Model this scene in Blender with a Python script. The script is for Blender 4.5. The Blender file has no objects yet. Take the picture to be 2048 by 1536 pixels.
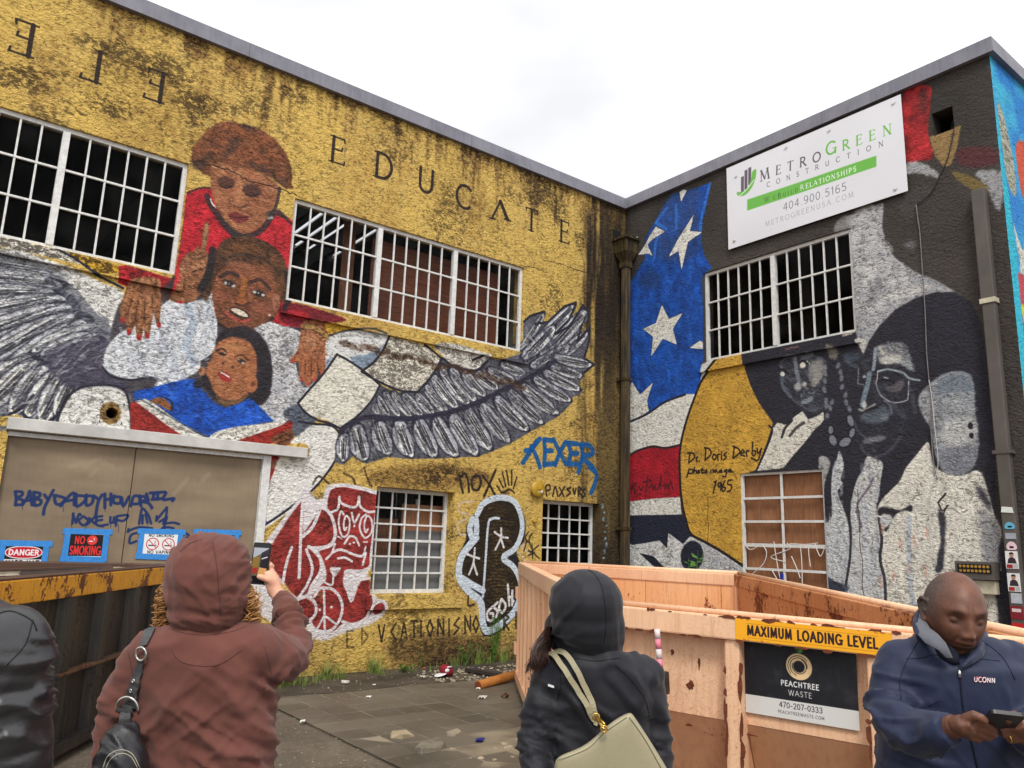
import bpy, bmesh, math, random
import numpy as np
from mathutils import Vector, Matrix
random.seed(7)
sc = bpy.context.scene
COL = sc.collection

# ------------------------------------------------------------------ camera
YAW, PITCH, ROLL, FPX = math.radians(37.538), math.radians(11.597), math.radians(1.904), 1560.77
fw = np.array([math.cos(PITCH)*math.sin(YAW), math.cos(PITCH)*math.cos(YAW), math.sin(PITCH)])
rt = np.array([math.cos(YAW), -math.sin(YAW), 0.0]); up = np.cross(rt, fw)
CR = math.cos(ROLL)*rt + math.sin(ROLL)*up
CU = -math.sin(ROLL)*rt + math.cos(ROLL)*up
CF = fw
def ray(x, y): return CR*((x-1024)/FPX) - CU*((y-768)/FPX) + CF
_d = ray(1000, 1322); _cy = _d[1]*1.7/_d[2]
_d = ray(1251, 422);  _cx = -_d[0]*(-_cy)/_d[1]
CAM = np.array([_cx, _cy, 1.7])
def onL(x, y, Y=0.0): d = ray(x, y); return CAM + d*(Y-CAM[1])/d[1]      # left wall plane
def onR(x, y, X=0.0): d = ray(x, y); return CAM + d*(X-CAM[0])/d[0]      # right wall plane
def onG(x, y, Z=0.0): d = ray(x, y); return CAM + d*(Z-CAM[2])/d[2]      # ground
def at(x, y, D): return CAM + ray(x, y)*D
cam = bpy.data.cameras.new('camera'); co = bpy.data.objects.new('camera', cam); COL.objects.link(co)
cam.sensor_width = 36; cam.lens = 36*FPX/2048; cam.clip_start = 0.05; cam.clip_end = 600
co.matrix_world = Matrix(((CR[0], CU[0], -CF[0], CAM[0]), (CR[1], CU[1], -CF[1], CAM[1]), (CR[2], CU[2], -CF[2], CAM[2]), (0, 0, 0, 1)))
sc.camera = co

# ------------------------------------------------------------------ light: overcast day
EXPO = 0.76
w = bpy.data.worlds.new('World'); sc.world = w; w.use_nodes = True
nt = w.node_tree; nt.nodes.clear()
N = nt.nodes.new; K = nt.links.new
out = N('ShaderNodeOutputWorld'); bg = N('ShaderNodeBackground'); bg.inputs[1].default_value = 0.1
sky = N('ShaderNodeTexSky'); sky.sky_type = 'NISHITA'; sky.sun_disc = False
SUN_EL, SUN_AZ = 50, 215     # azimuth clockwise from +Y: behind the photographer's left shoulder
sky.sun_elevation = math.radians(SUN_EL); sky.sun_rotation = math.radians(SUN_AZ)
tc = N('ShaderNodeTexCoord'); mp = N('ShaderNodeMapping'); mp.inputs['Scale'].default_value = (1, 1, 2.4); mp.inputs['Location'].default_value = (0.3, 0.1, 0)
nz = N('ShaderNodeTexNoise'); nz.inputs['Scale'].default_value = 1.9; nz.inputs['Detail'].default_value = 4; nz.inputs['Roughness'].default_value = 0.45
rp = N('ShaderNodeValToRGB'); rp.color_ramp.elements[0].position = 0.30; rp.color_ramp.elements[1].position = 0.60
rp.color_ramp.elements[0].color = (5.75, 5.77, 5.85, 1); rp.color_ramp.elements[1].color = (9.4, 9.35, 9.3, 1)
mx = N('ShaderNodeMix'); mx.data_type = 'RGBA'; mx.inputs[0].default_value = 0.93
K(tc.outputs['Generated'], mp.inputs[0]); K(mp.outputs[0], nz.inputs[0]); K(nz.outputs[0], rp.inputs[0])
K(sky.outputs[0], mx.inputs[6]); K(rp.outputs[0], mx.inputs[7]); K(mx.outputs[2], bg.inputs[0]); K(bg.outputs[0], out.inputs[0])
sl = bpy.data.lights.new('sun', 'SUN'); sl.energy = 1.5; sl.angle = math.radians(16); sl.color = (1.0, 0.97, 0.92)
so = bpy.data.objects.new('sun', sl); COL.objects.link(so)
sd = Vector((math.sin(math.radians(SUN_AZ))*math.cos(math.radians(SUN_EL)), math.cos(math.radians(SUN_AZ))*math.cos(math.radians(SUN_EL)), math.sin(math.radians(SUN_EL))))
so.rotation_euler = sd.to_track_quat('Z', 'Y').to_euler(); so.location = sd*60
sc.view_settings.view_transform = 'Standard'; sc.view_settings.look = 'None'
sc.view_settings.exposure = EXPO; sc.view_settings.gamma = 1; sc.view_settings.use_curve_mapping = False

# ------------------------------------------------------------------ a small brush: paints the murals and prints in wall metres
def vnoise(h, w, cell, seed, octv=1, sx=1.0, sy=1.0):
    rs = np.random.RandomState(seed); o = np.zeros((h, w), np.float32); amp = 1; tot = 0
    for k in range(octv):
        cx, cy = max(1.5, cell*sx/2**k), max(1.5, cell*sy/2**k)
        g = rs.rand(int(h/cy)+3, int(w/cx)+3).astype(np.float32)
        ys = np.arange(h)/cy; xs = np.arange(w)/cx
        yi = ys.astype(int); xi = xs.astype(int); fy = ys-yi; fx = xs-xi
        fy = (fy*fy*(3-2*fy)).astype(np.float32)[:, None]; fx = (fx*fx*(3-2*fx)).astype(np.float32)[None]
        r = g[yi]*(1-fy) + g[yi+1]*fy
        o += amp*(r[:, xi]*(1-fx) + r[:, xi+1]*fx); tot += amp; amp *= .55
    return o/tot
def blur(a, r):
    if r < 0.5: return a
    r = int(round(r))
    for ax in (0, 1):
        for _ in range(2):
            p = np.pad(a, [(r+1, r) if i == ax else (0, 0) for i in (0, 1)], mode='edge')
            c = np.cumsum(p, axis=ax, dtype=np.float32); n = a.shape[ax]
            a = (np.take(c, range(2*r+1, 2*r+1+n), ax) - np.take(c, range(0, n), ax))/(2*r+1)
    return a
def spline(p, closed=False, n=6):
    p = np.asarray(p, float); m = len(p)
    if m < 3: return p
    if closed: q = np.vstack([p[-1:], p, p[:2]]); segs = m
    else: q = np.vstack([2*p[0]-p[1], p, 2*p[-1]-p[-2]]); segs = m-1
    t = np.linspace(0, 1, n, endpoint=False)[:, None]; out = []
    for i in range(segs):
        a, b, c, d = q[i:i+4]
        out.append(.5*((2*b)+(c-a)*t+(2*a-5*b+4*c-d)*t*t+(3*b-a-3*c+d)*t**3))
    if not closed: out.append(p[-1:])
    return np.vstack(out)
class Canvas:
    """rgb in display values 0..1, d = how much grime and painted shade darken the hollows of the render coat"""
    def __init__(s, W, H, mapper, base=(1, 1, 1), dirt_shade=0.0, seed=1, rough=0.5):
        s.W, s.H, s.map = W, H, mapper
        s.rgb = np.ones((H, W, 3), np.float32)*np.array(base, np.float32)/255*1.0 if max(base) > 1 else np.ones((H, W, 3), np.float32)*np.array(base, np.float32)
        s.d = np.full((H, W), dirt_shade, np.float32)
        s.g = vnoise(H, W, 5, seed, 2); s.g2 = vnoise(H, W, 26, seed+1, 3); s.rough = rough
    def P(s, pts): return np.array([s.map(x, y) for x, y in pts], float)
    def _apply(s, m, x0, y0, col, dirt_shade, a, rough, soft, var):
        h, w = m.shape; G = s.g[y0:y0+h, x0:x0+w]; r = s.rough if rough is None else rough
        if r: m = np.clip(m + (G-.5)*r*4*m*(1-m), 0, 1); m = m*m*(3-2*m)
        if var: k = 1+var*(s.g2[y0:y0+h, x0:x0+w]-.5)*2
        else: k = 1
        m = (m*a)
        c = np.array(col, np.float32)/255
        R = s.rgb[y0:y0+h, x0:x0+w]; kk = k[..., None] if var else 1
        R *= (1-m[..., None]); R += m[..., None]*np.clip(c*kk, 0, 1)
        if dirt_shade is not None:
            D = s.d[y0:y0+h, x0:x0+w]; D *= 1-m; D += m*dirt_shade
    def poly(s, pts, col, smooth=1, soft=1.0, a=1.0, dirt_shade=None, rough=None, var=0.0, raw=False):
        p = np.asarray(pts, float) if raw else s.P(pts)
        if smooth and len(p) > 3: p = spline(p, True)
        pad = int(2*soft+3)
        x0 = max(0, int(p[:, 0].min())-pad); x1 = min(s.W, int(p[:, 0].max())+pad+2)
        y0 = max(0, int(p[:, 1].min())-pad); y1 = min(s.H, int(p[:, 1].max())+pad+2)
        if x1 <= x0+1 or y1 <= y0+1: return
        w, h = x1-x0, y1-y0; SS = 2
        acc = np.zeros((h*SS, w+2), np.float32)
        q = np.roll(p, -1, 0)
        for (ax, ay), (bx, by) in zip(p, q):
            ya, yb = (ay-y0)*SS, (by-y0)*SS
            if ya == yb: continue
            sg = 1.0
            X0, X1 = ax, bx
            if ya > yb: ya, yb, X0, X1, sg = yb, ya, bx, ax, -1.0
            r0 = max(0, math.ceil(ya-.5)); r1 = min(h*SS-1, math.ceil(yb-.5)-1)
            if r1 < r0: continue
            rows = np.arange(r0, r1+1); xx = X0+(rows+.5-ya)/(yb-ya)*(X1-X0)-x0
            xx = np.clip(xx, 0, w); xi = xx.astype(int); f = xx-xi
            acc[rows, xi] += sg*(1-f); acc[rows, xi+1] += sg*f
        m = np.clip(np.abs(np.cumsum(acc, 1)[:, :w]), 0, 1)
        m = m.reshape(h, SS, w).mean(1)
        s._apply(blur(m, soft) if soft >= .75 else m, x0, y0, col, dirt_shade, a, rough, soft, var)
    def stroke(s, pts, wd, col, smooth=1, soft=1.0, a=1.0, dirt_shade=None, rough=None, raw=False, taper=0, var=0.0):
        p = np.asarray(pts, float) if raw else s.P(pts)
        if raw: W = wd
        else:
            c = np.mean(np.asarray(pts, float), 0); e = s.P([(c[0]-3, c[1]), (c[0]+3, c[1]), (c[0], c[1]-3), (c[0], c[1]+3)])
            W = wd*.5*(np.hypot(*(e[1]-e[0]))+np.hypot(*(e[3]-e[2])))/6
        if smooth and len(p) > 2: p = spline(p, False)
        R = W/2; pad = R+soft+2
        x0 = max(0, int(p[:, 0].min()-pad)); x1 = min(s.W, int(p[:, 0].max()+pad)+2)
        y0 = max(0, int(p[:, 1].min()-pad)); y1 = min(s.H, int(p[:, 1].max()+pad)+2)
        if x1 <= x0+1 or y1 <= y0+1: return
        m = np.zeros((y1-y0, x1-x0), np.float32); n = len(p)-1
        for i in range(n):
            a0, b0 = p[i], p[i+1]; rr = R*(1-taper*(i/max(1, n-1)))
            u0 = max(x0, int(min(a0[0], b0[0])-pad)); u1 = min(x1, int(max(a0[0], b0[0])+pad)+2)
            v0 = max(y0, int(min(a0[1], b0[1])-pad)); v1 = min(y1, int(max(a0[1], b0[1])+pad)+2)
            if u1 <= u0 or v1 <= v0: continue
            X = np.arange(u0, u1)[None]+.5-a0[0]; Y = np.arange(v0, v1)[:, None]+.5-a0[1]
            d = b0-a0; L = d@d+1e-9; t = np.clip((X*d[0]+Y*d[1])/L, 0, 1)
            D = np.sqrt((X-t*d[0])**2+(Y-t*d[1])**2)
            mm = np.clip((rr-D)/max(soft, .7)+.5, 0, 1)
            S = m[v0-y0:v1-y0, u0-x0:u1-x0]; np.maximum(S, mm, out=S)
        s._apply(m, x0, y0, col, dirt_shade, a, rough, soft, var)
    def blob(s, x, y, rx, ry, col, rot=0, soft=2.0, a=1.0, dirt_shade=None, rough=None, var=0):
        t = np.linspace(0, 2*math.pi, 18, endpoint=False); c, n = math.cos(rot), math.sin(rot)
        s.poly([(x+rx*math.cos(k)*c-ry*math.sin(k)*n, y+rx*math.cos(k)*n+ry*math.sin(k)*c) for k in t], col, 0, soft, a, dirt_shade, rough, var)
    def feather(s, b, t, wd, light=(232, 232, 228), mid=(128, 129, 134), dark=(56, 56, 64), bend=.12, k=4):
        b = np.array(b, float); t = np.array(t, float); d = t-b; n = np.array([-d[1], d[0]])/np.hypot(*d)*wd/2; o = n*bend*4
        q = lambda f, g: tuple(b+d*f+n*g+o*math.sin(math.pi*f))
        s.poly([q(0, -.7), q(.35, -1.15), q(.75, -1.05), q(1.04, 0), q(.8, .95), q(.4, 1.1), q(0, .7)], dark, 1, 1.5, .95, .35, .6)
        s.poly([q(.06, -.5), q(.4, -.98), q(.75, -.9), q(.98, 0), q(.78, .8), q(.4, .9), q(.08, .45)], tuple(min(255, q_+58) for q_ in mid), 1, 1.5, 1, .6, .9, .3)
        rs = random.Random(int(b[0]*7+t[1]))
        for i in range(k):
            g = -.6+1.2*(i+.5)/k+rs.uniform(-.06, .06); f0 = rs.uniform(.15, .4)
            s.stroke([q(f0, g*.8), q((f0+.85)/2+.1, g), q(rs.uniform(.84, .96), g*.45)], wd*rs.uniform(.14, .28), light, 1, 1.5, rs.uniform(.6, 1), .6, 1.2)
            if i: s.stroke([q(f0, g-.22), q(.9, g*.6-.1)], wd*.08, dark, 1, 1, .8, None, 1.2)
            s.stroke([q(rs.uniform(0, .3), g+.1), q(rs.uniform(.5, .9), g*.8+.1)], wd*.11, dark, 1, 2, .6, None, 1.8)
def scumble(cv, pts, cols, n, ln=10, wd=3, ang=0.0, a=.4, jit=.6, light=(-.5, -.8), mix=.5, soft=1.5, seed=1):
    """dry brush: short strokes of neighbouring tones scattered over a shape, darker on one side than the other"""
    rs = np.random.RandomState(seed+int(pts[0][0])); p = np.asarray(pts, float); x0, y0 = p.min(0); x1, y1 = p.max(0); q = np.roll(p, -1, 0); c = (p.min(0)+p.max(0))/2; L = np.array(light)/np.hypot(*light); k = 0; rr = max(x1-x0, y1-y0)/2
    while k < n:
        X = np.array((rs.uniform(x0, x1), rs.uniform(y0, y1))); k += 1
        cr = ((p[:, 1] > X[1]) != (q[:, 1] > X[1])) & (X[0] < (q[:, 0]-p[:, 0])*(X[1]-p[:, 1])/(q[:, 1]-p[:, 1]+1e-9)+p[:, 0])
        if cr.sum() % 2 == 0: continue
        t = .5+.5*((X-c)@L)/rr; t = np.clip((1-mix)*t+mix*rs.rand(), 0, .999)*(len(cols)-1); i = int(t); f = t-i; col = np.array(cols[i])*(1-f)+np.array(cols[min(i+1, len(cols)-1)])*f
        g = ang+rs.uniform(-jit, jit); l = ln*rs.uniform(.5, 1.3)/2; d = np.array((math.cos(g), math.sin(g)))*l
        cv.stroke([tuple(X-d), tuple(X+d)], wd*rs.uniform(.6, 1.4), tuple(col), 0, soft, a*rs.uniform(.5, 1.1), None, 1.0)
def Zm(ox, oy, sc_):
    return lambda *v: [(ox+v[i]/sc_, oy+v[i+1]/sc_) for i in range(0, len(v), 2)]
I = lambda *v: [(v[i], v[i+1]) for i in range(0, len(v), 2)]
# stroke lettering; unit height, y up.  k: 'T' stem, 't' hairline
_c = lambda cx, cy, rx, ry, a0, a1, n=14: [(cx+rx*math.cos(math.radians(a0+(a1-a0)*i/n)), cy+ry*math.sin(math.radians(a0+(a1-a0)*i/n))) for i in range(n+1)]
GL = {
'A': (.8, [('t', [(.02, 0), (.4, 1)]), ('T', [(.4, 1), (.78, 0)]), ('t', [(.17, .36), (.63, .36)])]),
'V': (.8, [('T', [(.02, 1), (.4, 0)]), ('t', [(.4, 0), (.78, 1)])]),
'B': (.62, [('T', [(.1, 0), (.1, 1)]), ('T', [(.1, 1)]+_c(.3, .76, .22, .24, 90, -90)+[(.1, .52)]), ('T', [(.1, .52)]+_c(.32, .26, .26, .26, 90, -90)+[(.1, 0)])]),
'C': (.78, [('T', _c(.46, .5, .4, .5, 48, 312, 22))]),
'D': (.78, [('T', [(.1, 0), (.1, 1)]), ('T', [(.1, 1)]+_c(.3, .5, .42, .5, 90, -90, 18)+[(.1, 0)])]),
'E': (.58, [('T', [(.1, 0), (.1, 1)]), ('t', [(.1, 1), (.52, 1)]), ('t', [(.1, .52), (.44, .52)]), ('t', [(.1, 0), (.56, 0)])]),
'F': (.56, [('T', [(.1, 0), (.1, 1)]), ('t', [(.1, 1), (.52, 1)]), ('t', [(.1, .52), (.44, .52)])]),
'G': (.82, [('T', _c(.46, .5, .4, .5, 48, 330, 22)), ('T', [(.8, .02), (.8, .42)]), ('t', [(.6, .42), (.9, .42)])]),
'H': (.8, [('T', [(.12, 0), (.12, 1)]), ('T', [(.68, 0), (.68, 1)]), ('t', [(.12, .52), (.68, .52)])]),
'I': (.24, [('T', [(.12, 0), (.12, 1)])]),
'K': (.68, [('T', [(.12, 0), (.12, 1)]), ('t', [(.62, 1), (.12, .45)]), ('T', [(.25, .58), (.66, 0)])]),
'L': (.54, [('T', [(.1, 0), (.1, 1)]), ('t', [(.1, 0), (.52, 0)])]),
'M': (.95, [('t', [(.1, 0), (.16, 1)]), ('T', [(.16, 1), (.47, .1)]), ('t', [(.47, .1), (.8, 1)]), ('T', [(.8, 1), (.86, 0)])]),
'N': (.82, [('t', [(.12, 0), (.12, 1)]), ('T', [(.12, 1), (.7, 0)]), ('t', [(.7, 0), (.7, 1)])]),
'O': (.88, [('T', _c(.44, .5, .4, .5, 0, 360, 28))]),
'P': (.6, [('T', [(.1, 0), (.1, 1)]), ('T', [(.1, 1)]+_c(.3, .74, .26, .26, 90, -90)+[(.1, .48)])]),
'R': (.68, [('T', [(.1, 0), (.1, 1)]), ('T', [(.1, 1)]+_c(.3, .75, .25, .25, 90, -90)+[(.1, .5)]), ('T', [(.3, .5), (.68, 0)])]),
'S': (.56, [('T', _c(.28, .75, .2, .25, 30, 270, 12)+_c(.28, .25, .22, .25, 90, -150, 12))]),
'T': (.68, [('T', [(.34, 0), (.34, 1)]), ('t', [(.02, 1), (.66, 1)])]),
'U': (.78, [('T', [(.12, 1), (.12, .35)]+_c(.4, .33, .28, .33, 180, 360)+[(.68, 1)])]),
'W': (1.1, [('T', [(.02, 1), (.3, 0)]), ('t', [(.3, 0), (.55, 1)]), ('T', [(.55, 1), (.82, 0)]), ('t', [(.82, 0), (1.08, 1)])]),
'X': (.7, [('T', [(.04, 1), (.66, 0)]), ('t', [(.62, 1), (.05, 0)])]),
'Y': (.7, [('T', [(.04, 1), (.35, .5)]), ('t', [(.66, 1), (.35, .5)]), ('T', [(.35, .5), (.35, 0)])]),
'0': (.6, [('T', _c(.3, .5, .25, .5, 0, 360, 22))]), '1': (.36, [('T', [(.08, .82), (.22, 1), (.22, 0)])]),
'2': (.6, [('T', _c(.3, .72, .24, .28, 160, -30, 12)+[(.08, 0), (.55, 0)])]),
'3': (.6, [('T', _c(.28, .75, .22, .25, 150, -90, 12)), ('T', _c(.28, .26, .25, .26, 90, -150, 12))]),
'4': (.62, [('T', [(.46, 0), (.46, 1), (.05, .3), (.6, .3)])]), '5': (.58, [('T', [(.5, 1), (.14, 1), (.1, .56)]+_c(.28, .31, .25, .31, 110, -140, 14))]),
'6': (.6, [('T', [(.46, .98)]+_c(.32, .55, .27, .4, 110, 180, 5)+_c(.3, .3, .25, .3, 180, 540, 20))]), '7': (.56, [('T', [(.05, 1), (.52, 1), (.2, 0)])]),
'8': (.58, [('T', _c(.28, .76, .2, .24, 0, 360, 18)), ('T', _c(.28, .27, .24, .27, 0, 360, 18))]),
'9': (.6, [('T', [(.16, .02)]+_c(.28, .45, .27, .4, -70, 0, 5)+_c(.3, .7, .25, .3, 0, 360, 20))]),
'.': (.26, [('T', [(.1, .03), (.12, .03)])]), '-': (.4, [('T', [(.06, .4), (.34, .4)])]), ' ': (.4, []),
}
def text(cv, s_, o, ex, ey, col, T=.13, t=.06, serif=.16, gap=.12, soft=1.0, a=1, rough=None, mirror=False, jit=0):
    """letters on a canvas: o = origin (canvas px), ex/ey = vectors of one em across and up"""
    ex = np.array(ex, float); ey = np.array(ey, float); o = np.array(o, float); pen = 0; L = np.hypot(*ey)
    for ch in s_:
        w_, st = GL[ch]
        for k, pts in st:
            q = np.array([o+ex*(pen+((w_-x) if mirror else x)+random.uniform(-jit, jit))+ey*(y+random.uniform(-jit, jit)) for x, y in pts])
            cv.stroke(q, max(1.1, (T if k == 'T' else t)*L), col, 0, soft, a, None, rough, True)
            if serif and ch not in 'OCGS0123456789.-' and len(pts) == 2:
                for x, y in pts:
                    if y in (0, 1) and not (abs(pts[0][1]-pts[1][1]) < .01):
                        x_ = (w_-x) if mirror else x
                        c0 = o+ex*(pen+x_)+ey*y; cv.stroke([c0-ex*serif, c0+ex*serif], max(1.0, t*L*.9), col, 0, soft, a, None, rough, True)
                    elif abs(pts[0][1]-pts[1][1]) < .01 and ch in 'EFLT' and (x > .3 or ch == 'T'):
                        x_ = (w_-x) if mirror else x; sg = -1 if y > .6 else 1
                        c0 = o+ex*(pen+x_)+ey*y; cv.stroke([c0, c0+ey*sg*.13+ex*.02], max(1.0, t*L), col, 0, soft, a, None, rough, True)
        pen += w_+gap
    return pen
def text_w(s_, gap=.12): return sum(GL[c][0]+gap for c in s_)-gap

# ------------------------------------------------------------------ wall paint
LX0, ZT, SL, SR = -11.4, 8.05, 200, 190
def mapL(x, y): p = onL(x, y); return ((p[0]-LX0)*SL, (ZT-p[2])*SL)
def mapR(x, y): p = onR(x, y); return (-p[1]*SR, (ZT-p[2])*SR)
LW = Canvas(int(-LX0*SL), int(ZT*SL), mapL, (210, 177, 98), .55, 3, .55)
RW = Canvas(int(6.36*SR), int(ZT*SR), mapR, (66, 61, 57), .3, 9, .55)
YEL = (217, 185, 102)
def weather(cv, top, bot):
    H, W = cv.H, cv.W
    n = vnoise(H, W, 200, 41, 3, .5, 1.6); s_ = vnoise(H, W, 60, 42, 3, .35, 4.0); f = vnoise(H, W, 16, 43, 2, .7, 1.3)
    yy = (np.arange(H)/cv.H)[:, None]
    return n, s_, f, yy
n_, s_, f_, yy = weather(LW, 0, 0)
m = np.clip((n_*.6+f_*.4-.47)*5, 0, 1)[..., None]
LW.rgb = LW.rgb*(1-.3*m)+np.array((165, 118, 48))/255*.3*m
m = np.clip((.53-n_)*6, 0, 1)[..., None]; LW.rgb = LW.rgb*(1-.3*m)+np.array((222, 182, 84))/255*.3*m
# grime running down from the coping, and the wet corner by the downpipe
zz = ZT-(np.arange(LW.H)/SL)[:, None]; xx = (np.arange(LW.W)/SL)[None]+LX0
g = np.clip(1-(7.95-zz)/(.12+1.9*np.clip(s_*.6+n_*.4-.40, 0, 1)*2.2), 0, 1)*np.clip((s_*.45+f_*.25+n_*.3-.40)*4.5, 0, 1)
LW.rgb += (np.array((98, 66, 36))/255-LW.rgb)*(.55*g)[..., None].astype(np.float32)
LW.d = np.clip(LW.d+.38*g, 0, 1)
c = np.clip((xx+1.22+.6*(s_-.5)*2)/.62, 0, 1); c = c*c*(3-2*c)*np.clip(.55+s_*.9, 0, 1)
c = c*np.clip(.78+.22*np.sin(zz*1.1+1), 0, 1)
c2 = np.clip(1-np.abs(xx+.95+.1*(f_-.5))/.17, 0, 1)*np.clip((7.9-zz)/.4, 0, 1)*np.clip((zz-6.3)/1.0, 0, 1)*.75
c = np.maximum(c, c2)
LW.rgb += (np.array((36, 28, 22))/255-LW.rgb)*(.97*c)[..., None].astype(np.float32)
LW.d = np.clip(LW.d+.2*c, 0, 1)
w_ = np.clip((vnoise(LW.H, LW.W, 230, 91, 4, 1.0, 1.0)-.47)*4, 0, 1)*np.clip((zz-5.6)/1.2, 0, 1)*(.4+.6*np.clip((f_-.4)*4, 0, 1))
LW.rgb += (np.array((128, 96, 46))/255-LW.rgb)*(.5*w_)[..., None].astype(np.float32); LW.d = np.clip(LW.d+.12*w_, 0, 1)
# damp band on the footing
b = np.clip((.55+.5*(n_-.5)*2-zz)/.55, 0, 1)*np.clip((xx+5.2)/1.2, .15, 1)
LW.rgb += (np.array((84, 66, 42))/255-LW.rgb)*(.7*b)[..., None].astype(np.float32); LW.d = np.clip(LW.d+.35*b, 0, 1)
LW.blob(880, 1300, 110, 36, (86, 62, 38), 0, 14, .55, .95)
LW.blob(860, 955, 130, 26, (120, 86, 44), 0, 9, .5, 1.0)
P, S_, B, F_ = LW.poly, LW.stroke, LW.blob, LW.feather
SC = SC_ = lambda *a, **k: scumble(LW, *a, **k)
SR_ = lambda *a, **k: scumble(RW, *a, **k)
BLK = (36, 34, 40); OUT = (44, 44, 56); WHT = (226, 224, 216); RED = (176, 36, 46)
def T(cv, ch, x, y, h, skx, sky, col, T_=.125, t_=.065, mirror=False, serif=.13, rot=0.0):
    # one letter, centred on the photo point, height h metres, upright on the wall
    u, v = cv.map(x, y); S = SL if cv is LW else SR; w_ = GL[ch][0]*h*S
    text(cv, ch, (u-w_/2, v+h*S/2), (h*S, 0), (0, -h*S), col, T_, t_, serif, .1, 1.0, .95, .35, mirror)
for ch, x, y in (('E', 46, 76), ('L', 184, 130), ('E', 310, 171)): T(LW, ch, x, y, .40, 0, 0, (42, 34, 30), mirror=True)
for ch, x, y in (('E', 676, 301), ('D', 768, 333), ('U', 852, 361), ('C', 927, 393), ('T', 1063, 440), ('E', 1129, 464)): T(LW, ch, x, y, .385, 0, 0, (42, 34, 30))
S_([(984, 436), (1001, 403), (1016, 440)], 4, (42, 34, 30), 0, 1, .95); S_([(1001, 403), (1015, 439)], 7, (42, 34, 30), 0, 1, .95)
S_([(980, 436), (990, 438)], 3, (42, 34, 30), 0); S_([(1009, 438), (1021, 442)], 3, (42, 34, 30), 0)
# --- left wing and the bird's shoulder
P(I(-60, 470, 0, 498, 60, 520, 120, 545, 175, 560, 245, 590, 245, 655, 262, 740, 268, 790, 262, 868, 0, 860, -120, 800, -160, 600), (122, 123, 130), 1, 3, 1, .5, .5, .3)
for b, t, wd in (((150, 560), (-90, 520), 30), ((130, 572), (-80, 552), 26), ((120, 590), (-90, 590), 28), ((140, 598), (-90, 640), 32), ((150, 612), (-80, 690), 36), ((155, 628), (-60, 742), 40), ((178, 640), (-20, 775), 40), ((190, 655), (60, 706), 26), ((196, 668), (78, 712), 24), ((206, 678), (84, 722), 22)):
    F_(b, t, wd, (238, 238, 234), (142, 143, 150), (48, 50, 60), .16, 6)
for b, t, wd in (((70, 715), (-60, 800), 40), ((80, 722), (-30, 822), 44), ((100, 730), (22, 832), 46), ((128, 735), (52, 835), 40), ((140, 742), (82, 848), 44), ((158, 748), (112, 836), 34)):
    F_(b, t, wd, (238, 236, 226), (168, 168, 168), (48, 48, 60), .08, 6)
P(I(100, 700, 212, 676, 214, 735, 262, 765, 270, 795, 240, 780, 170, 773, 140, 778, 118, 760, 92, 735), (70, 66, 84), 1, 5, .92, .4, .5, .3)
S_(I(0, 832, 30, 824, 52, 808, 66, 790), 6, OUT); S_(I(44, 826, 58, 838, 78, 848, 104, 840, 118, 824), 6, OUT)
P(I(-70, 815, 0, 832, 36, 830, 48, 845, 0, 852, -80, 840), YEL, 1, 1, 1, .62)
P(I(0, 500, 30, 498, 90, 520, 130, 533, 170, 548, 205, 566, 245, 582, 246, 612, 238, 650, 222, 656, 215, 634, 196, 630, 176, 606, 150, 576, 120, 553, 90, 535, 40, 520, 0, 508, -40, 496), (228, 226, 220), 1, 2, 1, .7, .7, .1)
P(I(-40, 462, 0, 474, 60, 488, 140, 508, 186, 534, 130, 524, 60, 508, 0, 496, -40, 488), (222, 216, 202), 1, 1.5, 1, .95, .7)
P(I(0, 508, 40, 512, 90, 527, 140, 552, 105, 556, 60, 535, 0, 522), (120, 124, 134), 1, 5, .6)
P(I(134, 506, 165, 516, 238, 534, 236, 546, 200, 548, 168, 532), (206, 160, 50), 1, 1, 1, .9)
S_(I(112, 500, 150, 520, 190, 548, 246, 576), 5, (40, 46, 64))
S_(I(94, 560, 130, 588, 160, 625, 190, 655, 214, 668), 10, (70, 72, 86), 1, 6, .8)
P(I(236, 534, 250, 532, 352, 562, 353, 606, 300, 592, 236, 566), RED, 0, 1, 1, .75, .4, .3)
SC_ = lambda *a, **k: scumble(LW, *a, **k)
SC_(I(0, 520, 60, 530, 150, 575, 190, 640, 210, 680, 214, 735, 120, 760, 80, 830, 0, 830), [(64, 66, 78), (120, 122, 130), (190, 191, 195), (236, 236, 232)], 700, 22, 3, -.35, .42, .5, (-.6, .3), .9)
SC_(I(120, 690, 212, 676, 214, 735, 262, 765, 240, 780, 140, 778), [(50, 46, 60), (78, 74, 90), (112, 110, 122)], 200, 14, 5, .2, .4, .8, (0, -1), .9)
# white cuff round the pipe hole
P(I(114, 862, 124, 822, 146, 788, 176, 775, 212, 773, 246, 783, 259, 815, 263, 872, 180, 866), (228, 226, 220), 1, 1.5, 1, .68)
S_(I(112, 850, 122, 820, 142, 788, 172, 772, 222, 770, 250, 782, 261, 822, 264, 868), 5, OUT, 1, 2)
B(221, 826, 22, 23, (150, 118, 70), 0, 2, 1, .8)
P(I(244, 600, 300, 580, 400, 590, 425, 520, 470, 480, 540, 490, 575, 560, 572, 640, 650, 668, 648, 740, 600, 800, 590, 850, 540, 878, 420, 884, 300, 872, 262, 866, 262, 790, 240, 755, 208, 735, 215, 690), (74, 70, 76), 1, 2, 1, .5, .6, .3)
P(I(300, 600, 352, 548, 362, 470, 380, 388, 560, 420, 588, 448, 590, 560, 572, 640, 520, 640, 440, 560, 400, 600), (70, 52, 50), 0, 2, 1, .5, .6, .3)
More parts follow.
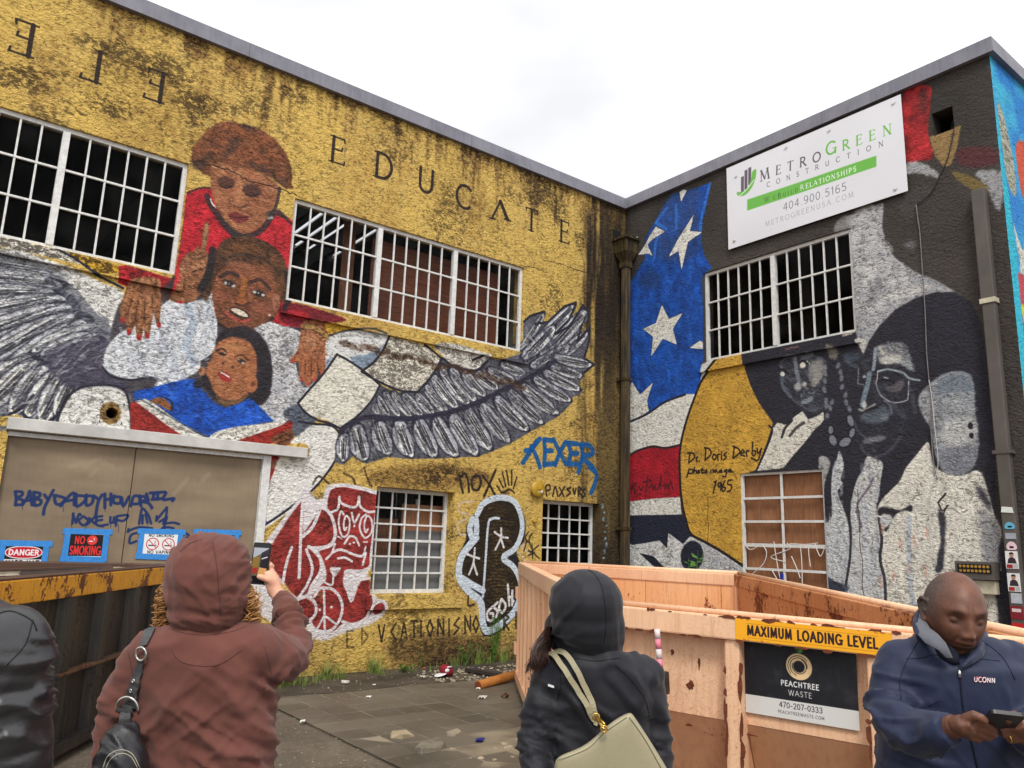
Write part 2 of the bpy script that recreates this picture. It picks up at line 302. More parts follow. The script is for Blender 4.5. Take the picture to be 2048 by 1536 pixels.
# --- white sleeve on the left
P(I(206, 728, 214, 695, 243, 664, 300, 632, 345, 596, 372, 610, 386, 592, 428, 590, 434, 680, 424, 706, 402, 722, 396, 742, 340, 770, 309, 771, 318, 757, 292, 752, 262, 758, 232, 752, 212, 740), (222, 224, 228), 1, 1.2, 1, .62)
S_(I(206, 735, 222, 752, 262, 760, 300, 756), 5, OUT, 1, 2)
SC(I(206, 728, 214, 695, 243, 664, 300, 632, 345, 596, 372, 610, 428, 590, 434, 680, 396, 742, 340, 770, 292, 752, 232, 752), [(132, 138, 152), (176, 182, 196), (214, 216, 222), (232, 232, 232)], 420, 16, 6, 1.1, .34, .6, (-.2, -.8), .8)
S_(I(376, 615, 386, 650, 372, 690, 388, 725), 16, (150, 168, 190), 1, 6, .5); S_(I(330, 690, 350, 720, 345, 745), 12, (160, 170, 186), 1, 6, .4); S_(I(250, 700, 285, 735), 14, (170, 176, 190), 1, 6, .3)
B(398, 580, 22, 20, (44, 42, 46), .5, 4, .95, .4)
S_(I(396, 562, 412, 590), 4, (110, 104, 104), 1, 2, .6)
# --- upper woman
P(I(372, 392, 385, 380, 404, 376, 424, 378, 432, 410, 444, 440, 462, 468, 452, 492, 430, 520, 400, 560, 372, 604, 343, 596, 350, 548, 364, 470), (190, 40, 52), 1, 1.2, 1, .55, .35, .25)
P(I(588, 448, 565, 434, 545, 424, 520, 448, 500, 470, 540, 492, 566, 545, 574, 590, 572, 636, 660, 655, 700, 672, 660, 668, 600, 655, 545, 646, 560, 600, 575, 560, 590, 520), (192, 44, 54), 1, 1.2, 1, .55, .35, .25)
P(I(575, 606, 690, 640, 640, 650, 660, 668, 600, 655, 560, 640), (120, 30, 44), 1, 2, .95, .6)
B(595, 630, 24, 8, (190, 44, 54), .2, 2, .8)
HR = (122, 74, 50)
P(I(384, 318, 386, 298, 398, 278, 424, 254, 452, 243, 492, 250, 530, 264, 558, 288, 577, 318, 585, 350, 582, 366, 588, 376, 570, 376, 540, 352, 500, 342, 470, 336, 440, 326, 426, 332, 424, 352, 404, 345, 388, 330), HR, 1, 2.5, .95, .65, .9, .45)

for a_ in ((400, 300, 20, 8), (430, 272, 24, 9), (470, 262, 26, 8), (520, 280, 24, 9), (552, 312, 18, 12), (480, 300, 30, 10), (440, 300, 16, 8), (520, 320, 26, 10)):
    B(a_[0]+3, a_[1], a_[2], a_[3], (160, 92, 56), .3, 6, .5)
for a_ in ((412, 318, 24, 6, -.6), (466, 292, 12, 18, .8), (525, 338, 34, 7, .35), (560, 362, 18, 6, .4), (455, 306, 20, 6, -.8), (396, 332, 14, 10, .2), (500, 255, 22, 5, .2)):
    B(a_[0], a_[1], a_[2], a_[3], (62, 52, 50), a_[4], 5, .62)
SK = (150, 96, 66)
P(I(424, 332, 450, 326, 492, 338, 532, 352, 559, 374, 556, 398, 546, 424, 530, 446, 512, 460, 490, 468, 466, 456, 448, 438, 432, 410, 422, 376), SK, 1, 1.5, 1, .42, .5, .25)
SC = lambda *a, **k: scumble(LW, *a, **k)
SC(I(424, 332, 450, 326, 492, 338, 532, 352, 559, 374, 556, 398, 546, 424, 530, 446, 512, 460, 490, 468, 466, 456, 448, 438, 432, 410, 422, 376), [(92, 56, 44), (132, 82, 58), (170, 112, 80), (202, 144, 108), (222, 170, 132)], 420, 9, 4, .5, .4, .7, (-.2, -.3), .75)
SC(I(384, 318, 386, 298, 398, 278, 424, 254, 452, 243, 492, 250, 530, 264, 558, 288, 577, 318, 585, 350, 582, 366, 560, 366, 500, 342, 440, 326, 404, 345), [(56, 42, 40), (96, 58, 44), (132, 78, 52), (168, 100, 62)], 520, 10, 3.5, .5, .42, .9, (-.1, -1), .8)
B(452, 365, 19, 12, (78, 50, 44), .2, 4, .85); B(504, 381, 20, 13, (70, 46, 42), .3, 4, .85)
S_(I(440, 371, 452, 376, 464, 372), 3, (50, 34, 34)); S_(I(492, 389, 505, 393, 518, 388), 3, (50, 34, 34))
S_(I(478, 345, 480, 372, 476, 396), 9, (190, 132, 92), 1, 5, .6); B(480, 402, 14, 8, (184, 124, 88), 0, 5, .6); S_(I(468, 412, 482, 415, 494, 410), 4, (90, 56, 44), 1, 2, .7)
B(442, 402, 14, 12, (176, 112, 78), 0, 6, .5); B(520, 414, 18, 12, (168, 106, 74), 0, 6, .5)
P(I(456, 430, 470, 424, 484, 430, 498, 432, 490, 444, 474, 446), (118, 50, 50), 1, 2, .9); S_(I(458, 432, 476, 435, 496, 434), 2, (60, 28, 32))
B(484, 455, 16, 6, (160, 108, 74), 0, 4, .5)
B(549, 398, 8, 16, (158, 98, 68), .2, 3, .9)
S_(I(414, 392, 422, 412, 436, 432, 450, 452, 470, 470, 500, 472, 525, 458, 545, 430), 11, (52, 48, 50), 1, 4, .85)
S_(I(560, 376, 552, 412, 540, 430), 6, (56, 50, 52), 1, 3, .8); S_(I(540, 424, 566, 434, 586, 450), 5, (50, 44, 46), 1, 2, .8)
S_(I(376, 386, 400, 376, 420, 376), 4, (60, 48, 44), 1, 2, .8)
S_(I(421, 398, 425, 408, 431, 414), 3.2, (220, 214, 206)); B(541, 436, 7, 3, (214, 212, 204), -.2, 1.5, .9); B(540, 428, 9, 7, (60, 58, 60), 0, 2, .6)
# --- pointing hand
HD = (144, 96, 66)
P(I(402, 500, 404, 470, 408, 448, 413, 444, 418, 450, 416, 478, 412, 502, 424, 512, 427, 500, 432, 502, 434, 530, 426, 548, 410, 566, 398, 592, 384, 604, 356, 602, 340, 600, 350, 578, 360, 556, 360, 530, 372, 508, 388, 502, 396, 490), HD, 1, 1.3, 1, .6, .45, .2)
SC(I(360, 530, 388, 502, 404, 500, 434, 530, 398, 592, 356, 602, 342, 598), [(92, 56, 44), (132, 82, 58), (170, 112, 80), (202, 144, 108), (222, 170, 132)], 220, 8, 4, .6, .4, .7, (-.5, -.4), .7)
S_(I(413, 450, 410, 475, 405, 498), 6, (190, 142, 110), 1, 3, .6); S_(I(429, 504, 428, 524), 4, (206, 164, 132), 1, 1.5, .8)
for k in range(4): B(388+k*9.5, 534-k*3.5, 4.5, 5, (184, 134, 96), 0, 2, .8); S_([(384+k*9.5, 545-k*3), (392+k*9.5, 541-k*3)], 2.5, (70, 46, 38), 0, 1.5, .7)
S_(I(364, 556, 385, 566, 405, 555), 7, (178, 122, 82), 1, 4, .6); S_(I(374, 508, 392, 520, 412, 512), 5, (84, 58, 46), 1, 3, .6); S_(I(366, 520, 384, 530), 4, (96, 66, 50), 1, 3, .6)
# --- drooping hand with red nails
P(I(262, 560, 300, 556, 318, 566, 322, 610, 318, 648, 313, 650, 306, 618, 303, 648, 298, 674, 290, 674, 288, 650, 283, 678, 274, 678, 270, 650, 262, 668, 254, 666, 250, 642, 241, 640, 241, 612, 250, 585), (140, 92, 60), 1, 1.2, 1, .65, .5, .25)
SC(I(262, 560, 300, 556, 318, 566, 322, 610, 303, 648, 270, 650, 242, 630, 250, 585), [(92, 56, 44), (132, 82, 58), (170, 112, 80), (202, 144, 108), (222, 170, 132)], 220, 9, 4, 1.4, .45, .5, (0, -1), .7)
for p_ in (I(270, 590, 262, 630, 258, 655), I(283, 590, 280, 630, 278, 664), I(297, 590, 297, 630, 293, 662), I(256, 585, 248, 612, 246, 632)): S_(p_, 5, (180, 130, 92), 1, 2.5, .6)
for p_ in (I(276, 600, 270, 640), I(290, 600, 288, 645), I(263, 598, 255, 630), I(305, 590, 304, 615)): S_(p_, 2.5, (76, 50, 40), 1, 1.5, .7)
for x_, y_ in ((245, 640), (258, 664), (278, 675), (294, 671), (318, 650)): B(x_, y_, 4.5, 6, (186, 48, 52), 0, 1.2, .95)
B(285, 568, 22, 8, (176, 128, 92), .1, 4, .5)
# --- middle boy
P(I(430, 508, 446, 482, 478, 472, 520, 478, 555, 500, 574, 535, 579, 580, 570, 612, 560, 600, 552, 560, 520, 535, 470, 520, 440, 538, 426, 575, 414, 600, 404, 590, 416, 545), (88, 60, 44), 1, 2, 1, .62, .8, .35)
for a_ in ((500, 500, 36, 12, .3), (545, 530, 18, 22, .5), (470, 500, 22, 10, 0), (562, 570, 8, 24, 0)): B(*a_[:4], (134, 86, 52), a_[4], 7, .5)
S_(I(426, 500, 418, 545, 402, 578), 15, (38, 36, 40), 1, 4, .9); S_(I(572, 545, 578, 590, 566, 618), 9, (44, 38, 40), 1, 4, .85); S_(I(446, 520, 480, 508, 530, 520, 560, 548), 6, (50, 42, 40), 1, 4, .7)
SK2 = (118, 72, 50)
P(I(424, 580, 436, 548, 462, 526, 505, 526, 540, 540, 554, 570, 558, 612, 550, 636, 526, 654, 500, 662, 466, 660, 442, 652, 430, 625), SK2, 1, 1.5, 1, .45, .5, .25)
SC(I(424, 580, 436, 548, 462, 526, 505, 526, 540, 540, 554, 570, 558, 612, 550, 636, 526, 654, 500, 662, 466, 660, 442, 652, 430, 625), [(62, 40, 34), (100, 62, 46), (140, 86, 60), (172, 110, 80), (196, 134, 100)], 520, 9, 4.5, .4, .42, .7, (-.1, -.5), .7)
SC(I(430, 508, 446, 482, 478, 472, 520, 478, 555, 500, 574, 535, 560, 560, 520, 530, 470, 518, 436, 538), [(44, 36, 36), (76, 54, 42), (112, 74, 50), (140, 92, 60)], 360, 9, 3.5, .4, .42, .9, (.2, -1), .8)
B(478, 530, 28, 7, (150, 96, 72), .2, 5, .7); B(525, 548, 22, 9, (144, 90, 66), .3, 5, .7); B(440, 592, 14, 13, (156, 92, 70), 0, 5, .7); B(528, 616, 17, 14, (146, 86, 68), 0, 6, .7)
S_(I(440, 554, 458, 545, 476, 552), 7, (56, 42, 42), 1, 3, .85); S_(I(498, 566, 520, 560, 540, 578), 7, (58, 42, 40), 1, 3, .85)
B(459, 567, 13, 6.5, (46, 40, 42), .35, 2, .95); B(518, 587, 14, 7, (46, 40, 42), .3, 2, .95)
for x_, y_ in ((451, 566), (467, 572), (509, 584), (526, 590)): B(x_, y_, 3.6, 3, (226, 222, 216), 0, 1, .95)
B(458, 568, 1.8, 1.6, WHT, 0, .8, .9); B(517, 586, 1.8, 1.6, WHT, 0, .8, .9)
S_(I(490, 560, 484, 588, 480, 602), 11, (168, 104, 52), 1, 5, .75); B(484, 602, 13, 8, (164, 96, 56), .2, 4, .8); S_(I(470, 607, 484, 611, 498, 606), 4, (60, 40, 38), 1, 2, .8)
P(I(458, 618, 472, 614, 490, 622, 500, 632, 492, 638, 470, 630), (52, 34, 36), 1, 1.5, .95); P(I(461, 619, 474, 617, 490, 625, 496, 634, 480, 631), (224, 210, 190), 1, 1, 1)
S_(I(453, 625, 468, 637, 484, 643, 497, 640), 6, (184, 84, 76), 1, 2, .9); B(476, 652, 20, 5, (150, 92, 66), .1, 4, .6)
P(I(545, 595, 556, 590, 561, 602, 556, 618, 548, 624), (164, 112, 88), 1, 1.5, .9); S_(I(549, 600, 555, 606, 552, 616), 2, (90, 56, 46), 1, 1, .8); B(539, 630, 3, 3, (226, 200, 190), 0, 1, .8)
S_(I(438, 648, 466, 664, 500, 666, 530, 652, 545, 636), 6, (44, 36, 38), 1, 3, .8)
# --- middle boy's right side (shirt), sleeve, hand
P(I(505, 664, 536, 644, 560, 650, 600, 664, 604, 690, 590, 712, 600, 762, 612, 776, 630, 765, 620, 800, 596, 812, 606, 832, 578, 840, 545, 842, 516, 805, 540, 765, 542, 715, 525, 682), (214, 214, 214), 1, 1.2, 1, .68)
SC(I(505, 664, 536, 644, 600, 664, 604, 690, 590, 712, 600, 762, 630, 765, 596, 812, 578, 840, 545, 842, 516, 805, 540, 765, 525, 682), [(122, 122, 132), (166, 166, 172), (206, 206, 208), (228, 228, 226)], 420, 13, 5, 1.2, .38, .7, (-.4, -.8), .85)
for a_ in ((572, 700, 16, 14), (560, 770, 14, 26), (590, 800, 22, 10), (545, 820, 14, 10)): B(*a_, (150, 150, 160), .3, 8, .45)
S_(I(532, 706, 535, 735), 6, (190, 160, 90), 0, 2, .8)
P(I(566, 826, 598, 808, 634, 836, 596, 872, 570, 866, 584, 848), (88, 96, 112), 1, 2, .95)
P(I(650, 682, 668, 668, 700, 660, 740, 664, 778, 674, 760, 705, 744, 730, 728, 738, 700, 722, 674, 708, 656, 735, 645, 758, 650, 720), (222, 222, 220), 1, 1.2, 1, .62)
P(I(700, 716, 735, 708, 765, 694, 748, 728, 728, 739), (120, 138, 160), 1, 2, .85); P(I(651, 735, 652, 722, 668, 714, 660, 740, 646, 762), (150, 166, 190), 1, 1.5, .8)
P(I(648, 646, 690, 652, 704, 657, 680, 664, 660, 670, 652, 660), (204, 158, 54), 1, 1.2, 1); S_(I(656, 672, 690, 662, 740, 658, 770, 668), 4, (54, 52, 56), 1, 2, .8)
P(I(608, 642, 630, 640, 648, 646, 652, 672, 650, 705, 651, 735, 647, 750, 641, 748, 638, 735, 633, 760, 626, 765, 622, 755, 620, 770, 612, 770, 607, 760, 600, 762, 598, 730, 594, 724, 584, 727, 581, 718, 594, 702, 599, 680, 602, 662), (170, 106, 70), 1, 1.2, 1, .6, .45, .2)
SC(I(608, 650, 648, 656, 652, 705, 640, 750, 604, 750, 598, 720, 600, 680), [(92, 56, 44), (132, 82, 58), (170, 112, 80), (202, 144, 108), (222, 170, 132)], 240, 9, 4, 1.4, .42, .5, (-.2, -1), .6)
S_(I(606, 652, 628, 655, 648, 668, 654, 676), 9, (168, 134, 78), 1, 2, .85); S_(I(604, 657, 630, 662, 648, 676), 2, (80, 58, 40), 1, 1, .7); S_(I(606, 648, 630, 650, 654, 664), 2, (80, 58, 40), 1, 1, .7)
B(622, 685, 16, 16, (192, 138, 102), 0, 6, .6)
for p_ in (I(606, 718, 604, 752), I(616, 715, 616, 762), I(629, 715, 627, 755), I(643, 712, 645, 742)): S_(p_, 5, (184, 108, 76), 1, 2, .6)
for p_ in (I(611, 720, 610, 750), I(623, 718, 622, 752), I(636, 715, 635, 745), I(598, 700, 588, 718)): S_(p_, 2.2, (104, 56, 42), 1, 1.2, .75)
for x_, y_ in ((585, 722), (603, 758), (616, 767), (630, 760), (645, 747)): B(x_, y_, 4, 4.5, (190, 76, 66), 0, 1.5, .8)
# --- little boy
P(I(432, 680, 450, 660, 490, 652, 520, 668, 538, 698, 545, 740, 540, 790, 520, 812, 498, 800, 470, 815, 440, 808, 412, 780, 402, 762, 430, 700), (44, 40, 46), 1, 3, .97, .5, .6, .3)
P(I(428, 700, 440, 682, 465, 674, 495, 682, 511, 705, 514, 735, 508, 765, 494, 786, 474, 800, 450, 800, 430, 786, 420, 762, 412, 742, 420, 722), (160, 102, 68), 1, 1.5, 1, .42, .5, .25)
SC(I(428, 700, 440, 682, 465, 674, 495, 682, 511, 705, 514, 735, 508, 765, 494, 786, 474, 800, 450, 800, 430, 786, 420, 762, 412, 742, 420, 722), [(116, 68, 46), (160, 98, 66), (194, 130, 92), (218, 162, 120)], 380, 7, 3.6, .4, .42, .8, (-.4, -.5), .75)
B(404, 742, 7, 10, (176, 122, 84), .2, 1.5, .95); B(401, 741, 3, 5, (96, 58, 44), .2, 1, .7); P(I(494, 770, 506, 752, 514, 758, 514, 776, 504, 786, 495, 782), (176, 112, 76), 1, 1.2, 1); B(505, 768, 4, 7, (110, 60, 44), .2, 1.2, .7)
S_(I(432, 702, 445, 697, 452, 704), 4, (60, 44, 42), 1, 1.5, .85); B(445, 708, 8, 3.2, (50, 40, 40), .2, 1.2, .9); S_(I(470, 714, 484, 710, 496, 720), 3, (70, 48, 42), 1, 1.5, .8); B(482, 722, 9, 4, (46, 40, 42), .35, 1.2, .9)
B(486, 726, 3, 2.2, WHT, 0, 1, .9); B(477, 719, 2.2, 1.6, WHT, 0, 1, .8); B(450, 706, 2, 1.6, (214, 190, 170), 0, 1, .7)
B(446, 726, 3.2, 3, (66, 42, 40), 0, 1, .9); B(465, 734, 3.4, 3, (66, 42, 40), 0, 1, .9); B(456, 720, 10, 8, (186, 130, 88), .3, 4, .6); B(466, 695, 22, 8, (190, 138, 90), .2, 5, .6); B(440, 768, 10, 12, (182, 124, 84), 0, 5, .5)
P(I(436, 746, 450, 744, 462, 754, 461, 764, 448, 762, 440, 756), (160, 52, 48), 1, 1.5, .95); S_(I(442, 745, 450, 749, 459, 755), 3, (232, 224, 214), 1, 1, 1)
P(I(430, 792, 452, 802, 480, 798, 500, 786, 480, 806, 456, 812, 440, 806), (128, 94, 66), 1, 2, .9)
BLU = (30, 82, 184)
P(I(266, 788, 270, 782, 302, 776, 344, 764, 388, 757, 400, 775, 412, 790, 432, 808, 452, 816, 482, 806, 498, 796, 506, 800, 524, 818, 547, 842, 500, 850, 452, 860, 420, 876, 396, 866, 366, 850, 330, 822, 300, 800, 284, 800, 272, 806), BLU, 0, 1.2, 1, .5, .45, .35)
SC(I(266, 788, 302, 776, 388, 757, 432, 808, 452, 816, 482, 806, 524, 818, 547, 842, 452, 860, 420, 876, 366, 850, 300, 800), [(16, 44, 110), (24, 70, 160), (40, 96, 200), (86, 140, 226)], 420, 12, 5, .5, .35, .8, (-.3, -.8), .85)
S_(I(404, 812, 400, 840, 396, 860), 12, (22, 52, 120), 1, 6, .5); S_(I(330, 775, 345, 790), 8, (60, 116, 214), 1, 5, .5); S_(I(480, 820, 520, 835), 10, (60, 116, 214), 1, 5, .4)
B(396, 768, 10, 10, (40, 36, 42), .6, 3, .9)
P(I(302, 802, 314, 795, 330, 798, 342, 812, 340, 822, 322, 812), (146, 94, 58), 1, 1.2, 1); S_(I(332, 796, 345, 806, 342, 822), 4, BLK, 1, 1.5, .8)
P(I(260, 806, 280, 800, 300, 812, 340, 836, 380, 862, 408, 880, 396, 884, 340, 874, 290, 872, 262, 866), (150, 44, 40), 0, 1.2, 1, .6, .4, .25)
P(I(270, 803, 290, 797, 310, 808, 350, 838, 392, 866, 420, 878, 398, 884, 372, 876, 330, 848, 300, 824), (222, 218, 208), 0, 1, 1, .7)
S_(I(278, 796, 330, 828, 380, 856, 418, 874), 3, (90, 98, 110), 1, 1.5, .8)
P(I(418, 878, 432, 864, 470, 854, 520, 848, 560, 842, 580, 836, 560, 852, 520, 866, 470, 882, 440, 886), (226, 222, 212), 1, 1, 1, .65)
P(I(470, 884, 520, 866, 560, 852, 582, 842, 584, 856, 570, 870, 548, 886, 500, 888), (158, 44, 38), 1, 1.2, 1, .6)
P(I(540, 880, 556, 868, 578, 858, 588, 868, 584, 886, 565, 892), (128, 76, 48), 1, 1.5, 1, .7)
S_(I(552, 878, 570, 870, 584, 872), 2, (60, 40, 34)); S_(I(556, 886, 580, 878), 2, (60, 40, 34))
# --- bird's body sweeping down to the red lettering
P(I(600, 868, 625, 850, 645, 848, 665, 854, 677, 872, 676, 900, 664, 930, 645, 955, 620, 985, 575, 1025, 524, 1056, 524, 1000, 540, 960, 550, 930, 530, 925, 532, 912, 612, 912, 612, 888, 580, 886), (230, 228, 222), 1, 1.5, 1, .5)
P(I(532, 918, 560, 916, 545, 950, 527, 985), (150, 44, 44), 1, 1.5, 1); B(552, 928, 16, 9, (150, 108, 84), 0, 3, .8)
P(I(560, 916, 606, 916, 606, 925, 560, 935, 548, 950), (230, 226, 214), 1, 2, 1)
S_(I(597, 843, 630, 848, 664, 852, 680, 872, 677, 905, 660, 938, 630, 975, 600, 1000, 560, 1030, 526, 1052), 4.5, OUT, 1, 1.5)
S_(I(524, 1056, 530, 1044), 8, (110, 86, 170), 0, 3, .7)
# --- right wing
P(I(680, 860, 690, 845, 735, 805, 762, 770, 790, 785, 834, 783, 862, 755, 884, 718, 905, 700, 1000, 720, 1046, 706, 1047, 644, 1060, 632, 1084, 624, 1088, 628, 1070, 648, 1096, 644, 1116, 628, 1132, 611, 1152, 606, 1140, 636, 1112, 666, 1140, 652, 1156, 628, 1166, 610, 1176, 624, 1176, 642, 1164, 650, 1154, 682, 1172, 664, 1180, 652, 1178, 680, 1168, 716, 1188, 729, 1180, 738, 1166, 746, 1166, 756, 1150, 774, 1166, 778, 1160, 790, 1146, 794, 1142, 808, 1118, 832, 1086, 850, 1060, 864, 1020, 888, 984, 903, 957, 913, 871, 917, 820, 918, 775, 914, 731, 928, 710, 908, 687, 930, 668, 924, 672, 900), (92, 93, 103), 0, 1.2, 1, .55, .6, .25)
for b, t, wd in (((1040, 700), (1089, 625), 14), ((1060, 695), (1150, 607), 26), ((1080, 715), (1172, 618), 28), ((1100, 725), (1176, 662), 22), ((1040, 720), (1110, 650), 26), ((1060, 735), (1140, 690), 26),
                 ((1105, 712), (1186, 729), 20), ((1095, 728), (1166, 752), 20), ((1085, 742), (1162, 779), 22), ((1066, 754), (1143, 802), 24), ((1042, 768), (1117, 828), 26), ((1016, 780), (1087, 847), 27),
                 ((990, 792), (1058, 861), 28), ((962, 806), (1020, 884), 30), ((932, 818), (984, 899), 32), ((902, 826), (956, 910), 33), ((870, 832), (915, 913), 34), ((835, 836), (873, 914), 36), ((796, 838), (824, 914), 36), ((756, 842), (780, 910), 36), ((712, 848), (732, 922), 38), ((690, 866), (688, 924), 26)):
    F_(b, t, wd, (236, 236, 232), (116, 117, 126), (40, 40, 52), .09, 5)
for b, t, wd in (((748, 806), (756, 828), 13), ((756, 792), (779, 831), 15), ((768, 782), (800, 833), 16), ((784, 782), (822, 834), 17), ((806, 786), (846, 832), 20), ((832, 786), (868, 828), 20), ((850, 770), (896, 824), 22), ((864, 750), (916, 817), 24), ((880, 730), (940, 812), 26), ((900, 735), (953, 802), 24), ((925, 742), (972, 792), 24), ((950, 742), (996, 778), 24), ((975, 738), (1030, 762), 22), ((1000, 726), (1052, 748), 20)):
    F_(b, t, wd, (236, 236, 232), (122, 123, 130), (40, 40, 52), .07, 5)
SC_(I(1047, 650, 1100, 650, 1160, 620, 1172, 660, 1165, 715, 1180, 735, 1140, 800, 1080, 845, 1000, 890, 870, 910, 780, 908, 700, 915, 690, 860, 760, 800, 834, 784, 884, 720, 960, 735, 1040, 710), [(50, 50, 60), (98, 100, 108), (170, 172, 176), (234, 234, 230)], 1300, 16, 2.6, 1.0, .45, .5, (-.2, .6), .92)
P(I(868, 690, 905, 688, 960, 704, 980, 712, 966, 726, 955, 738, 930, 736, 905, 728, 888, 714), (220, 216, 206), 1, 1.2, 1, .8); S_(I(945, 720, 965, 712), 4, OUT)
S_(I(884, 716, 906, 732, 932, 740, 955, 740, 975, 722), 5, OUT, 1, 2)
S_(I(1086, 658, 1110, 690, 1104, 720), 8, (70, 72, 88), 1, 5, .7); S_(I(1000, 738, 1060, 746, 1100, 700), 5, (70, 72, 88), 1, 3, .6)
for p_ in (I(1048, 644, 1060, 632, 1088, 623), I(1070, 648, 1096, 644, 1130, 612, 1152, 606, 1138, 640, 1110, 668), I(1112, 668, 1140, 652, 1166, 610, 1177, 625, 1176, 644), I(1164, 650, 1154, 684, 1180, 654, 1178, 684, 1168, 716, 1188, 729, 1168, 746)): S_(p_, 4, OUT, 0, 1.5)
S_(I(682, 862, 700, 846, 740, 834, 800, 838, 860, 832, 920, 818, 975, 795, 1030, 768, 1075, 745, 1110, 722), 9, (44, 42, 60), 1, 4, .85)
# --- the two loose sheets
P(I(674, 709, 700, 723, 730, 744, 760, 770, 744, 800, 714, 833, 680, 857, 658, 842, 624, 832, 608, 820, 596, 806, 620, 778, 648, 746), (226, 222, 208), 0, 1, 1, .55)
P(I(778, 674, 820, 682, 856, 694, 884, 717, 862, 752, 835, 784, 800, 780, 760, 764, 723, 743, 748, 722, 766, 700), (226, 220, 204), 0, 1, 1, .85)
for p_ in (I(674, 709, 700, 723, 730, 744, 760, 770), I(760, 770, 744, 800, 714, 833, 680, 857), I(680, 857, 658, 846, 634, 840, 610, 824, 596, 806), I(596, 806, 620, 778, 648, 746, 674, 709), I(778, 674, 766, 700, 748, 724, 723, 743), I(723, 743, 755, 762, 800, 781, 835, 784), I(835, 784, 862, 754, 884, 717), I(850, 690, 866, 702, 884, 718)): S_(p_, 4.5, OUT, 1, 1.4)
# grime under the sill of the middle window
for k in range(26):
    x_ = 690+k*14; y_ = 640+(x_-570)*.223+random.uniform(16, 30); B(x_, y_, random.uniform(8, 16), random.uniform(3, 7), (92, 62, 44), .2, 3, .55, 1.0)
# cracks
def crack(cv, p, wd=2.2):
    q = spline(cv.P(p), False, 5); r_ = random.Random(5); q = [(a+r_.uniform(-2.4, 2.4), b+r_.uniform(-2.6, 2.6)) for a, b in q]
    cv.stroke(q, wd, (38, 24, 22), 0, 1, .95, .3, .1, True)
crack(LW, I(382, 322, 402, 322, 412, 331, 428, 330, 452, 338, 468, 345, 482, 354, 500, 362, 530, 368, 560, 378, 592, 390), 2.6)
crack(LW, I(1042, 530, 1070, 536, 1094, 545), 2); crack(LW, I(1084, 518, 1120, 528, 1160, 542, 1200, 556), 1.6)
crack(LW, I(1140, 533, 1170, 545, 1200, 552), 2)
# --- spray tags, left wall
DK = (46, 34, 30); BT = (16, 88, 158)
z = Zm(550, 500, 2.926)
for v in ((1450, 1245, 1480, 1200, 1530, 1120), (1465, 1175, 1500, 1165, 1550, 1105), (1500, 1150, 1530, 1210, 1550, 1270), (1575, 1110, 1580, 1180, 1575, 1260), (1575, 1110, 1620, 1115), (1580, 1175, 1620, 1175), (1575, 1255, 1640, 1250), (1630, 1110, 1665, 1180, 1700, 1250), (1700, 1125, 1665, 1190, 1640, 1255), (1715, 1130, 1730, 1190, 1715, 1250), (1715, 1130, 1770, 1135), (1730, 1190, 1770, 1190), (1710, 1250, 1780, 1255), (1790, 1140, 1800, 1200, 1775, 1300), (1790, 1140, 1840, 1145, 1860, 1190, 1800, 1215, 1850, 1260, 1870, 1290), (1840, 1270, 1880, 1310, 1875, 1360, 1850, 1420)):
    S_(z(*v), 9, BT, 1, 1.5, .92, .4, .5)
for v in ((1080, 1320, 1090, 1380, 1100, 1420), (1085, 1330, 1110, 1310, 1130, 1350, 1135, 1415), (1200, 1330, 1175, 1320, 1150, 1350, 1160, 1400, 1190, 1400, 1205, 1360, 1195, 1325), (1215, 1320, 1255, 1375, 1285, 1430), (1290, 1290, 1255, 1370, 1225, 1440)): S_(z(*v), 5, DK, 1, 1.2, .9, .8, .6)
for v in ((1310, 1340, 1335, 1390), (1330, 1300, 1350, 1380), (1355, 1290, 1368, 1375), (1385, 1290, 1385, 1375), (1415, 1330, 1395, 1395), (1300, 1380, 1330, 1420, 1370, 1400, 1400, 1420)): S_(z(*v), 3.6, DK, 1, 1.5, .8, .8, .8)
B(1010, 985, 10, 5, DK, 0, 3, .5)
for v in ((1590, 1440, 1585, 1385, 1605, 1375, 1610, 1400, 1590, 1410), (1625, 1440, 1640, 1385, 1655, 1440), (1665, 1390, 1690, 1440), (1695, 1385, 1665, 1440), (1730, 1390, 1710, 1400, 1728, 1420, 1708, 1440), (1745, 1395, 1752, 1430, 1762, 1395), (1775, 1440, 1775, 1390, 1792, 1400, 1778, 1415, 1798, 1440), (1815, 1395, 1802, 1410, 1815, 1430, 1800, 1450)): S_(z(*v), 3.6, DK, 1, 1, .85, .8, .5)
z = Zm(500, 900, 3.413)
# faded scribbles above the lower window
for v in ((430, 230, 470, 180, 540, 230), (640, 160, 700, 190, 720, 240), (780, 120, 800, 190, 830, 250), (390, 300, 450, 330, 420, 400, 390, 420), (380, 370, 410, 440, 400, 480)): S_(z(*v), 4.2, (74, 54, 38), 1, 2, .7, .9, .9)
# red character piece
WS = (224, 218, 220)
P(z(500, 330, 520, 250, 600, 232, 720, 250, 865, 288, 868, 420, 856, 600, 835, 700, 826, 800, 800, 860, 850, 1000, 915, 1040, 918, 1110, 860, 1170, 760, 1215, 640, 1250, 540, 1295, 430, 1290, 380, 1200, 300, 1000, 200, 900, 60, 1000, 80, 700, 180, 560, 330, 330, 375, 240, 420, 300, 450, 330), WS, 1, 4, .98, .35, .9)
P(z(60, 1000, 120, 930, 330, 1010, 390, 1200, 330, 1250, 100, 1150, 50, 1080), WS, 1, 4, .96, .4, .9)
RD = (150, 52, 48)
P(z(365, 300, 366, 420, 362, 560, 400, 520, 470, 420, 500, 400, 560, 470, 580, 540, 560, 620, 470, 670, 420, 670, 480, 740, 490, 830, 430, 930, 370, 990, 300, 990, 230, 900, 150, 790, 135, 680, 240, 500, 320, 370), RD, 1, 1.5, 1, .6, .5, .35)
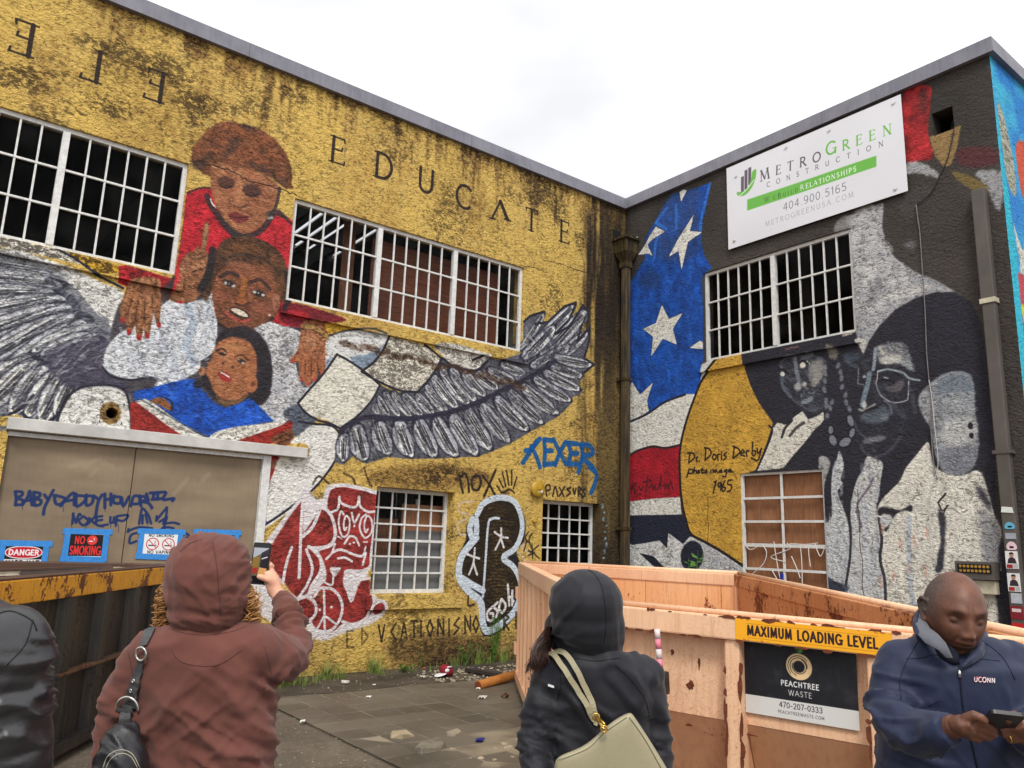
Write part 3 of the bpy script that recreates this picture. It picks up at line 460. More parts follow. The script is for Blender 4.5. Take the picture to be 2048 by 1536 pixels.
P(z(540, 300, 560, 262, 640, 250, 720, 268, 864, 300, 862, 430, 850, 560, 830, 680, 820, 790, 750, 830, 680, 830, 640, 860, 640, 930, 700, 1010, 760, 890, 815, 880, 820, 1010, 835, 1100, 780, 1150, 700, 1185, 640, 1180, 560, 1240, 470, 1230, 420, 1160, 440, 1080, 420, 1010, 470, 940, 520, 880, 510, 780, 470, 700, 540, 660, 590, 590, 570, 470, 530, 400), RD, 1, 1.5, 1, .6, .5, .35)
P(z(326, 1040, 380, 1010, 420, 1040, 445, 1100, 430, 1150, 380, 1170, 350, 1110), RD, 1, 1.5, 1, .6, .5, .3); P(z(826, 1070, 870, 1040, 908, 1060, 900, 1110, 850, 1120), RD, 1, 1.5, 1, .6, .5, .3)
B(640, 1190, 6, 9, (190, 168, 90), 0, 3, .5)
P(z(545, 805, 600, 800, 620, 810, 575, 870, 560, 850), WS, 1, 1, 1)
for v, wd in (((365, 290, 350, 500, 345, 640, 335, 870), 6.5), ((360, 590, 430, 520, 480, 400), 7), ((480, 380, 550, 440, 582, 560, 550, 650, 440, 670, 400, 660), 7), ((385, 680, 425, 800, 400, 900, 340, 1000), 6), ((285, 665, 250, 770, 225, 900), 6), ((420, 670, 480, 740, 480, 830, 420, 930, 400, 1000), 7),
              ((540, 430, 600, 400, 610, 320, 620, 360, 690, 390, 730, 380, 745, 320, 750, 380, 800, 420, 860, 420), 5), ((500, 380, 520, 300, 560, 255, 640, 240, 760, 262, 866, 296), 7), ((860, 440, 840, 600, 825, 720, 820, 790, 760, 825, 660, 825, 655, 870, 690, 1030, 740, 900, 815, 875), 5.5),
              ((640, 440, 620, 420, 605, 500, 630, 590, 670, 570, 680, 480, 655, 450, 640, 500, 645, 545, 660, 530), 4), ((790, 440, 760, 470, 750, 540, 785, 600, 830, 560, 830, 480, 800, 450, 780, 510, 790, 560, 805, 540), 4), ((695, 430, 712, 495, 745, 440), 4.5), ((712, 515, 712, 520), 4), ((600, 590, 625, 605), 3),
              ((645, 640, 680, 590, 720, 600, 745, 650), 4.5), ((680, 640, 684, 640), 4), ((706, 632, 710, 632), 4), ((580, 640, 560, 700, 520, 745), 4.5), ((560, 700, 620, 680, 700, 710, 760, 725, 790, 700, 770, 780), 5), ((790, 660, 780, 700), 4), ((600, 740, 650, 735, 695, 760), 4.5), ((775, 628, 800, 628), 3),
              ((500, 900, 560, 920, 570, 850), 4), ((440, 1000, 480, 945, 560, 950, 615, 1010, 630, 1090, 600, 1180, 540, 1235, 450, 1235), 6), ((330, 1020, 400, 1000, 450, 1060, 440, 1130, 380, 1180), 6), ((505, 950, 508, 1110, 510, 1235), 5), ((508, 1130, 450, 1235), 4.5), ((508, 1130, 590, 1190), 4.5), ((555, 1072, 557, 1074), 5), ((475, 1090, 477, 1092), 5),
              ((630, 1170, 700, 1190, 790, 1150, 830, 1060, 880, 1030, 915, 1050, 910, 1110, 850, 1140), 6), ((60, 1000, 90, 700, 180, 550, 350, 330), 8)):
    S_(z(*v), wd, WS, 1, 1.6, 1, .35, .6)
# black shape with white outline
P(z(1545, 420, 1590, 345, 1690, 305, 1790, 330, 1850, 400, 1880, 500, 1870, 620, 1820, 690, 1840, 760, 1870, 850, 1870, 1000, 1830, 1110, 1730, 1220, 1630, 1275, 1575, 1230, 1560, 1060, 1470, 980, 1410, 880, 1415, 740, 1470, 620, 1480, 520, 1520, 450), (34, 32, 40), 1, 2.5, 1, .4, .6)
P(z(1560, 430, 1600, 370, 1690, 345, 1780, 360, 1830, 430, 1850, 540, 1820, 650, 1740, 720, 1800, 790, 1835, 880, 1830, 1000, 1780, 1090, 1700, 1170, 1640, 1200, 1620, 1120, 1600, 990, 1500, 920, 1440, 830, 1450, 720, 1520, 620, 1550, 520), (52, 42, 28), 1, 2, 1, .85, .6, .3)
r_ = random.Random(3)
for k in range(34):
    y_ = 380+k*22; x_ = r_.uniform(1580, 1680); S_(z(x_, y_, x_+60, y_-6, x_+r_.uniform(90, 160), y_+4), 2.5, (132, 104, 48), 1, 1.5, .55, .9, .9)
for v, wd in (((1550, 440, 1600, 360, 1700, 325, 1800, 350, 1850, 450, 1855, 560, 1810, 670, 1730, 735, 1800, 800, 1845, 900, 1840, 1000), 11), ((1700, 465, 1650, 470, 1625, 520, 1605, 800, 1590, 1000), 5), ((1845, 1010, 1800, 1110, 1700, 1200, 1620, 1235, 1590, 1180, 1575, 1040, 1500, 970, 1430, 870, 1440, 740, 1500, 650, 1545, 600), 14), ((1520, 470, 1500, 540, 1520, 600, 1545, 570, 1545, 480), 12), ((1440, 870, 1520, 920, 1590, 960), 12)):
    S_(z(*v), wd, (206, 216, 226), 1, 1.8, 1, .35, .6)
for v in ((1715, 535, 1712, 600, 1675, 680), (1712, 600, 1732, 665), (1670, 560, 1715, 590, 1760, 600), (1535, 670, 1525, 770, 1495, 850), (1525, 770, 1550, 850), (1480, 710, 1530, 730, 1565, 740)): S_(z(*v), 4.2, WS, 1, 1.2, 1, .3, .5)
for v in ((1655, 1070, 1620, 1110, 1625, 1160, 1655, 1160, 1660, 1120, 1640, 1115), (1690, 1040, 1665, 1070, 1690, 1100, 1680, 1140), (1715, 1020, 1700, 1080, 1725, 1110, 1745, 1060, 1720, 1020), (1760, 920, 1770, 1060), (1790, 960, 1790, 1060), (1765, 1010, 1790, 1000), (1798, 1030, 1799, 1032)): S_(z(*v), 5, WS, 1, 1.2, 1, .3, .5)
for v in ((1530, 350, 1440, 360, 1430, 420, 1490, 440), (1480, 470, 1420, 500, 1430, 570, 1470, 580), (1830, 700, 1870, 740, 1860, 780), (1880, 640, 1850, 660, 1900, 700)): S_(z(*v), 4, (206, 190, 190), 1, 2, .6, None, .9)
for v in ((1900, 560, 1880, 600, 1910, 640), (1925, 570, 1905, 610, 1920, 670), (1890, 620, 1870, 690), (1915, 700, 1970, 650), (1925, 640, 1930, 740), (1930, 700, 1975, 740), (1900, 720, 1940, 700, 1900, 690)): S_(z(*v), 3, DK, 1, 1.2, .8, .7, .6)
for v in ((1490, 1000, 1490, 1060, 1530, 1055),): S_(z(*v), 4, DK, 1, 1.2, .8, .7, .6)
# the angular line of capitals along the footing
zz_ = 1235; xs = 690
segs = {'E': [(.6, 1, 0, 1, 0, 0, .6, 0), (0, .5, .5, .5)], 'D': [(0, 0, 0, 1, .6, .5, 0, 0)], 'U': [(0, 1, .3, 0, .6, 1)], 'C': [(.5, 1, 0, .5, .5, 0)], 'A': [(0, 0, .3, 1, .6, 0), (.15, .4, .45, .4)], 'T': [(.3, 0, .3, 1), (0, 1, .6, 1)], 'I': [(.1, 0, .1, 1)], 'O': [(.3, 1, 0, .5, .3, 0, .6, .5, .3, 1)], 'N': [(0, 0, 0, 1, .55, .1, .55, 1)], 'S': [(.5, 1, 0, .6, .5, .4, 0, 0)], 'R': [(0, 0, 0, 1, .5, .75, 0, .5, .5, 0)]}
for ch, px, py in (('E', 700, 1278), ('D', 730, 1273), ('U', 763, 1266), ('C', 788, 1263), ('A', 808, 1261), ('T', 828, 1258), ('I', 846, 1258), ('O', 860, 1256), ('N', 882, 1255), ('I', 902, 1254), ('S', 914, 1252), ('N', 936, 1248), ('O', 952, 1248), ('R', 1014, 1243), ('I', 1036, 1240)):
    for q in segs[ch]: S_([(px-6+q[i]*20, py+17-q[i+1]*33) for i in range(0, len(q), 2)], 3.8, (50, 38, 30), 0, 1.4, .8 if px > 750 else .45, .95, .7)
# more broken brown mottling
mm_ = np.clip((vnoise(LW.H, LW.W, 90, 77, 4, 1.2, .8)-.50)*6, 0, 1)*np.clip((vnoise(LW.H, LW.W, 300, 78, 2)-.38)*4, 0, 1)*((LW.rgb[..., 0] > .6) & (LW.rgb[..., 2] < .45))
LW.d = np.clip(LW.d+.33*mm_, 0, 1).astype(np.float32)
# drips of pale blue near the corner
for k in range(9): B(1209+r_.uniform(-5, 5), 1012+k*13, 2.5, r_.uniform(2, 6), (150, 184, 214), 0, 1, .8)

# ================================================================== right wall
P, S_, B = RW.poly, RW.stroke, RW.blob
n2 = vnoise(RW.H, RW.W, 180, 51, 3); RW.rgb *= (1+.5*(n2-.5))[..., None]
CH = (44, 43, 52)
z6 = Zm(1230, 450, 2.504); z3 = Zm(1200, 0, 2.415); z10 = Zm(1000, 850, 3.413); z13 = Zm(1500, 850, 3.737)
za = Zm(1540, 680, 6.827); zc = Zm(1140, 340, 6.827)
LG = (188, 188, 192)
# upper right
P(I(1806, 186, 1858, 172, 1862, 200, 1856, 260, 1866, 314, 1840, 322, 1811, 318), (158, 40, 44), 1, 2, 1, .35, .7, .5)
B(1846, 200, 10, 30, (84, 50, 46), 0, 6, .5)
P(I(1858, 274, 1888, 262, 1922, 250, 1914, 296, 1902, 330, 1888, 334, 1870, 312), (150, 122, 78), 0, 1.5, 1, .4, .3)
P(I(1904, 342, 1940, 352, 1975, 372, 1976, 388, 1950, 382, 1916, 360), (128, 108, 58), 1, 2, .8)
P(I(1915, 300, 1960, 292, 1992, 300, 1992, 328, 1950, 334, 1918, 328), (92, 44, 48), 1, 4, .8)
P(I(1810, 330, 1830, 322, 1862, 335, 1880, 355, 1860, 352, 1830, 346, 1812, 348), (178, 178, 182), 1, 3, .9, .5, .9)
P(I(1950, 348, 1975, 340, 2010, 350, 2000, 420, 1984, 400, 1972, 370), (172, 172, 176), 1, 3, .85, .5, .9)
P(I(1770, 396, 1800, 388, 1846, 372, 1866, 384, 1838, 420, 1816, 440, 1800, 420), (72, 68, 66), 1, 3, .9)
# pale neck and shoulder behind
P(I(1690, 432, 1712, 428, 1748, 412, 1768, 405, 1764, 450, 1770, 484, 1790, 516, 1830, 544, 1872, 560, 1908, 582, 1924, 592, 1868, 590, 1826, 604, 1788, 628, 1754, 664, 1736, 694, 1726, 712, 1714, 690, 1706, 560, 1700, 480), (172, 172, 176), 0, 2, 1, .6, .5, .12)
P(I(1706, 432, 1750, 414, 1758, 470, 1780, 520, 1820, 560, 1790, 600, 1740, 640, 1722, 560), (198, 198, 198), 1, 8, .7)
SR_(I(1706, 434, 1748, 414, 1764, 450, 1790, 516, 1830, 544, 1908, 584, 1826, 604, 1788, 628, 1736, 694, 1714, 690), [(110, 110, 118), (156, 156, 162), (198, 198, 198), (226, 224, 218)], 460, 13, 5, .8, .4, .8, (-.5, -.3), .85)
B(1748, 582, 14, 34, (120, 120, 126), .4, 8, .5); B(1738, 555, 12, 26, (226, 224, 220), .2, 8, .5); B(1815, 585, 50, 10, (216, 214, 208), -.25, 5, .7); S_(I(1706, 470, 1716, 540), 8, (210, 210, 208), 0, 5, .5)
B(1820, 490, 12, 8, (130, 130, 136), 0, 5, .6)
P(I(1668, 462, 1676, 440, 1694, 430, 1700, 440, 1690, 462), (150, 150, 150), 1, 3, .8)
# black head and everything under it
P(I(1485, 700, 1712, 650, 1726, 712, 1738, 682, 1758, 652, 1790, 620, 1830, 596, 1872, 584, 1912, 584, 1944, 606, 1964, 650, 1974, 720, 1990, 900, 1996, 1290, 1990, 1560, 1485, 1560), CH, 0, 1.5, 1, .25, .3, .12)
# flag
z_ = z6
P(I(1261, 560, 1290, 520, 1290, 476, 1312, 440, 1330, 408, 1345, 388, 1380, 380, 1420, 366, 1416, 400, 1404, 440, 1402, 480, 1410, 515, 1424, 535, 1404, 552, 1408, 700, 1406, 760, 1392, 790, 1370, 790, 1330, 803, 1294, 827, 1256, 842, 1254, 700), (24, 78, 168), 0, 2, 1, .4, .6, .3)
P(I(1312, 442, 1345, 388, 1400, 380, 1396, 430, 1400, 490, 1380, 520, 1330, 520, 1300, 500), (58, 70, 110), 1, 8, .55)
SR_ = lambda *a, **k: scumble(RW, *a, **k)
SR_(I(1261, 560, 1290, 520, 1330, 408, 1416, 380, 1404, 440, 1410, 515, 1404, 552, 1406, 760, 1370, 790, 1294, 827, 1256, 842), [(20, 44, 104), (22, 66, 146), (34, 92, 190), (66, 124, 214)], 620, 14, 6, 1.3, .35, .5, (-.1, .8), .85)
for v in ((1180, 710, 1320, 520), (1180, 720, 1310, 810), (1450, 480, 1450, 800), (1910, 190, 1800, 640, 1780, 860), (1280, 800, 1180, 960, 1150, 1200)): S_(zc(*v), 6, (52, 118, 214), 1, 2.5, .8, None, .8)
B(1262, 530, 14, 30, (52, 46, 48), 0, 8, .7); B(1300, 560, 20, 20, (40, 50, 80), 0, 10, .4)
WH = (228, 226, 218)
def star(pts):
    q = spline(RW.P(pts), True, 1)
    RW.stroke(np.vstack([q, q[:1]]), 5, (30, 40, 70), 0, 2, .7, None, .5, True); P(pts, WH, 0, 1, 1, .55, .35)
star(I(1388, 428, 1380, 462, 1405, 464, 1376, 484, 1363, 540, 1357, 502, 1337, 514, 1355, 480))
star(I(1366, 379, 1374, 380, 1362, 404, 1359, 384)); star(I(1257, 482, 1275, 472, 1278, 483))
star(I(1312, 453, 1330, 463, 1306, 478, 1296, 488, 1296, 492, 1306, 513, 1298, 507, 1276, 510, 1290, 490, 1300, 470))
star(I(1323.8, 609.7, 1337.8, 637.7, 1365.8, 625.7, 1345.8, 657.7, 1353.8, 689.6, 1325.8, 677.6, 1301.9, 713.6, 1305.9, 673.6, 1285.9, 657.7, 1311.9, 645.7))
star(I(1378, 696, 1400, 681, 1406, 684, 1406, 698)); star(I(1264, 763, 1280, 789, 1306, 765, 1294, 801, 1298, 822, 1278, 834, 1262, 840, 1254, 829, 1254, 790))
P(I(1254, 842, 1294, 826, 1330, 803, 1368, 788, 1396, 788, 1376, 840, 1364, 892, 1330, 896, 1300, 892, 1270, 902, 1252, 916), WH, 0, 1.2, 1, .5)
S_(I(1254, 846, 1294, 828, 1330, 804, 1370, 789), 4, (40, 40, 60))
P(I(1252, 918, 1272, 904, 1304, 894, 1331, 897, 1364, 890, 1360, 994, 1308, 997, 1252, 1004), (168, 28, 44), 0, 1.2, 1, .4, .4, .2)
S_(I(1252, 916, 1272, 903, 1304, 893, 1331, 896, 1364, 889), 4, (50, 34, 40))
P(I(1252, 1004, 1308, 997, 1360, 994, 1363, 1030, 1252, 1032), WH, 0, 1.2, 1, .55)
P(I(1252, 1031, 1364, 1029, 1390, 1075, 1366, 1088, 1337, 1066, 1334, 1097, 1319, 1082, 1290, 1086, 1264, 1090, 1252, 1080), (34, 38, 56), 0, 1.2, 1, .25)
P(I(1252, 1082, 1264, 1090, 1290, 1086, 1319, 1081, 1334, 1097, 1337, 1066, 1366, 1088, 1380, 1073, 1402, 1079, 1442, 1105, 1492, 1136, 1492, 1240, 1252, 1240), (222, 222, 220), 0, 1.2, 1, .6)
P(I(1278, 1106, 1306, 1112, 1332, 1138, 1316, 1140), (30, 34, 50), 0, 1.2, 1); P(I(1400, 1085, 1480, 1136, 1480, 1160, 1400, 1160), (170, 172, 178), 1, 6, .6); B(1384, 1112, 23, 31, (34, 38, 54), .1, 2, 1)
# gold disc
P(I(1438, 716, 1486, 706, 1490, 740, 1502, 774, 1518, 806, 1546, 846, 1532, 890, 1512, 940, 1484, 950, 1484, 1132, 1446, 1105, 1410, 1084, 1382, 1068, 1372, 1040, 1364, 1005, 1360, 960, 1360, 900, 1370, 848, 1390, 793, 1406, 757), (204, 158, 64), 0, 1.2, 1, .5, .35, .12)
P(I(1407, 730, 1434, 716, 1406, 757, 1398, 774), (214, 214, 210), 0, 1.5, 1)
S_(I(1438, 716, 1406, 757, 1390, 793, 1371, 848, 1360, 900, 1360, 960, 1364, 1005, 1372, 1040, 1382, 1068, 1410, 1084, 1446, 1105, 1486, 1132), 5, (38, 32, 34), 1, 1.2)
z = z10
def pen(v, wd=3.1, col=(34, 26, 28), a=.92): S_(v, wd, col, 1, 1, a, None, .3)
for v in ((1295, 195, 1288, 255), (1280, 190, 1320, 195, 1325, 225, 1288, 258), (1338, 225, 1345, 250), (1340, 225, 1350, 218), (1360, 246, 1361, 248), (1405, 160, 1400, 240), (1395, 155, 1430, 165, 1440, 200, 1400, 240), (1458, 200, 1450, 225, 1468, 235, 1475, 210, 1460, 200), (1488, 240, 1486, 205, 1500, 200), (1512, 200, 1512, 235), (1512, 182, 1512, 184), (1545, 190, 1528, 205, 1545, 220, 1525, 238),
          (1600, 145, 1590, 225), (1588, 145, 1625, 160, 1635, 190, 1595, 225), (1645, 195, 1668, 185, 1655, 170, 1643, 200, 1670, 212), (1685, 215, 1682, 180, 1700, 175), (1725, 120, 1722, 200, 1740, 205, 1745, 180, 1724, 175), (1755, 160, 1762, 195, 1785, 160), (1785, 160, 1760, 240, 1715, 225),
          (1292, 300, 1275, 355), (1290, 305, 1315, 305, 1310, 330, 1288, 330), (1328, 290, 1322, 330), (1324, 315, 1340, 310, 1338, 330), (1355, 310, 1348, 328, 1362, 325, 1358, 310), (1380, 295, 1378, 328, 1390, 325), (1370, 308, 1392, 306), (1405, 308, 1398, 326, 1412, 322, 1408, 306), (1440, 308, 1438, 326), (1455, 325, 1455, 305, 1470, 325, 1472, 305, 1486, 325), (1505, 308, 1495, 320, 1510, 322, 1512, 306, 1516, 325), (1545, 305, 1530, 315, 1545, 320, 1548, 305, 1540, 350, 1520, 350), (1562, 315, 1578, 308, 1566, 303, 1560, 318, 1590, 320),
          (1475, 385, 1455, 465), (1462, 390, 1476, 383), (1508, 395, 1490, 400, 1495, 425, 1512, 400, 1505, 445), (1535, 380, 1515, 430, 1525, 455, 1540, 430, 1520, 425), (1585, 375, 1560, 380, 1555, 405, 1580, 410, 1575, 445, 1550, 455)): pen(z(*v))
for v in ((905, 430, 925, 395, 915, 465, 940, 440), (950, 420, 960, 445, 975, 425), (1010, 345, 995, 460), (980, 390, 1030, 375), (1020, 430, 1040, 405, 1045, 440, 1060, 410, 1062, 440, 1085, 425, 1100, 345, 1095, 440), (1110, 420, 1125, 405, 1128, 440, 1145, 400, 1150, 435, 1165, 385, 1180, 440), (960, 470, 940, 480), (905, 395, 900, 440)): pen(z(*v), 3, (74, 22, 30), .8)
# --- young woman
za_ = lambda v, col, soft=4, a=.8: P(za(*v), col, 1, soft, a, None, .8)
za_((120, 320, 330, 240, 640, 220, 760, 300, 740, 700, 720, 940, 560, 1010, 420, 940, 280, 790, 150, 620), (52, 53, 62), 4, .95)
SR_ = lambda *a, **k: scumble(RW, *a, **k)
SR_(za(120, 320, 330, 240, 640, 220, 760, 300, 740, 700, 720, 940, 560, 1010, 420, 940, 280, 790, 150, 620), [(34, 34, 44), (54, 56, 66), (84, 88, 98), (122, 126, 132)], 420, 8, 3.5, .9, .45, .8, (.7, -.5), .75)
za_((560, 300, 700, 250, 740, 330, 680, 560, 610, 620, 540, 540, 520, 420), (142, 142, 140), 5, .8); za_((420, 270, 500, 180, 600, 170, 560, 250), (120, 124, 134), 3, .7)
S_(za(340, 250, 360, 400, 390, 560, 380, 640), 8, (132, 138, 148), 1, 4, .8); B(*za(380, 640)[0], 8, 8, (178, 178, 176), 0, 3, .85); B(*za(470, 605)[0], 5, 5, (196, 190, 184), 0, 2, .9)
S_(za(160, 520, 180, 640, 280, 770), 6, (92, 104, 120), 1, 3, .8)
B(*za(170, 465)[0], 5, 4.5, (226, 222, 214), .5, 1, 1); B(*za(445, 345)[0], 6, 6, (226, 220, 208), 0, 1.2, 1); B(*za(225, 440)[0], 1.6, 1.6, WH, 0, .8, 1); B(*za(510, 295)[0], 1.8, 1.8, WH, 0, .8, 1); B(*za(535, 320)[0], 1.3, 1.3, WH, 0, .8, 1)
S_(za(110, 410, 180, 400, 240, 460), 3, (24, 22, 30)); S_(za(400, 320, 450, 280, 520, 330), 3, (24, 22, 30))
S_(za(520, 715, 560, 730, 610, 710), 2.5, (120, 126, 134), 1, 1.2, .9); S_(za(460, 690, 470, 740), 2.5, (110, 118, 128), 1, 1.2, .8); B(*za(430, 760)[0], 2.5, 5, (110, 118, 128), 0, 1.2, .8)
za_((420, 840, 500, 800, 570, 770, 590, 810, 530, 860, 450, 880), (134, 146, 156), 2, .9); B(*za(600, 920)[0], 12, 9, (82, 86, 96), 0, 5, .7)
P(za(20, 1230, 100, 1130, 190, 1150, 240, 1160, 330, 1050, 440, 970, 500, 1050, 520, 1085, 640, 1040, 730, 980, 740, 1080, 690, 1150, 600, 1230, 520, 1340, 430, 1450, 330, 1560, 180, 1750, -190, 1790, -80, 1560, -10, 1400, 30, 1300), (224, 220, 208), 0, 1.2, 1, .6)
S_(za(300, 1100, 210, 1200, 160, 1330), 5, (40, 38, 44), 1, 1.5, .9, None, .5); S_(za(460, 1130, 360, 1200, 270, 1310), 6, (54, 48, 50), 1, 2.5, .8)
S_(za(-10, 1170, 30, 1250, -60, 1500, -190, 1790), 4, (36, 34, 40), 1, 1.2)
for x_, y_ in ((930, 350), (965, 440), (975, 520), (985, 640), (1030, 750), (1040, 850), (1085, 940), (750, 380), (755, 460), (750, 560), (742, 680), (765, 830), (770, 900), (845, 850), (820, 930), (780, 1040)): B(*za(x_, y_)[0], 4, 7, (136, 142, 152), random.uniform(-.4, .4), 1.8, .75)
for x_, y_, a_, b_, r0 in ((1100, 1100, 6, 12, -.3), (830, 1230, 5, 8, 0), (1120, 1270, 5, 10, .3), (860, 1370, 7, 11, -.4), (1025, 1395, 13, 8, -.5)): B(*za(x_, y_)[0], a_+2.5, b_+2.5, (26, 25, 34), r0, 1, 1); B(*za(x_, y_)[0], a_, b_, (132, 136, 146), r0, 1, .95)
za_((780, 90, 880, 80, 930, 180, 900, 260, 820, 240), (142, 136, 122), 4, .8); za_((1000, 200, 1200, 180, 1230, 260, 1050, 330), (72, 82, 96), 6, .7)
za_((1180, 0, 1320, 0, 1290, 120, 1270, 180, 1220, 90), (206, 204, 196), 1.5, 1)
# --- man with glasses
za_((1460, 100, 1560, 60, 1760, 40, 1880, 90, 1900, 220, 1960, 400, 1860, 350, 1760, 320, 1560, 330, 1480, 300), (150, 152, 154), 5, .85)
SR_(za(1200, 200, 1460, 60, 1900, 60, 1960, 420, 1980, 900, 1900, 1300, 1500, 1660, 1240, 1400, 1200, 950, 1280, 600), [(34, 34, 42), (44, 45, 54), (62, 64, 74), (92, 98, 108)], 700, 12, 4, .5, .42, .9, (-.7, -.5), .75)
SR_(za(1460, 100, 1560, 60, 1760, 40, 1880, 90, 1900, 220, 1960, 400, 1760, 320, 1560, 330, 1480, 300), [(70, 72, 78), (124, 126, 130), (176, 178, 176), (214, 212, 204)], 260, 9, 3, .4, .5, .9, (-.4, .6), .8)
za_((1500, 260, 1650, 200, 1800, 220, 1760, 310, 1560, 320), (208, 206, 198), 4, .8); za_((1780, 300, 1880, 300, 1970, 420, 1880, 400), (176, 184, 186), 3, .7); S_(za(1500, 100, 1545, 190), 6, (196, 190, 176), 1, 3, .8)
S_(za(1440, 120, 1425, 300, 1410, 400), 7, (150, 160, 170), 1, 2.5, .9); S_(za(1360, 460, 1330, 620, 1290, 760, 1260, 880), 10, (122, 138, 150), 1, 4, .9)
B(*za(1285, 890)[0], 5, 8, (206, 210, 206), 0, 2, .9); S_(za(1220, 950, 1290, 960, 1430, 880), 5, (160, 158, 158), 1, 1.8, .9)
S_(za(1260, 1000, 1330, 960, 1440, 920, 1520, 960), 5, (24, 22, 30), 1, 2, .9)
za_((1240, 1010, 1400, 980, 1540, 900, 1640, 1000, 1600, 1090, 1480, 1130, 1280, 1120), (96, 106, 116), 5, .8); B(*za(1560, 1060)[0], 8, 7, (132, 140, 146), 0, 4, .6)
za_((1270, 1360, 1400, 1320, 1580, 1310, 1540, 1370, 1400, 1400, 1290, 1420), (128, 128, 134), 3, .85); za_((1380, 1520, 1470, 1480, 1420, 1540), (110, 110, 116), 3, .8)
S_(za(1210, 380, 1200, 600, 1270, 610), 3, (120, 126, 136), 0, 1.2, .8); B(*za(1290, 500)[0], 4, 3, (170, 180, 186), 0, 1.2, .9)
S_(za(1470, 430, 1465, 520, 1450, 600, 1500, 740, 1600, 820, 1700, 855, 1850, 830, 1885, 780, 1895, 560), 2.6, (176, 170, 176), 1, 1, .9); S_(za(1470, 430, 1600, 400, 1720, 420, 1820, 450, 1900, 520, 2040, 550), 4, (160, 172, 178), 1, 1.5, .9)
za_((1530, 600, 1640, 640, 1720, 590, 1830, 520, 1810, 660, 1740, 710, 1620, 700), (104, 100, 104), 4, .8); S_(za(1560, 510, 1610, 525), 2.5, (190, 190, 186), 0, 1, .9); S_(za(1500, 560, 1600, 540, 1700, 590), 4, (26, 24, 32), 1, 2, .8)
for q_0, c_, w0 in ((za(150, 300, 250, 230, 420, 215, 600, 220, 760, 290), (92, 96, 106), 5), (za(150, 560, 200, 690, 300, 800, 430, 900, 560, 960, 700, 930), (96, 102, 112), 4), (za(600, 380, 640, 480, 600, 600), (168, 164, 156), 12), (za(660, 320, 700, 420, 680, 520), (150, 146, 140), 10), (za(400, 430, 470, 450, 530, 420), (90, 92, 100), 4), (za(140, 500, 190, 520, 240, 495), (90, 92, 100), 3), (za(330, 690, 350, 715), (40, 38, 46), 3), (za(480, 640, 520, 660), (150, 146, 140), 4),
                   (za(1500, 380, 1640, 350, 1800, 370, 1900, 440), (52, 50, 58), 6), (za(1150, 1120, 1200, 1240, 1300, 1330), (86, 90, 100), 5), (za(1240, 1440, 1300, 1540, 1460, 1600, 1640, 1500, 1780, 1330), (84, 86, 96), 6), (za(1660, 860, 1760, 980, 1840, 1060), (76, 82, 94), 8), (za(1560, 820, 1640, 900, 1660, 1000), (120, 130, 138), 5), (za(1900, 640, 1960, 800, 1980, 1000), (74, 76, 86), 8), (za(1420, 560, 1460, 640, 1500, 740), (92, 98, 108), 4), (za(1040, 240, 1100, 330, 1180, 360), (84, 92, 104), 7)):
    S_(q_0, w0, c_, 1, 3.5, .6, None, 1.2)
# --- hand
P(z6(1518, 880, 1540, 830, 1600, 775, 1650, 745, 1720, 732, 1780, 752, 1800, 830, 1802, 920, 1812, 1000, 1822, 1100, 1800, 1200, 1740, 1252, 1680, 1255, 1630, 1215, 1600, 1140, 1585, 1050, 1570, 1000, 1535, 940), (150, 153, 158), 1, 2, 1, .5, .4, .15)
SR_(z6(1530, 880, 1600, 775, 1720, 740, 1790, 770, 1805, 920, 1820, 1100, 1740, 1245, 1640, 1220, 1585, 1050), [(88, 96, 108), (130, 134, 142), (172, 174, 176), (214, 212, 206)], 520, 11, 4, .7, .45, .9, (-.3, .3), .85)
P(z6(1620, 780, 1700, 740, 1780, 765, 1790, 850, 1700, 830, 1620, 860), (108, 120, 132), 1, 7, .7); P(z6(1640, 1000, 1740, 960, 1800, 980, 1800, 1060, 1720, 1110, 1640, 1090), (206, 206, 202), 1, 8, .7); P(z6(1620, 1130, 1700, 1120, 1810, 1110, 1790, 1210, 1740, 1248, 1680, 1250), (112, 114, 126), 1, 8, .6); P(z6(1530, 870, 1570, 830, 1600, 900, 1600, 980, 1560, 980), (178, 180, 182), 1, 6, .6)
B(*z6(1780, 1006)[0], 5.5, 7, (34, 32, 38), 0, 1, 1); B(*z6(1785, 1054)[0], 4.5, 6, (34, 32, 38), 0, 1, 1)
# --- white shirts and dark folds
WC = (226, 222, 210); zs = z13
def q_(v, col, soft=1.3, a=1, d=.55): P(zs(*v), col, 1, soft, a, d, .5, .06)
q_((515, 250, 560, 235, 600, 270, 590, 330, 560, 420, 545, 560, 530, 600, 520, 400), (184, 184, 182), 2.5, .9)
q_((665, 195, 690, 240, 702, 300, 680, 400, 690, 440, 655, 500, 690, 600, 730, 720, 745, 850, 748, 980, 735, 1080, 716, 1190, 640, 1170, 555, 1120, 545, 900, 550, 745, 590, 725, 615, 660, 608, 520, 610, 400, 622, 320, 650, 260), (204, 206, 208))
q_((875, 235, 935, 255, 992, 285, 975, 420, 960, 540, 945, 610, 960, 720, 975, 850, 970, 1000, 1000, 1160, 1030, 1500, 700, 1500, 640, 1400, 700, 1210, 740, 1060, 750, 900, 745, 700, 752, 600, 775, 490, 800, 400, 840, 320), (206, 206, 204))
q_((1325, 130, 1350, 200, 1375, 300, 1440, 350, 1520, 378, 1600, 372, 1690, 340, 1735, 370, 1760, 440, 1790, 540, 1830, 680, 1880, 800, 1850, 1000, 1900, 1120, 1850, 1350, 1880, 1700, 990, 1700, 1020, 1330, 1000, 1160, 972, 1000, 985, 850, 965, 740, 950, 640, 985, 560, 1060, 480, 1120, 420, 1160, 330, 1230, 240), WC)
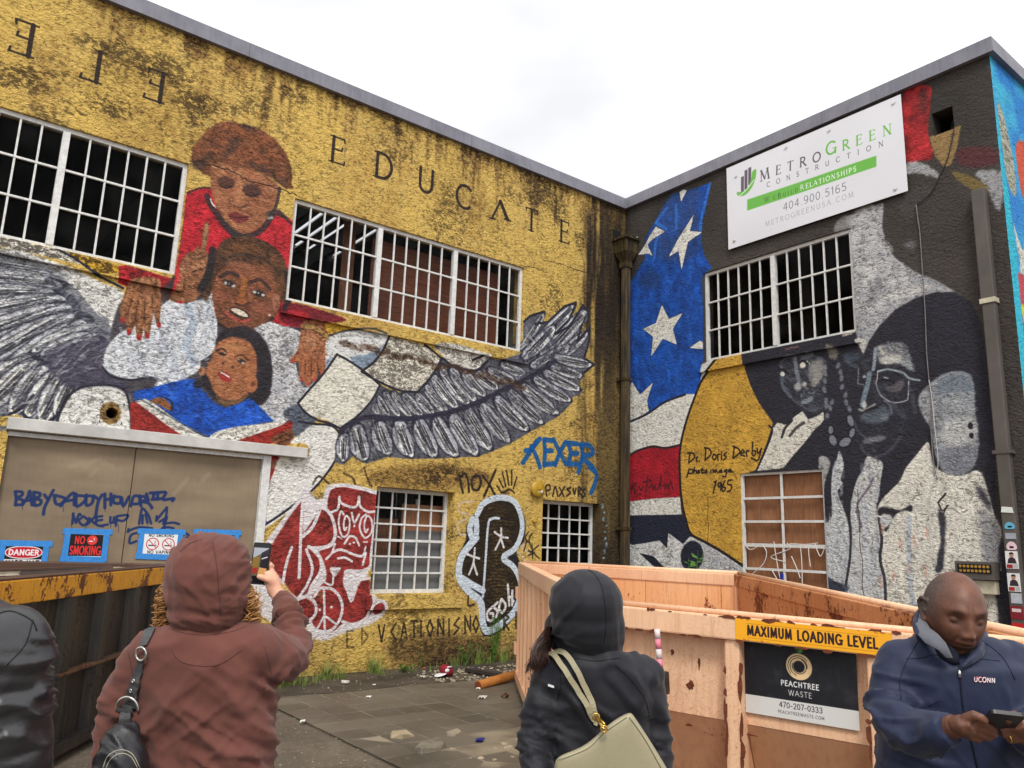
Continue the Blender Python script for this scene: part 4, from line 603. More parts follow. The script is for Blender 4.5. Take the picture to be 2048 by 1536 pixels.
q_((700, 250, 840, 235, 850, 310, 810, 390, 775, 460, 755, 560, 745, 690, 700, 620, 660, 510, 690, 440, 680, 400, 704, 320), CH, 1.5, 1, .2)
SR_(zs(665, 195, 702, 300, 690, 440, 690, 600, 745, 850, 716, 1190, 555, 1120, 550, 745, 615, 660, 622, 320), [(120, 126, 138), (166, 170, 178), (206, 208, 208), (226, 226, 222)], 260, 14, 5, 1.5, .4, .4, (-.6, -.4), .8)
SR_(zs(875, 235, 992, 285, 945, 610, 975, 850, 1000, 1160, 1030, 1500, 640, 1400, 750, 900, 752, 600, 840, 320), [(120, 122, 136), (160, 164, 176), (200, 202, 206), (224, 222, 216)], 380, 16, 5, 1.5, .4, .4, (-.3, -.6), .85)
SR_(zs(1325, 130, 1375, 300, 1520, 378, 1735, 370, 1830, 680, 1850, 1000, 1850, 1350, 1020, 1330, 985, 850, 950, 640, 1120, 420), [(150, 148, 150), (190, 186, 178), (218, 214, 202), (234, 230, 218)], 520, 18, 6, 1.4, .32, .5, (-.7, -.3), .85)
S_(zs(735, 640, 752, 800, 750, 950, 735, 1080, 715, 1200), 5, (40, 38, 46), 1, 1.8, .9); S_(zs(965, 700, 985, 860, 972, 1000, 1005, 1150, 1015, 1330), 6, (40, 38, 46), 1, 2.2, .9)
q_((960, 625, 1000, 612, 1070, 625, 1130, 635, 1195, 598, 1215, 610, 1205, 650, 1150, 640, 1080, 680, 1030, 780, 1000, 790, 1060, 700, 1010, 665, 965, 680, 955, 650), (36, 34, 42), 1.5, .95)
q_((975, 690, 1010, 668, 1060, 680, 1050, 730, 1010, 760, 975, 740), (202, 206, 208), 2, .9)
q_((1405, 640, 1440, 650, 1462, 700, 1460, 820, 1452, 960, 1440, 1080, 1385, 1100, 1400, 980, 1425, 860), (40, 40, 52), 3, .9)
S_(zs(1405, 580, 1462, 512), 3.5, (40, 36, 44)); S_(zs(1410, 590, 1440, 640, 1480, 600), 3.5, (60, 50, 56)); S_(zs(1470, 610, 1430, 700), 2.5, (60, 50, 56)); S_(zs(1215, 560, 1240, 530, 1290, 515), 2.5, (90, 84, 84), 1, 1.2, .7)
S_(zs(920, 400, 880, 480, 820, 560, 800, 640, 830, 760), 5, (92, 80, 100), 1, 4, .7); S_(zs(1190, 700, 1190, 900, 1200, 1200, 1230, 1380), 10, (176, 186, 202), 1, 6, .7); S_(zs(860, 600, 870, 900, 900, 1200), 12, (196, 200, 208), 1, 7, .6)
q_((1690, 440, 1740, 480, 1790, 560, 1800, 650, 1760, 600, 1700, 520), (52, 50, 62), 4, .85); q_((1700, 620, 1780, 660, 1880, 760, 1900, 900, 1890, 1100, 1800, 1140, 1740, 1000, 1720, 800), (112, 112, 124), 9, .6)
q_((1860, 900, 1960, 900, 2000, 1600, 1880, 1600, 1840, 1300, 1790, 1150, 1880, 1080), CH, 3, .95, .2)
q_((555, 1120, 640, 1170, 740, 1210, 700, 1260, 600, 1240, 555, 1220), (56, 62, 78), 3, .85)
for x_, y_ in ((1120, 890), (1225, 870), (1320, 810), (985, 780), (970, 1180), (1070, 1130), (1185, 1080), (1310, 1100)): S_(zs(x_, y_-40, x_+4, y_+30), 5, (222, 160, 140), 0, 2.5, .55)
for x_, y_ in ((852, 410), (905, 505), (905, 945), (1505, 815)): B(*zs(x_, y_)[0], 3, 2.4, (96, 76, 52), 0, 1.5, .9)
crack(RW, zs(800, 475, 812, 700, 835, 1000, 850, 1290), 1.6); crack(RW, I(1415, 985, 1416, 1060, 1416, 1090), 1.4)
crack(RW, I(1858, 736, 1900, 732, 1925, 728), 2)
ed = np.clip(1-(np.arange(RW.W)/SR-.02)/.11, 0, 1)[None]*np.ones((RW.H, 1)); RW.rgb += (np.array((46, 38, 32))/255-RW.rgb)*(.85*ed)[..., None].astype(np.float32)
S_(I(1712, 664, 1690, 672, 1706, 668), 5, (190, 176, 160), 1, 2, .8); S_(I(1575, 700, 1600, 694), 3, (170, 120, 100), 0, 2, .6)
# ------------------------------------------------------------------ materials
MATS = {}
def lin(c):
    c = np.array(c, float)/255 if max(c) > 1 else np.array(c, float)
    return tuple(np.where(c <= .04045, c/12.92, ((c+.055)/1.055)**2.4)) + (1,)
class NT:
    def __init__(s, name):
        s.m = bpy.data.materials.new(name); s.m.use_nodes = True; s.t = s.m.node_tree; s.t.nodes.clear()
        s.o = s.n('ShaderNodeOutputMaterial'); s.b = s.n('ShaderNodeBsdfPrincipled'); s.l(s.b.outputs[0], s.o.inputs[0])
    def n(s, ty, **k):
        nd = s.t.nodes.new(ty)
        for a, v in k.items(): setattr(nd, a, v)
        return nd
    def l(s, a, b): s.t.links.new(a, b)
    def coords(s, scale=(1, 1, 1), kind='Object'):
        tc = s.n('ShaderNodeTexCoord'); mp = s.n('ShaderNodeMapping'); mp.inputs['Scale'].default_value = scale
        s.l(tc.outputs[kind], mp.inputs[0]); return mp.outputs[0]
    def noise(s, co, sc_, det=3, rough=.55, dist=0):
        n = s.n('ShaderNodeTexNoise'); n.inputs['Scale'].default_value = sc_; n.inputs['Detail'].default_value = det; n.inputs['Roughness'].default_value = rough; n.inputs['Distortion'].default_value = dist
        s.l(co, n.inputs['Vector']); return n.outputs[0]
    def ramp(s, f, a, b, ca=(0, 0, 0, 1), cb=(1, 1, 1, 1)):
        r = s.n('ShaderNodeValToRGB'); e = r.color_ramp.elements; e[0].position = a; e[1].position = b; e[0].color = ca; e[1].color = cb
        s.l(f, r.inputs[0]); return r.outputs[0]
    def mix(s, f, a, b, mode='MIX'):
        m = s.n('ShaderNodeMix', data_type='RGBA', blend_type=mode)
        for i, v in ((0, f), (6, a), (7, b)):
            if isinstance(v, (int, float)): m.inputs[i].default_value = v
            elif isinstance(v, tuple): m.inputs[i].default_value = v
            else: s.l(v, m.inputs[i])
        return m.outputs[2]
    def math(s, op, a, b=0.0, c=None, clamp=False):
        m = s.n('ShaderNodeMath', operation=op, use_clamp=clamp)
        for i, v in ((0, a), (1, b), (2, c)):
            if v is None: continue
            if isinstance(v, (int, float)): m.inputs[i].default_value = v
            else: s.l(v, m.inputs[i])
        return m.outputs[0]
    def bump(s, h, dist, strength=1.0):
        b = s.n('ShaderNodeBump'); b.inputs['Strength'].default_value = strength; b.inputs['Distance'].default_value = dist
        s.l(h, b.inputs['Height']); s.l(b.outputs[0], s.b.inputs['Normal'])
    def set(s, col=None, rough=None, metal=None, spec=None):
        for k, v in (('Base Color', col), ('Roughness', rough), ('Metallic', metal), ('Specular IOR Level', spec)):
            if v is None: continue
            if isinstance(v, (int, float, tuple)): s.b.inputs[k].default_value = v
            else: s.l(v, s.b.inputs[k])
def plain(name, col, rough=.6, metal=0, var=.25, vs=8, bump=0, bs=60, spec=.4, kind='Object'):
    if name in MATS: return MATS[name]
    t = NT(name); co = t.coords(kind=kind); c = lin(col); n = t.noise(co, vs, 4)
    f = t.ramp(n, .3, .7); d = tuple(x*(1-var) for x in c[:3])+(1,); u = tuple(min(1, x*(1+var*.6)) for x in c[:3])+(1,)
    t.set(t.mix(f, d, u), rough, metal, spec)
    if bump: t.bump(t.noise(co, bs, 3), bump)
    MATS[name] = t.m; return t.m
def to_image(cv, name):
    im = bpy.data.images.new(name, cv.W, cv.H, alpha=True); im.alpha_mode = 'CHANNEL_PACKED'
    a = np.dstack([np.clip(cv.rgb, 0, 1), np.clip(cv.d, 0, 1)])[::-1].astype(np.float32)
    im.pixels.foreach_set(np.ascontiguousarray(a).ravel()); im.update(); im.pack(); return im
def render_coat(name, cv, axis, a0, a1, z0, z1, sgn=1, amp=.016, stucco=True, rough=.82):
    """wall paint over rough stucco; axis: which world axis runs along the image"""
    t = NT(name); tc = t.n('ShaderNodeTexCoord'); sp = t.n('ShaderNodeSeparateXYZ'); t.l(tc.outputs['Object'], sp.inputs[0])
    u = t.math('MULTIPLY_ADD', sp.outputs[axis], sgn/(a1-a0), -a0/(a1-a0)); v = t.math('MULTIPLY_ADD', sp.outputs[2], 1/(z1-z0), -z0/(z1-z0))
    cb = t.n('ShaderNodeCombineXYZ'); t.l(u, cb.inputs[0]); t.l(v, cb.inputs[1])
    im = t.n('ShaderNodeTexImage', image=to_image(cv, name+'_paint'), extension='EXTEND', interpolation='Cubic'); t.l(cb.outputs[0], im.inputs[0])
    if stucco:
        mp = t.n('ShaderNodeMapping'); mp.inputs['Scale'].default_value = (1, 1, 1.5); t.l(tc.outputs['Object'], mp.inputs[0]); co = mp.outputs[0]
        n1 = t.noise(co, 18, 3, .62, .9); n2 = t.noise(co, 6.5, 2, .5, .4); n3 = t.noise(co, 64, 2, .6); n4 = t.noise(tc.outputs['Object'], 1.3, 4, .6)
        h = t.math('MULTIPLY_ADD', n1, .62, t.math('MULTIPLY_ADD', n2, .22, t.math('MULTIPLY', n3, .16)))
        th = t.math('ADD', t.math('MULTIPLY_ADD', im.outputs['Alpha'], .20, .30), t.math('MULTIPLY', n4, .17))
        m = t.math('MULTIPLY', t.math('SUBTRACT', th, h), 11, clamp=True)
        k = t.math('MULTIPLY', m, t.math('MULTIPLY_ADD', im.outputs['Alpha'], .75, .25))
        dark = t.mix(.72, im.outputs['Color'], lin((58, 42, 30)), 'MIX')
        dark = t.mix(1.0, dark, (.42, .40, .38, 1), 'MULTIPLY')  # hollows: grime, plus relief shade put into the colour
        hi = t.math('MULTIPLY', t.math('SUBTRACT', h, .535), 7, clamp=True)  # raised stucco brightened: a highlight painted into the colour
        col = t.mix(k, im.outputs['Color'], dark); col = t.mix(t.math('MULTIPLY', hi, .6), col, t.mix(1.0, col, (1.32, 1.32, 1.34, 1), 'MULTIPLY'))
        t.set(col, rough, 0, .3); t.bump(h, amp*4.6, 1.0)
    else:
        t.set(im.outputs['Color'], rough, 0, .3)
    MATS[name] = t.m; return t.m

# ------------------------------------------------------------------ mesh helpers
def mesh(name, verts, faces, m, parent=None, smooth=False):
    me = bpy.data.meshes.new(name); me.from_pydata([tuple(map(float, v)) for v in verts], [], [tuple(f) for f in faces]); me.update()
    if smooth: me.polygons.foreach_set('use_smooth', [True]*len(me.polygons))
    me.materials.append(m); o = bpy.data.objects.new(name, me); COL.objects.link(o)
    if parent is not None: put(o, parent)
    return o
def put(o, parent):
    o.parent = parent; bpy.context.view_layer.update() if False else None
    o.matrix_parent_inverse = Matrix.Translation(-Vector(parent.get('_loc', (0, 0, 0)))) if parent.get('_loc') is not None else Matrix.Identity(4)
def tag(o, label=None, cat=None, group=None, kind=None):
    if label: o['label'] = label
    if cat: o['category'] = cat
    if group: o['group'] = group
    if kind: o['kind'] = kind
    return o
def thing(name, label, cat, group=None, loc=(0, 0, 0)):
    o = bpy.data.objects.new(name, None); COL.objects.link(o); o.empty_display_size = .2
    o.location = tuple(map(float, loc)); o['_loc'] = [float(v) for v in loc]
    return tag(o, label, cat, group)
class MB:
    def __init__(s): s.v = []; s.f = []
    def add(s, v, f): n = len(s.v); s.v += [tuple(map(float, p)) for p in v]; s.f += [tuple(i+n for i in q) for q in f]; return s
    def box(s, x0, x1, y0, y1, z0, z1, M=None):
        v = [(x, y, z) for x in (x0, x1) for y in (y0, y1) for z in (z0, z1)]
        if M is not None: v = [M(*p) for p in v]
        f = [(0, 1, 3, 2), (4, 6, 7, 5), (0, 4, 5, 1), (2, 3, 7, 6), (0, 2, 6, 4), (1, 5, 7, 3)]
        return s.add(v, f)
    def hexa(s, bot, top):   # two loops of equal length
        n = len(bot); v = list(bot)+list(top); f = [tuple(range(n))[::-1], tuple(range(n, 2*n))]+[(i, (i+1) % n, n+(i+1) % n, n+i) for i in range(n)]
        return s.add(v, f)
    def tube(s, pts, r, n=10, cap=True, flat=None):
        P_ = [np.array(p, float) for p in pts]; rr = r if hasattr(r, '__len__') else [r]*len(P_); rings = []; prev = None
        for i, p in enumerate(P_):
            d = P_[min(i+1, len(P_)-1)]-P_[max(i-1, 0)]; d = d/(np.linalg.norm(d)+1e-9)
            if prev is None: a = np.cross(d, (0, 0, 1)); a = np.cross(d, (1, 0, 0)) if np.linalg.norm(a) < .15 else a
            else: a = prev-d*(prev@d)
            a = a/np.linalg.norm(a); prev = a; b = np.cross(d, a); ri = rr[i]
            ra, rb = ri if hasattr(ri, '__len__') else (ri, ri)
            rings.append([p+a*math.cos(2*math.pi*k/n)*ra+b*math.sin(2*math.pi*k/n)*rb for k in range(n)])
        v = [q for g in rings for q in g]; f = [(i*n+k, i*n+(k+1) % n, (i+1)*n+(k+1) % n, (i+1)*n+k) for i in range(len(rings)-1) for k in range(n)]
        if cap: f += [tuple(range(n))[::-1], tuple((len(rings)-1)*n+k for k in range(n))]
        return s.add(v, f)
    def ell(s, c, r, M=None, nu=16, nv=10):
        c = np.array(c, float); v = []; f = []
        for i in range(nv+1):
            t = math.pi*i/nv
            for k in range(nu):
                p = np.array((r[0]*math.sin(t)*math.cos(2*math.pi*k/nu), r[1]*math.sin(t)*math.sin(2*math.pi*k/nu), r[2]*math.cos(t)))
                v.append(c+(np.array(M)@p if M is not None else p))
        f = [(i*nu+k, (i+1)*nu+k, (i+1)*nu+(k+1) % nu, i*nu+(k+1) % nu) for i in range(nv) for k in range(nu)]
        return s.add(v, f)
    def build(s, name, m, parent=None, smooth=False, fix=True):
        o = mesh(name, s.v, s.f, m, parent, smooth)
        if fix:
            b = bmesh.new(); b.from_mesh(o.data); bmesh.ops.remove_doubles(b, verts=b.verts, dist=1e-6); bmesh.ops.recalc_face_normals(b, faces=b.faces); b.to_mesh(o.data); b.free()
            if smooth: o.data.polygons.foreach_set('use_smooth', [True]*len(o.data.polygons))
        return o
def bevel(o, w=.006, seg=2):
    b = bmesh.new(); b.from_mesh(o.data)
    bmesh.ops.bevel(b, geom=b.edges[:], offset=w, segments=seg, affect='EDGES', profile=.6); b.to_mesh(o.data); b.free(); return o
WL = lambda a, o, z: (a, -o, z)        # left wall: along x, out towards the yard
WR = lambda a, o, z: (-o, -a, z)       # right wall: a = distance from the inner corner
WS3 = lambda a, o, z: (a, YC-o, z)     # side wall
YC = -6.30
ZW = 7.95
# ------------------------------------------------------------------ common materials
M_frame = None
def make_mats():
    t = NT('white_metal'); co = t.coords(); n = t.noise(co, 14, 5, .7); n2 = t.noise(co, 70, 3, .7)
    c = t.mix(t.ramp(n, .35, .7), lin((196, 196, 194)), lin((226, 226, 224))); c = t.mix(t.ramp(n2, .56, .70), c, lin((146, 128, 106)))
    t.set(c, .45, 0, .4); t.bump(n2, .002); MATS['white_metal'] = t.m
    t = NT('window_glass'); t.t.nodes.remove(t.b); tr = t.n('ShaderNodeBsdfTransparent'); tr.inputs[0].default_value = (.80, .81, .84, 1); gl = t.n('ShaderNodeBsdfGlossy'); gl.inputs['Roughness'].default_value = .06; gl.inputs[0].default_value = (.8, .8, .8, 1)
    fr = t.n('ShaderNodeFresnel'); fr.inputs[0].default_value = 1.4; co = t.coords(); d = t.ramp(t.noise(co, 3, 4, .6), .45, .8)
    f2 = t.math('MULTIPLY_ADD', fr.outputs[0], .16, .0); mx = t.n('ShaderNodeMixShader'); t.l(f2, mx.inputs[0]); t.l(tr.outputs[0], mx.inputs[1]); t.l(gl.outputs[0], mx.inputs[2])
    df = t.n('ShaderNodeBsdfDiffuse'); df.inputs[0].default_value = (.16, .16, .15, 1); m2 = t.n('ShaderNodeMixShader'); t.l(t.math('MULTIPLY', d, .06), m2.inputs[0]); t.l(mx.outputs[0], m2.inputs[1]); t.l(df.outputs[0], m2.inputs[2]); t.l(m2.outputs[0], t.o.inputs[0]); MATS['glass'] = t.m
    def wood(name, a, b, sc_=(14, 14, 1.2), rough=.7):
        t = NT(name); co = t.coords(sc_); n = t.noise(co, 3, 5, .6, 1.2); n2 = t.noise(t.coords((1, 1, 1)), 5, 3)
        c = t.mix(t.ramp(n, .3, .7), lin(a), lin(b)); c = t.mix(t.math('MULTIPLY', t.ramp(n2, .4, .75), .35), c, lin(tuple(x*.6 for x in a))); t.set(c, rough, 0, .3); t.bump(n, .002); MATS[name] = t.m
    wood('plywood_warm', (164, 108, 72), (204, 146, 102)); wood('plywood_dark', (84, 44, 28), (140, 82, 54), (1.2, 1.2, 16)); wood('plywood_brown', (96, 62, 44), (140, 92, 60)); wood('raw_wood', (150, 88, 34), (186, 120, 54), (2, 14, 14))
    t = NT('coping_metal'); co = t.coords((1, 1, 1)); n = t.noise(co, 2.2, 4, .6); n2 = t.noise(t.coords((6, 6, 1.0)), 3, 4, .6)
    t.set(t.mix(t.ramp(t.math('ADD', t.math('MULTIPLY', n, .6), t.math('MULTIPLY', n2, .4)), .38, .62), lin((104, 103, 113)), lin((124, 123, 133))), .5, .0, .4); t.bump(n, .004); MATS['coping'] = t.m
    t = NT('downpipe_metal'); n = t.noise(t.coords((10, 10, 1.0)), 2, 4, .6); n2 = t.noise(t.coords(), 30, 4, .7)
    c = t.mix(t.ramp(n, .35, .65), lin((26, 21, 17)), lin((84, 68, 36))); t.set(t.mix(t.ramp(n2, .5, .75), c, lin((30, 22, 18))), .6, .0, .4); MATS['rust_gold'] = t.m
    plain('pipe_brown', (84, 78, 73), .5, .0, .2, 3); plain('dark_void', (14, 14, 18), .9, 0, .3); plain('black_plastic', (24, 24, 28), .35, 0, .2, 20); plain('dark_room', (20, 20, 25), .95, 0, .4, 2)
    plain('roof_steel', (150, 146, 132), .5, 0, .4, 1.5); plain('gold_paint', (176, 140, 44), .35, .0, .25, 12, .001); plain('white_print', (224, 224, 224), .5, 0, .05, 5); plain('blue_tape', (54, 134, 208), .75, 0, .18, 30, .0006, 90)
    plain('beige_plastic', (186, 178, 156), .5, 0, .2, 10); plain('brass', (196, 160, 82), .28, .9, .15, 20); plain('steel', (200, 198, 192), .28, .9, .15, 20)
def rusty(name, paint, paint2, rust=(112, 52, 22), rust2=(60, 28, 16), thr=.62, scr=.5, streak=1.0):
    t = NT(name); co = t.coords(); n = t.noise(co, 3.2, 6, .66); n2 = t.noise(t.coords((1, 1, 1)), 22, 5, .7)
    st = t.noise(t.coords((26, 26, 1.6)), 1.6, 4, .6); sc_ = t.noise(t.coords((9, 9, 9)), 1.6, 5, .6, 3.2); pat = t.noise(co, 1.3, 3, .5)
    c = t.mix(t.ramp(pat, .35, .65), lin(paint), lin(paint2)); c = t.mix(t.math('MULTIPLY', t.ramp(st, .50, .75), .38*streak), c, lin(rust))
    k = t.math('MULTIPLY_ADD', n, .62, t.math('MULTIPLY', n2, .38)); rc = t.mix(t.ramp(n2, .4, .6), lin(rust), lin(rust2))
    c = t.mix(t.ramp(k, thr-.035, thr), c, rc)
    line = t.math('SUBTRACT', .012, t.math('ABSOLUTE', t.math('SUBTRACT', sc_, .5))); line = t.math('MULTIPLY', line, 90, clamp=True); line = t.math('MULTIPLY', line, t.ramp(t.noise(co, 1.7, 2), .52-.1*scr, .60)); c = t.mix(t.math('MULTIPLY', line, scr), c, lin(rust))
    t.set(c, t.math('MULTIPLY_ADD', t.ramp(k, thr-.05, thr), .35, .48), 0, .4); t.bump(t.math('ADD', t.math('MULTIPLY', n, .5), t.math('MULTIPLY', n2, .2)), .006); MATS[name] = t.m; return t.m
make_mats()
M = MATS
M_L = render_coat('mural_left', LW, 0, LX0, 0, ZT-LW.H/SL, ZT)
M_R = render_coat('mural_right', RW, 1, 0, RW.W/SR, ZT-RW.H/SR, ZT, -1)
# side wall, seen edge on at the far right
SSd = 110
def mapS(x, y): d = ray(x, y); p = CAM+d*(YC-CAM[1])/d[1]; return (p[0]*SSd, (ZT-p[2])*SSd)
SW = Canvas(int(7*SSd), int(ZT*SSd), lambda u, v: (u*SSd, (ZT-v)*SSd), (40, 130, 206), .35, 21, .5)
k_ = vnoise(SW.H, SW.W, 60, 61, 3)[..., None]; SW.rgb += (np.array((70, 190, 220))/255-SW.rgb)*np.clip((k_-.45)*4, 0, 1)*.8
SW.poly([(0, 0), (.2, 0), (.2, 3.5), (.2, 5.6), (.12, 6.4), (0, 6.8)], (44, 182, 208), 1, 3)
SW.poly([(.10, 7.25), (.26, 7.2), (.44, 6.6), (.40, 6.15), (.16, 6.3)], (176, 176, 160), 1, 2, 1, .7); SW.poly([(.58, 6.9), (1.0, 7.0), (1.0, 6.3), (.62, 6.2)], (206, 84, 60), 1, 2)
SW.poly([(.22, 5.75), (.45, 5.45), (.8, 5.9), (2, 5.8), (2, 5.1), (.45, 5.0), (.3, 5.3)], (214, 212, 200), 1, 2, 1, .6); SW.poly([(.20, 5.1), (3, 5.2), (3, 3.0), (.24, 3.6), (.2, 4.4)], (196, 70, 84), 0, 2)
for z_ in (4.7, 4.1, 3.5, 2.9): SW.poly([(.2, z_), (3, z_+.05), (3, z_-.2), (.22, z_-.22)], (208, 206, 60), 0, 1); SW.stroke([(.9, z_-.14), (2.6, z_-.1)], 10, (40, 40, 50), 0, 1, .8, None, 1.0, True) if False else None
M_S = render_coat('mural_side', SW, 0, 0, 7, ZT-SW.H/SSd, ZT)

# ================================================================== ground
t = NT('yard_ground'); co = t.coords(); n = t.noise(co, 1.1, 5, .6); n2 = t.noise(co, 34, 4, .7); n3 = t.noise(co, 9, 3, .6)
c = t.mix(t.ramp(n, .35, .65), lin((74, 66, 57)), lin((106, 95, 81))); c = t.mix(t.math('MULTIPLY', t.ramp(n2, .56, .66), .6), c, lin((160, 148, 128))); c = t.mix(t.math('MULTIPLY', t.ramp(n3, .5, .7), .5), c, lin((74, 66, 56)))
t.set(c, t.math('MULTIPLY_ADD', n, .6, .35), 0, .4); t.bump(t.math('MULTIPLY_ADD', n2, .5, n3), .02); M['ground'] = t.m
g = mesh('ground', [(-250, -250, 0), (250, -250, 0), (250, 250, 0), (-250, 250, 0)], [(0, 1, 2, 3)], t.m); tag(g, kind='structure')
t = NT('damp_soil'); co = t.coords(); n = t.noise(co, 2.5, 5, .6); n2 = t.noise(co, 40, 4, .7)
t.set(t.mix(t.ramp(n, .35, .65), lin((58, 50, 42)), lin((88, 80, 68))), .7, 0, .3); t.bump(n2, .02); M['soil'] = t.m
r_ = random.Random(11)
edge = [(-8.6+i*.35, -1.12+.10*math.sin(i*1.3)+r_.uniform(-.07, .07)) for i in range(26)]
tag(mesh('soil', [(x, y, .004) for x, y in edge]+[(edge[-1][0], -.001, .004), (edge[0][0], -.001, .004)], [tuple(range(28))], M['soil']), kind='structure')
# pavers
PX0, PY0, PS = -6.70, -1.28, .325
t = NT('paver_concrete'); oi = t.n('ShaderNodeObjectInfo'); co = t.coords(); n = t.noise(co, 3.0, 5, .6); n2 = t.noise(co, 50, 4, .7); geo = t.n('ShaderNodeNewGeometry')
mpw = t.n('ShaderNodeMapping'); t.l(geo.outputs['Position'], mpw.inputs[0]); w1 = t.noise(mpw.outputs[0], .9, 4, .6); w2 = t.noise(mpw.outputs[0], 60, 3, .7)
c = t.mix(t.ramp(w1, .36, .62), lin((66, 61, 54)), lin((97, 90, 78))); c = t.mix(t.math('MULTIPLY', oi.outputs['Random'], .35), c, lin((128, 118, 102))); c = t.mix(t.math('MULTIPLY', t.ramp(w2, .5, .7), .3), c, lin((60, 54, 48)))
t.set(c, t.math('MULTIPLY_ADD', w1, .8, .02), 0, .45); t.bump(w2, .003); M['paver'] = t.m
t = NT('joint_sand'); co = t.coords(); t.set(t.mix(t.ramp(t.noise(co, 2, 3), .4, .6), lin((98, 89, 74)), lin((138, 127, 106))), .9); M['sand'] = t.m
pav = thing('pavement', None, None); pav['kind'] = 'structure'
mesh('sand_bed', [(PX0, PY0, .0215), (PX0+9*PS, PY0, .0215), (PX0+9*PS, PY0-16*PS, .0215), (PX0, PY0-16*PS, .0215)], [(3, 2, 1, 0)], M['sand'], pav)
bx = MB().box(-PS/2+.005, PS/2-.005, -PS/2+.005, PS/2-.005, -.03, .012); proto = bx.build('paver', M['paver'], pav); bevel(proto, .003, 1); pm = proto.data
first = True
for i in range(19):
    for j in range(16):
        x, y = PX0+(i+.5)*PS, PY0-(j+.5)*PS
        if (x+5.35)**2/.62+(y+4.02)**2/.14 < 1 or (i < 3 and j > 12): continue
        if x > -3.9 and y < -2.2: continue
        o = proto if first else proto.copy()
        if not first: COL.objects.link(o)
        first = False
        o.location = (x, y, .012+r_.uniform(-.0015, .0015)); dd = .004 if y > -3.2 else .016
        o.rotation_euler = (r_.uniform(-dd, dd), r_.uniform(-dd, dd), r_.uniform(-.006, .006))

# ================================================================== the building
bld = thing('warehouse', 'two-storey stucco warehouse covered in painted murals and graffiti', 'building')
def wall_grid(name, Wf, a0, a1, z0, z1, holes, m, th=.24, parent=None):
    A = sorted({a0, a1, *[h[0] for h in holes], *[h[1] for h in holes]}); Z = sorted({z0, z1, *[h[2] for h in holes], *[h[3] for h in holes]})
    b = MB(); ins = lambda x, z: any(h[0] < x < h[1] and h[2] < z < h[3] for h in holes)
    for i in range(len(A)-1):
        for j in range(len(Z)-1):
            if ins((A[i]+A[i+1])/2, (Z[j]+Z[j+1])/2): continue
            for o_, rev in ((0, 0), (-th, 1)):
                q = [Wf(A[i], o_, Z[j]), Wf(A[i+1], o_, Z[j]), Wf(A[i+1], o_, Z[j+1]), Wf(A[i], o_, Z[j+1])]; b.add(q[::-1] if rev else q, [(0, 1, 2, 3)])
    for h in holes:
        q = [(h[0], h[2]), (h[1], h[2]), (h[1], h[3]), (h[0], h[3])]
        for k in range(4):
            (p, r), (s, u) = q[k], q[(k+1) % 4]; b.add([Wf(p, 0, r), Wf(s, 0, u), Wf(s, -th, u), Wf(p, -th, r)], [(0, 3, 2, 1)])
    return b.build(name, m, parent)
W1 = (-11.75, -7.76, 4.75, 6.22); W2 = (-6.37, -2.39, 4.75, 6.20); W3 = (-4.84, -3.555, .98, 2.42); W4 = (-1.86, -.59, 1.38, 2.42)
DR = (-9.19, -6.36, 0.0, 2.69); PV = (-8.36, -8.12, 2.885, 3.125)
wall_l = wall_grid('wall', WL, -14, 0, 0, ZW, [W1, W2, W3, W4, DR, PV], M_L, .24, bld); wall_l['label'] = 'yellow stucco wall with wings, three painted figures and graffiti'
R1 = (1.79, 4.365, 4.70, 6.22); R2 = (2.40, 3.77, .75, 2.86); SH = (5.56, 5.82, 7.12, 7.44)
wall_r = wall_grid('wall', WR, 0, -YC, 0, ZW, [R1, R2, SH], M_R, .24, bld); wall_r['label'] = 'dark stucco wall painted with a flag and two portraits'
wall_s = wall_grid('wall', WS3, 0, 9, 0, ZW, [], M_S, .24, bld); wall_s['label'] = 'side wall painted bright blue and red'
MB().box(-14, 0, 8, 8.2, 0, ZW).box(-14.2, -14, 0, 8.2, 0, ZW).box(9, 9.2, YC, 8.2, 0, ZW).box(0.001, .24, .001, 8, 0, 7.5).build('wall', M['dark_room'], bld)
MB().box(-14, 0, .25, 8, 4.1, 4.3).box(.25, 9, YC+.25, 8, 4.1, 4.3).build('floor_slab', M['dark_room'], bld)
# roof: steel deck; gaps over one bay invented so sky shows as bright streaks
rb = MB().box(-14, -9.8, .25, 8, 7.45, 7.6).box(-3.4, 0, .25, 8, 7.45, 7.6).box(.25, 9, YC+.25, 8, 7.45, 7.6).box(-9.8, -3.4, 5.2, 8, 7.45, 7.6).box(-9.8, -6.6, .25, 5.2, 7.45, 7.6)
rb.build('roof', M['dark_room'], bld)
x = -9.8
while x < -3.41:
    if x > -6.7: MB().box(x, min(x+.20, -3.4), .25, 5.2, 7.52, 7.55).build('roof_sheet', M['roof_steel'], bld)
    x += .28 if x > -6.7 else .5
for xx_ in np.arange(-13, 0, 1.1): MB().box(xx_, xx_+.06, .3, 7.9, 7.05, 7.4).build('roof_beam', M['dark_room'], bld)
for yy_ in (1.5, 3.2): MB().box(-14, -.1, yy_, yy_+.08, 6.95, 7.03).build('roof_beam', M['dark_room'], bld)
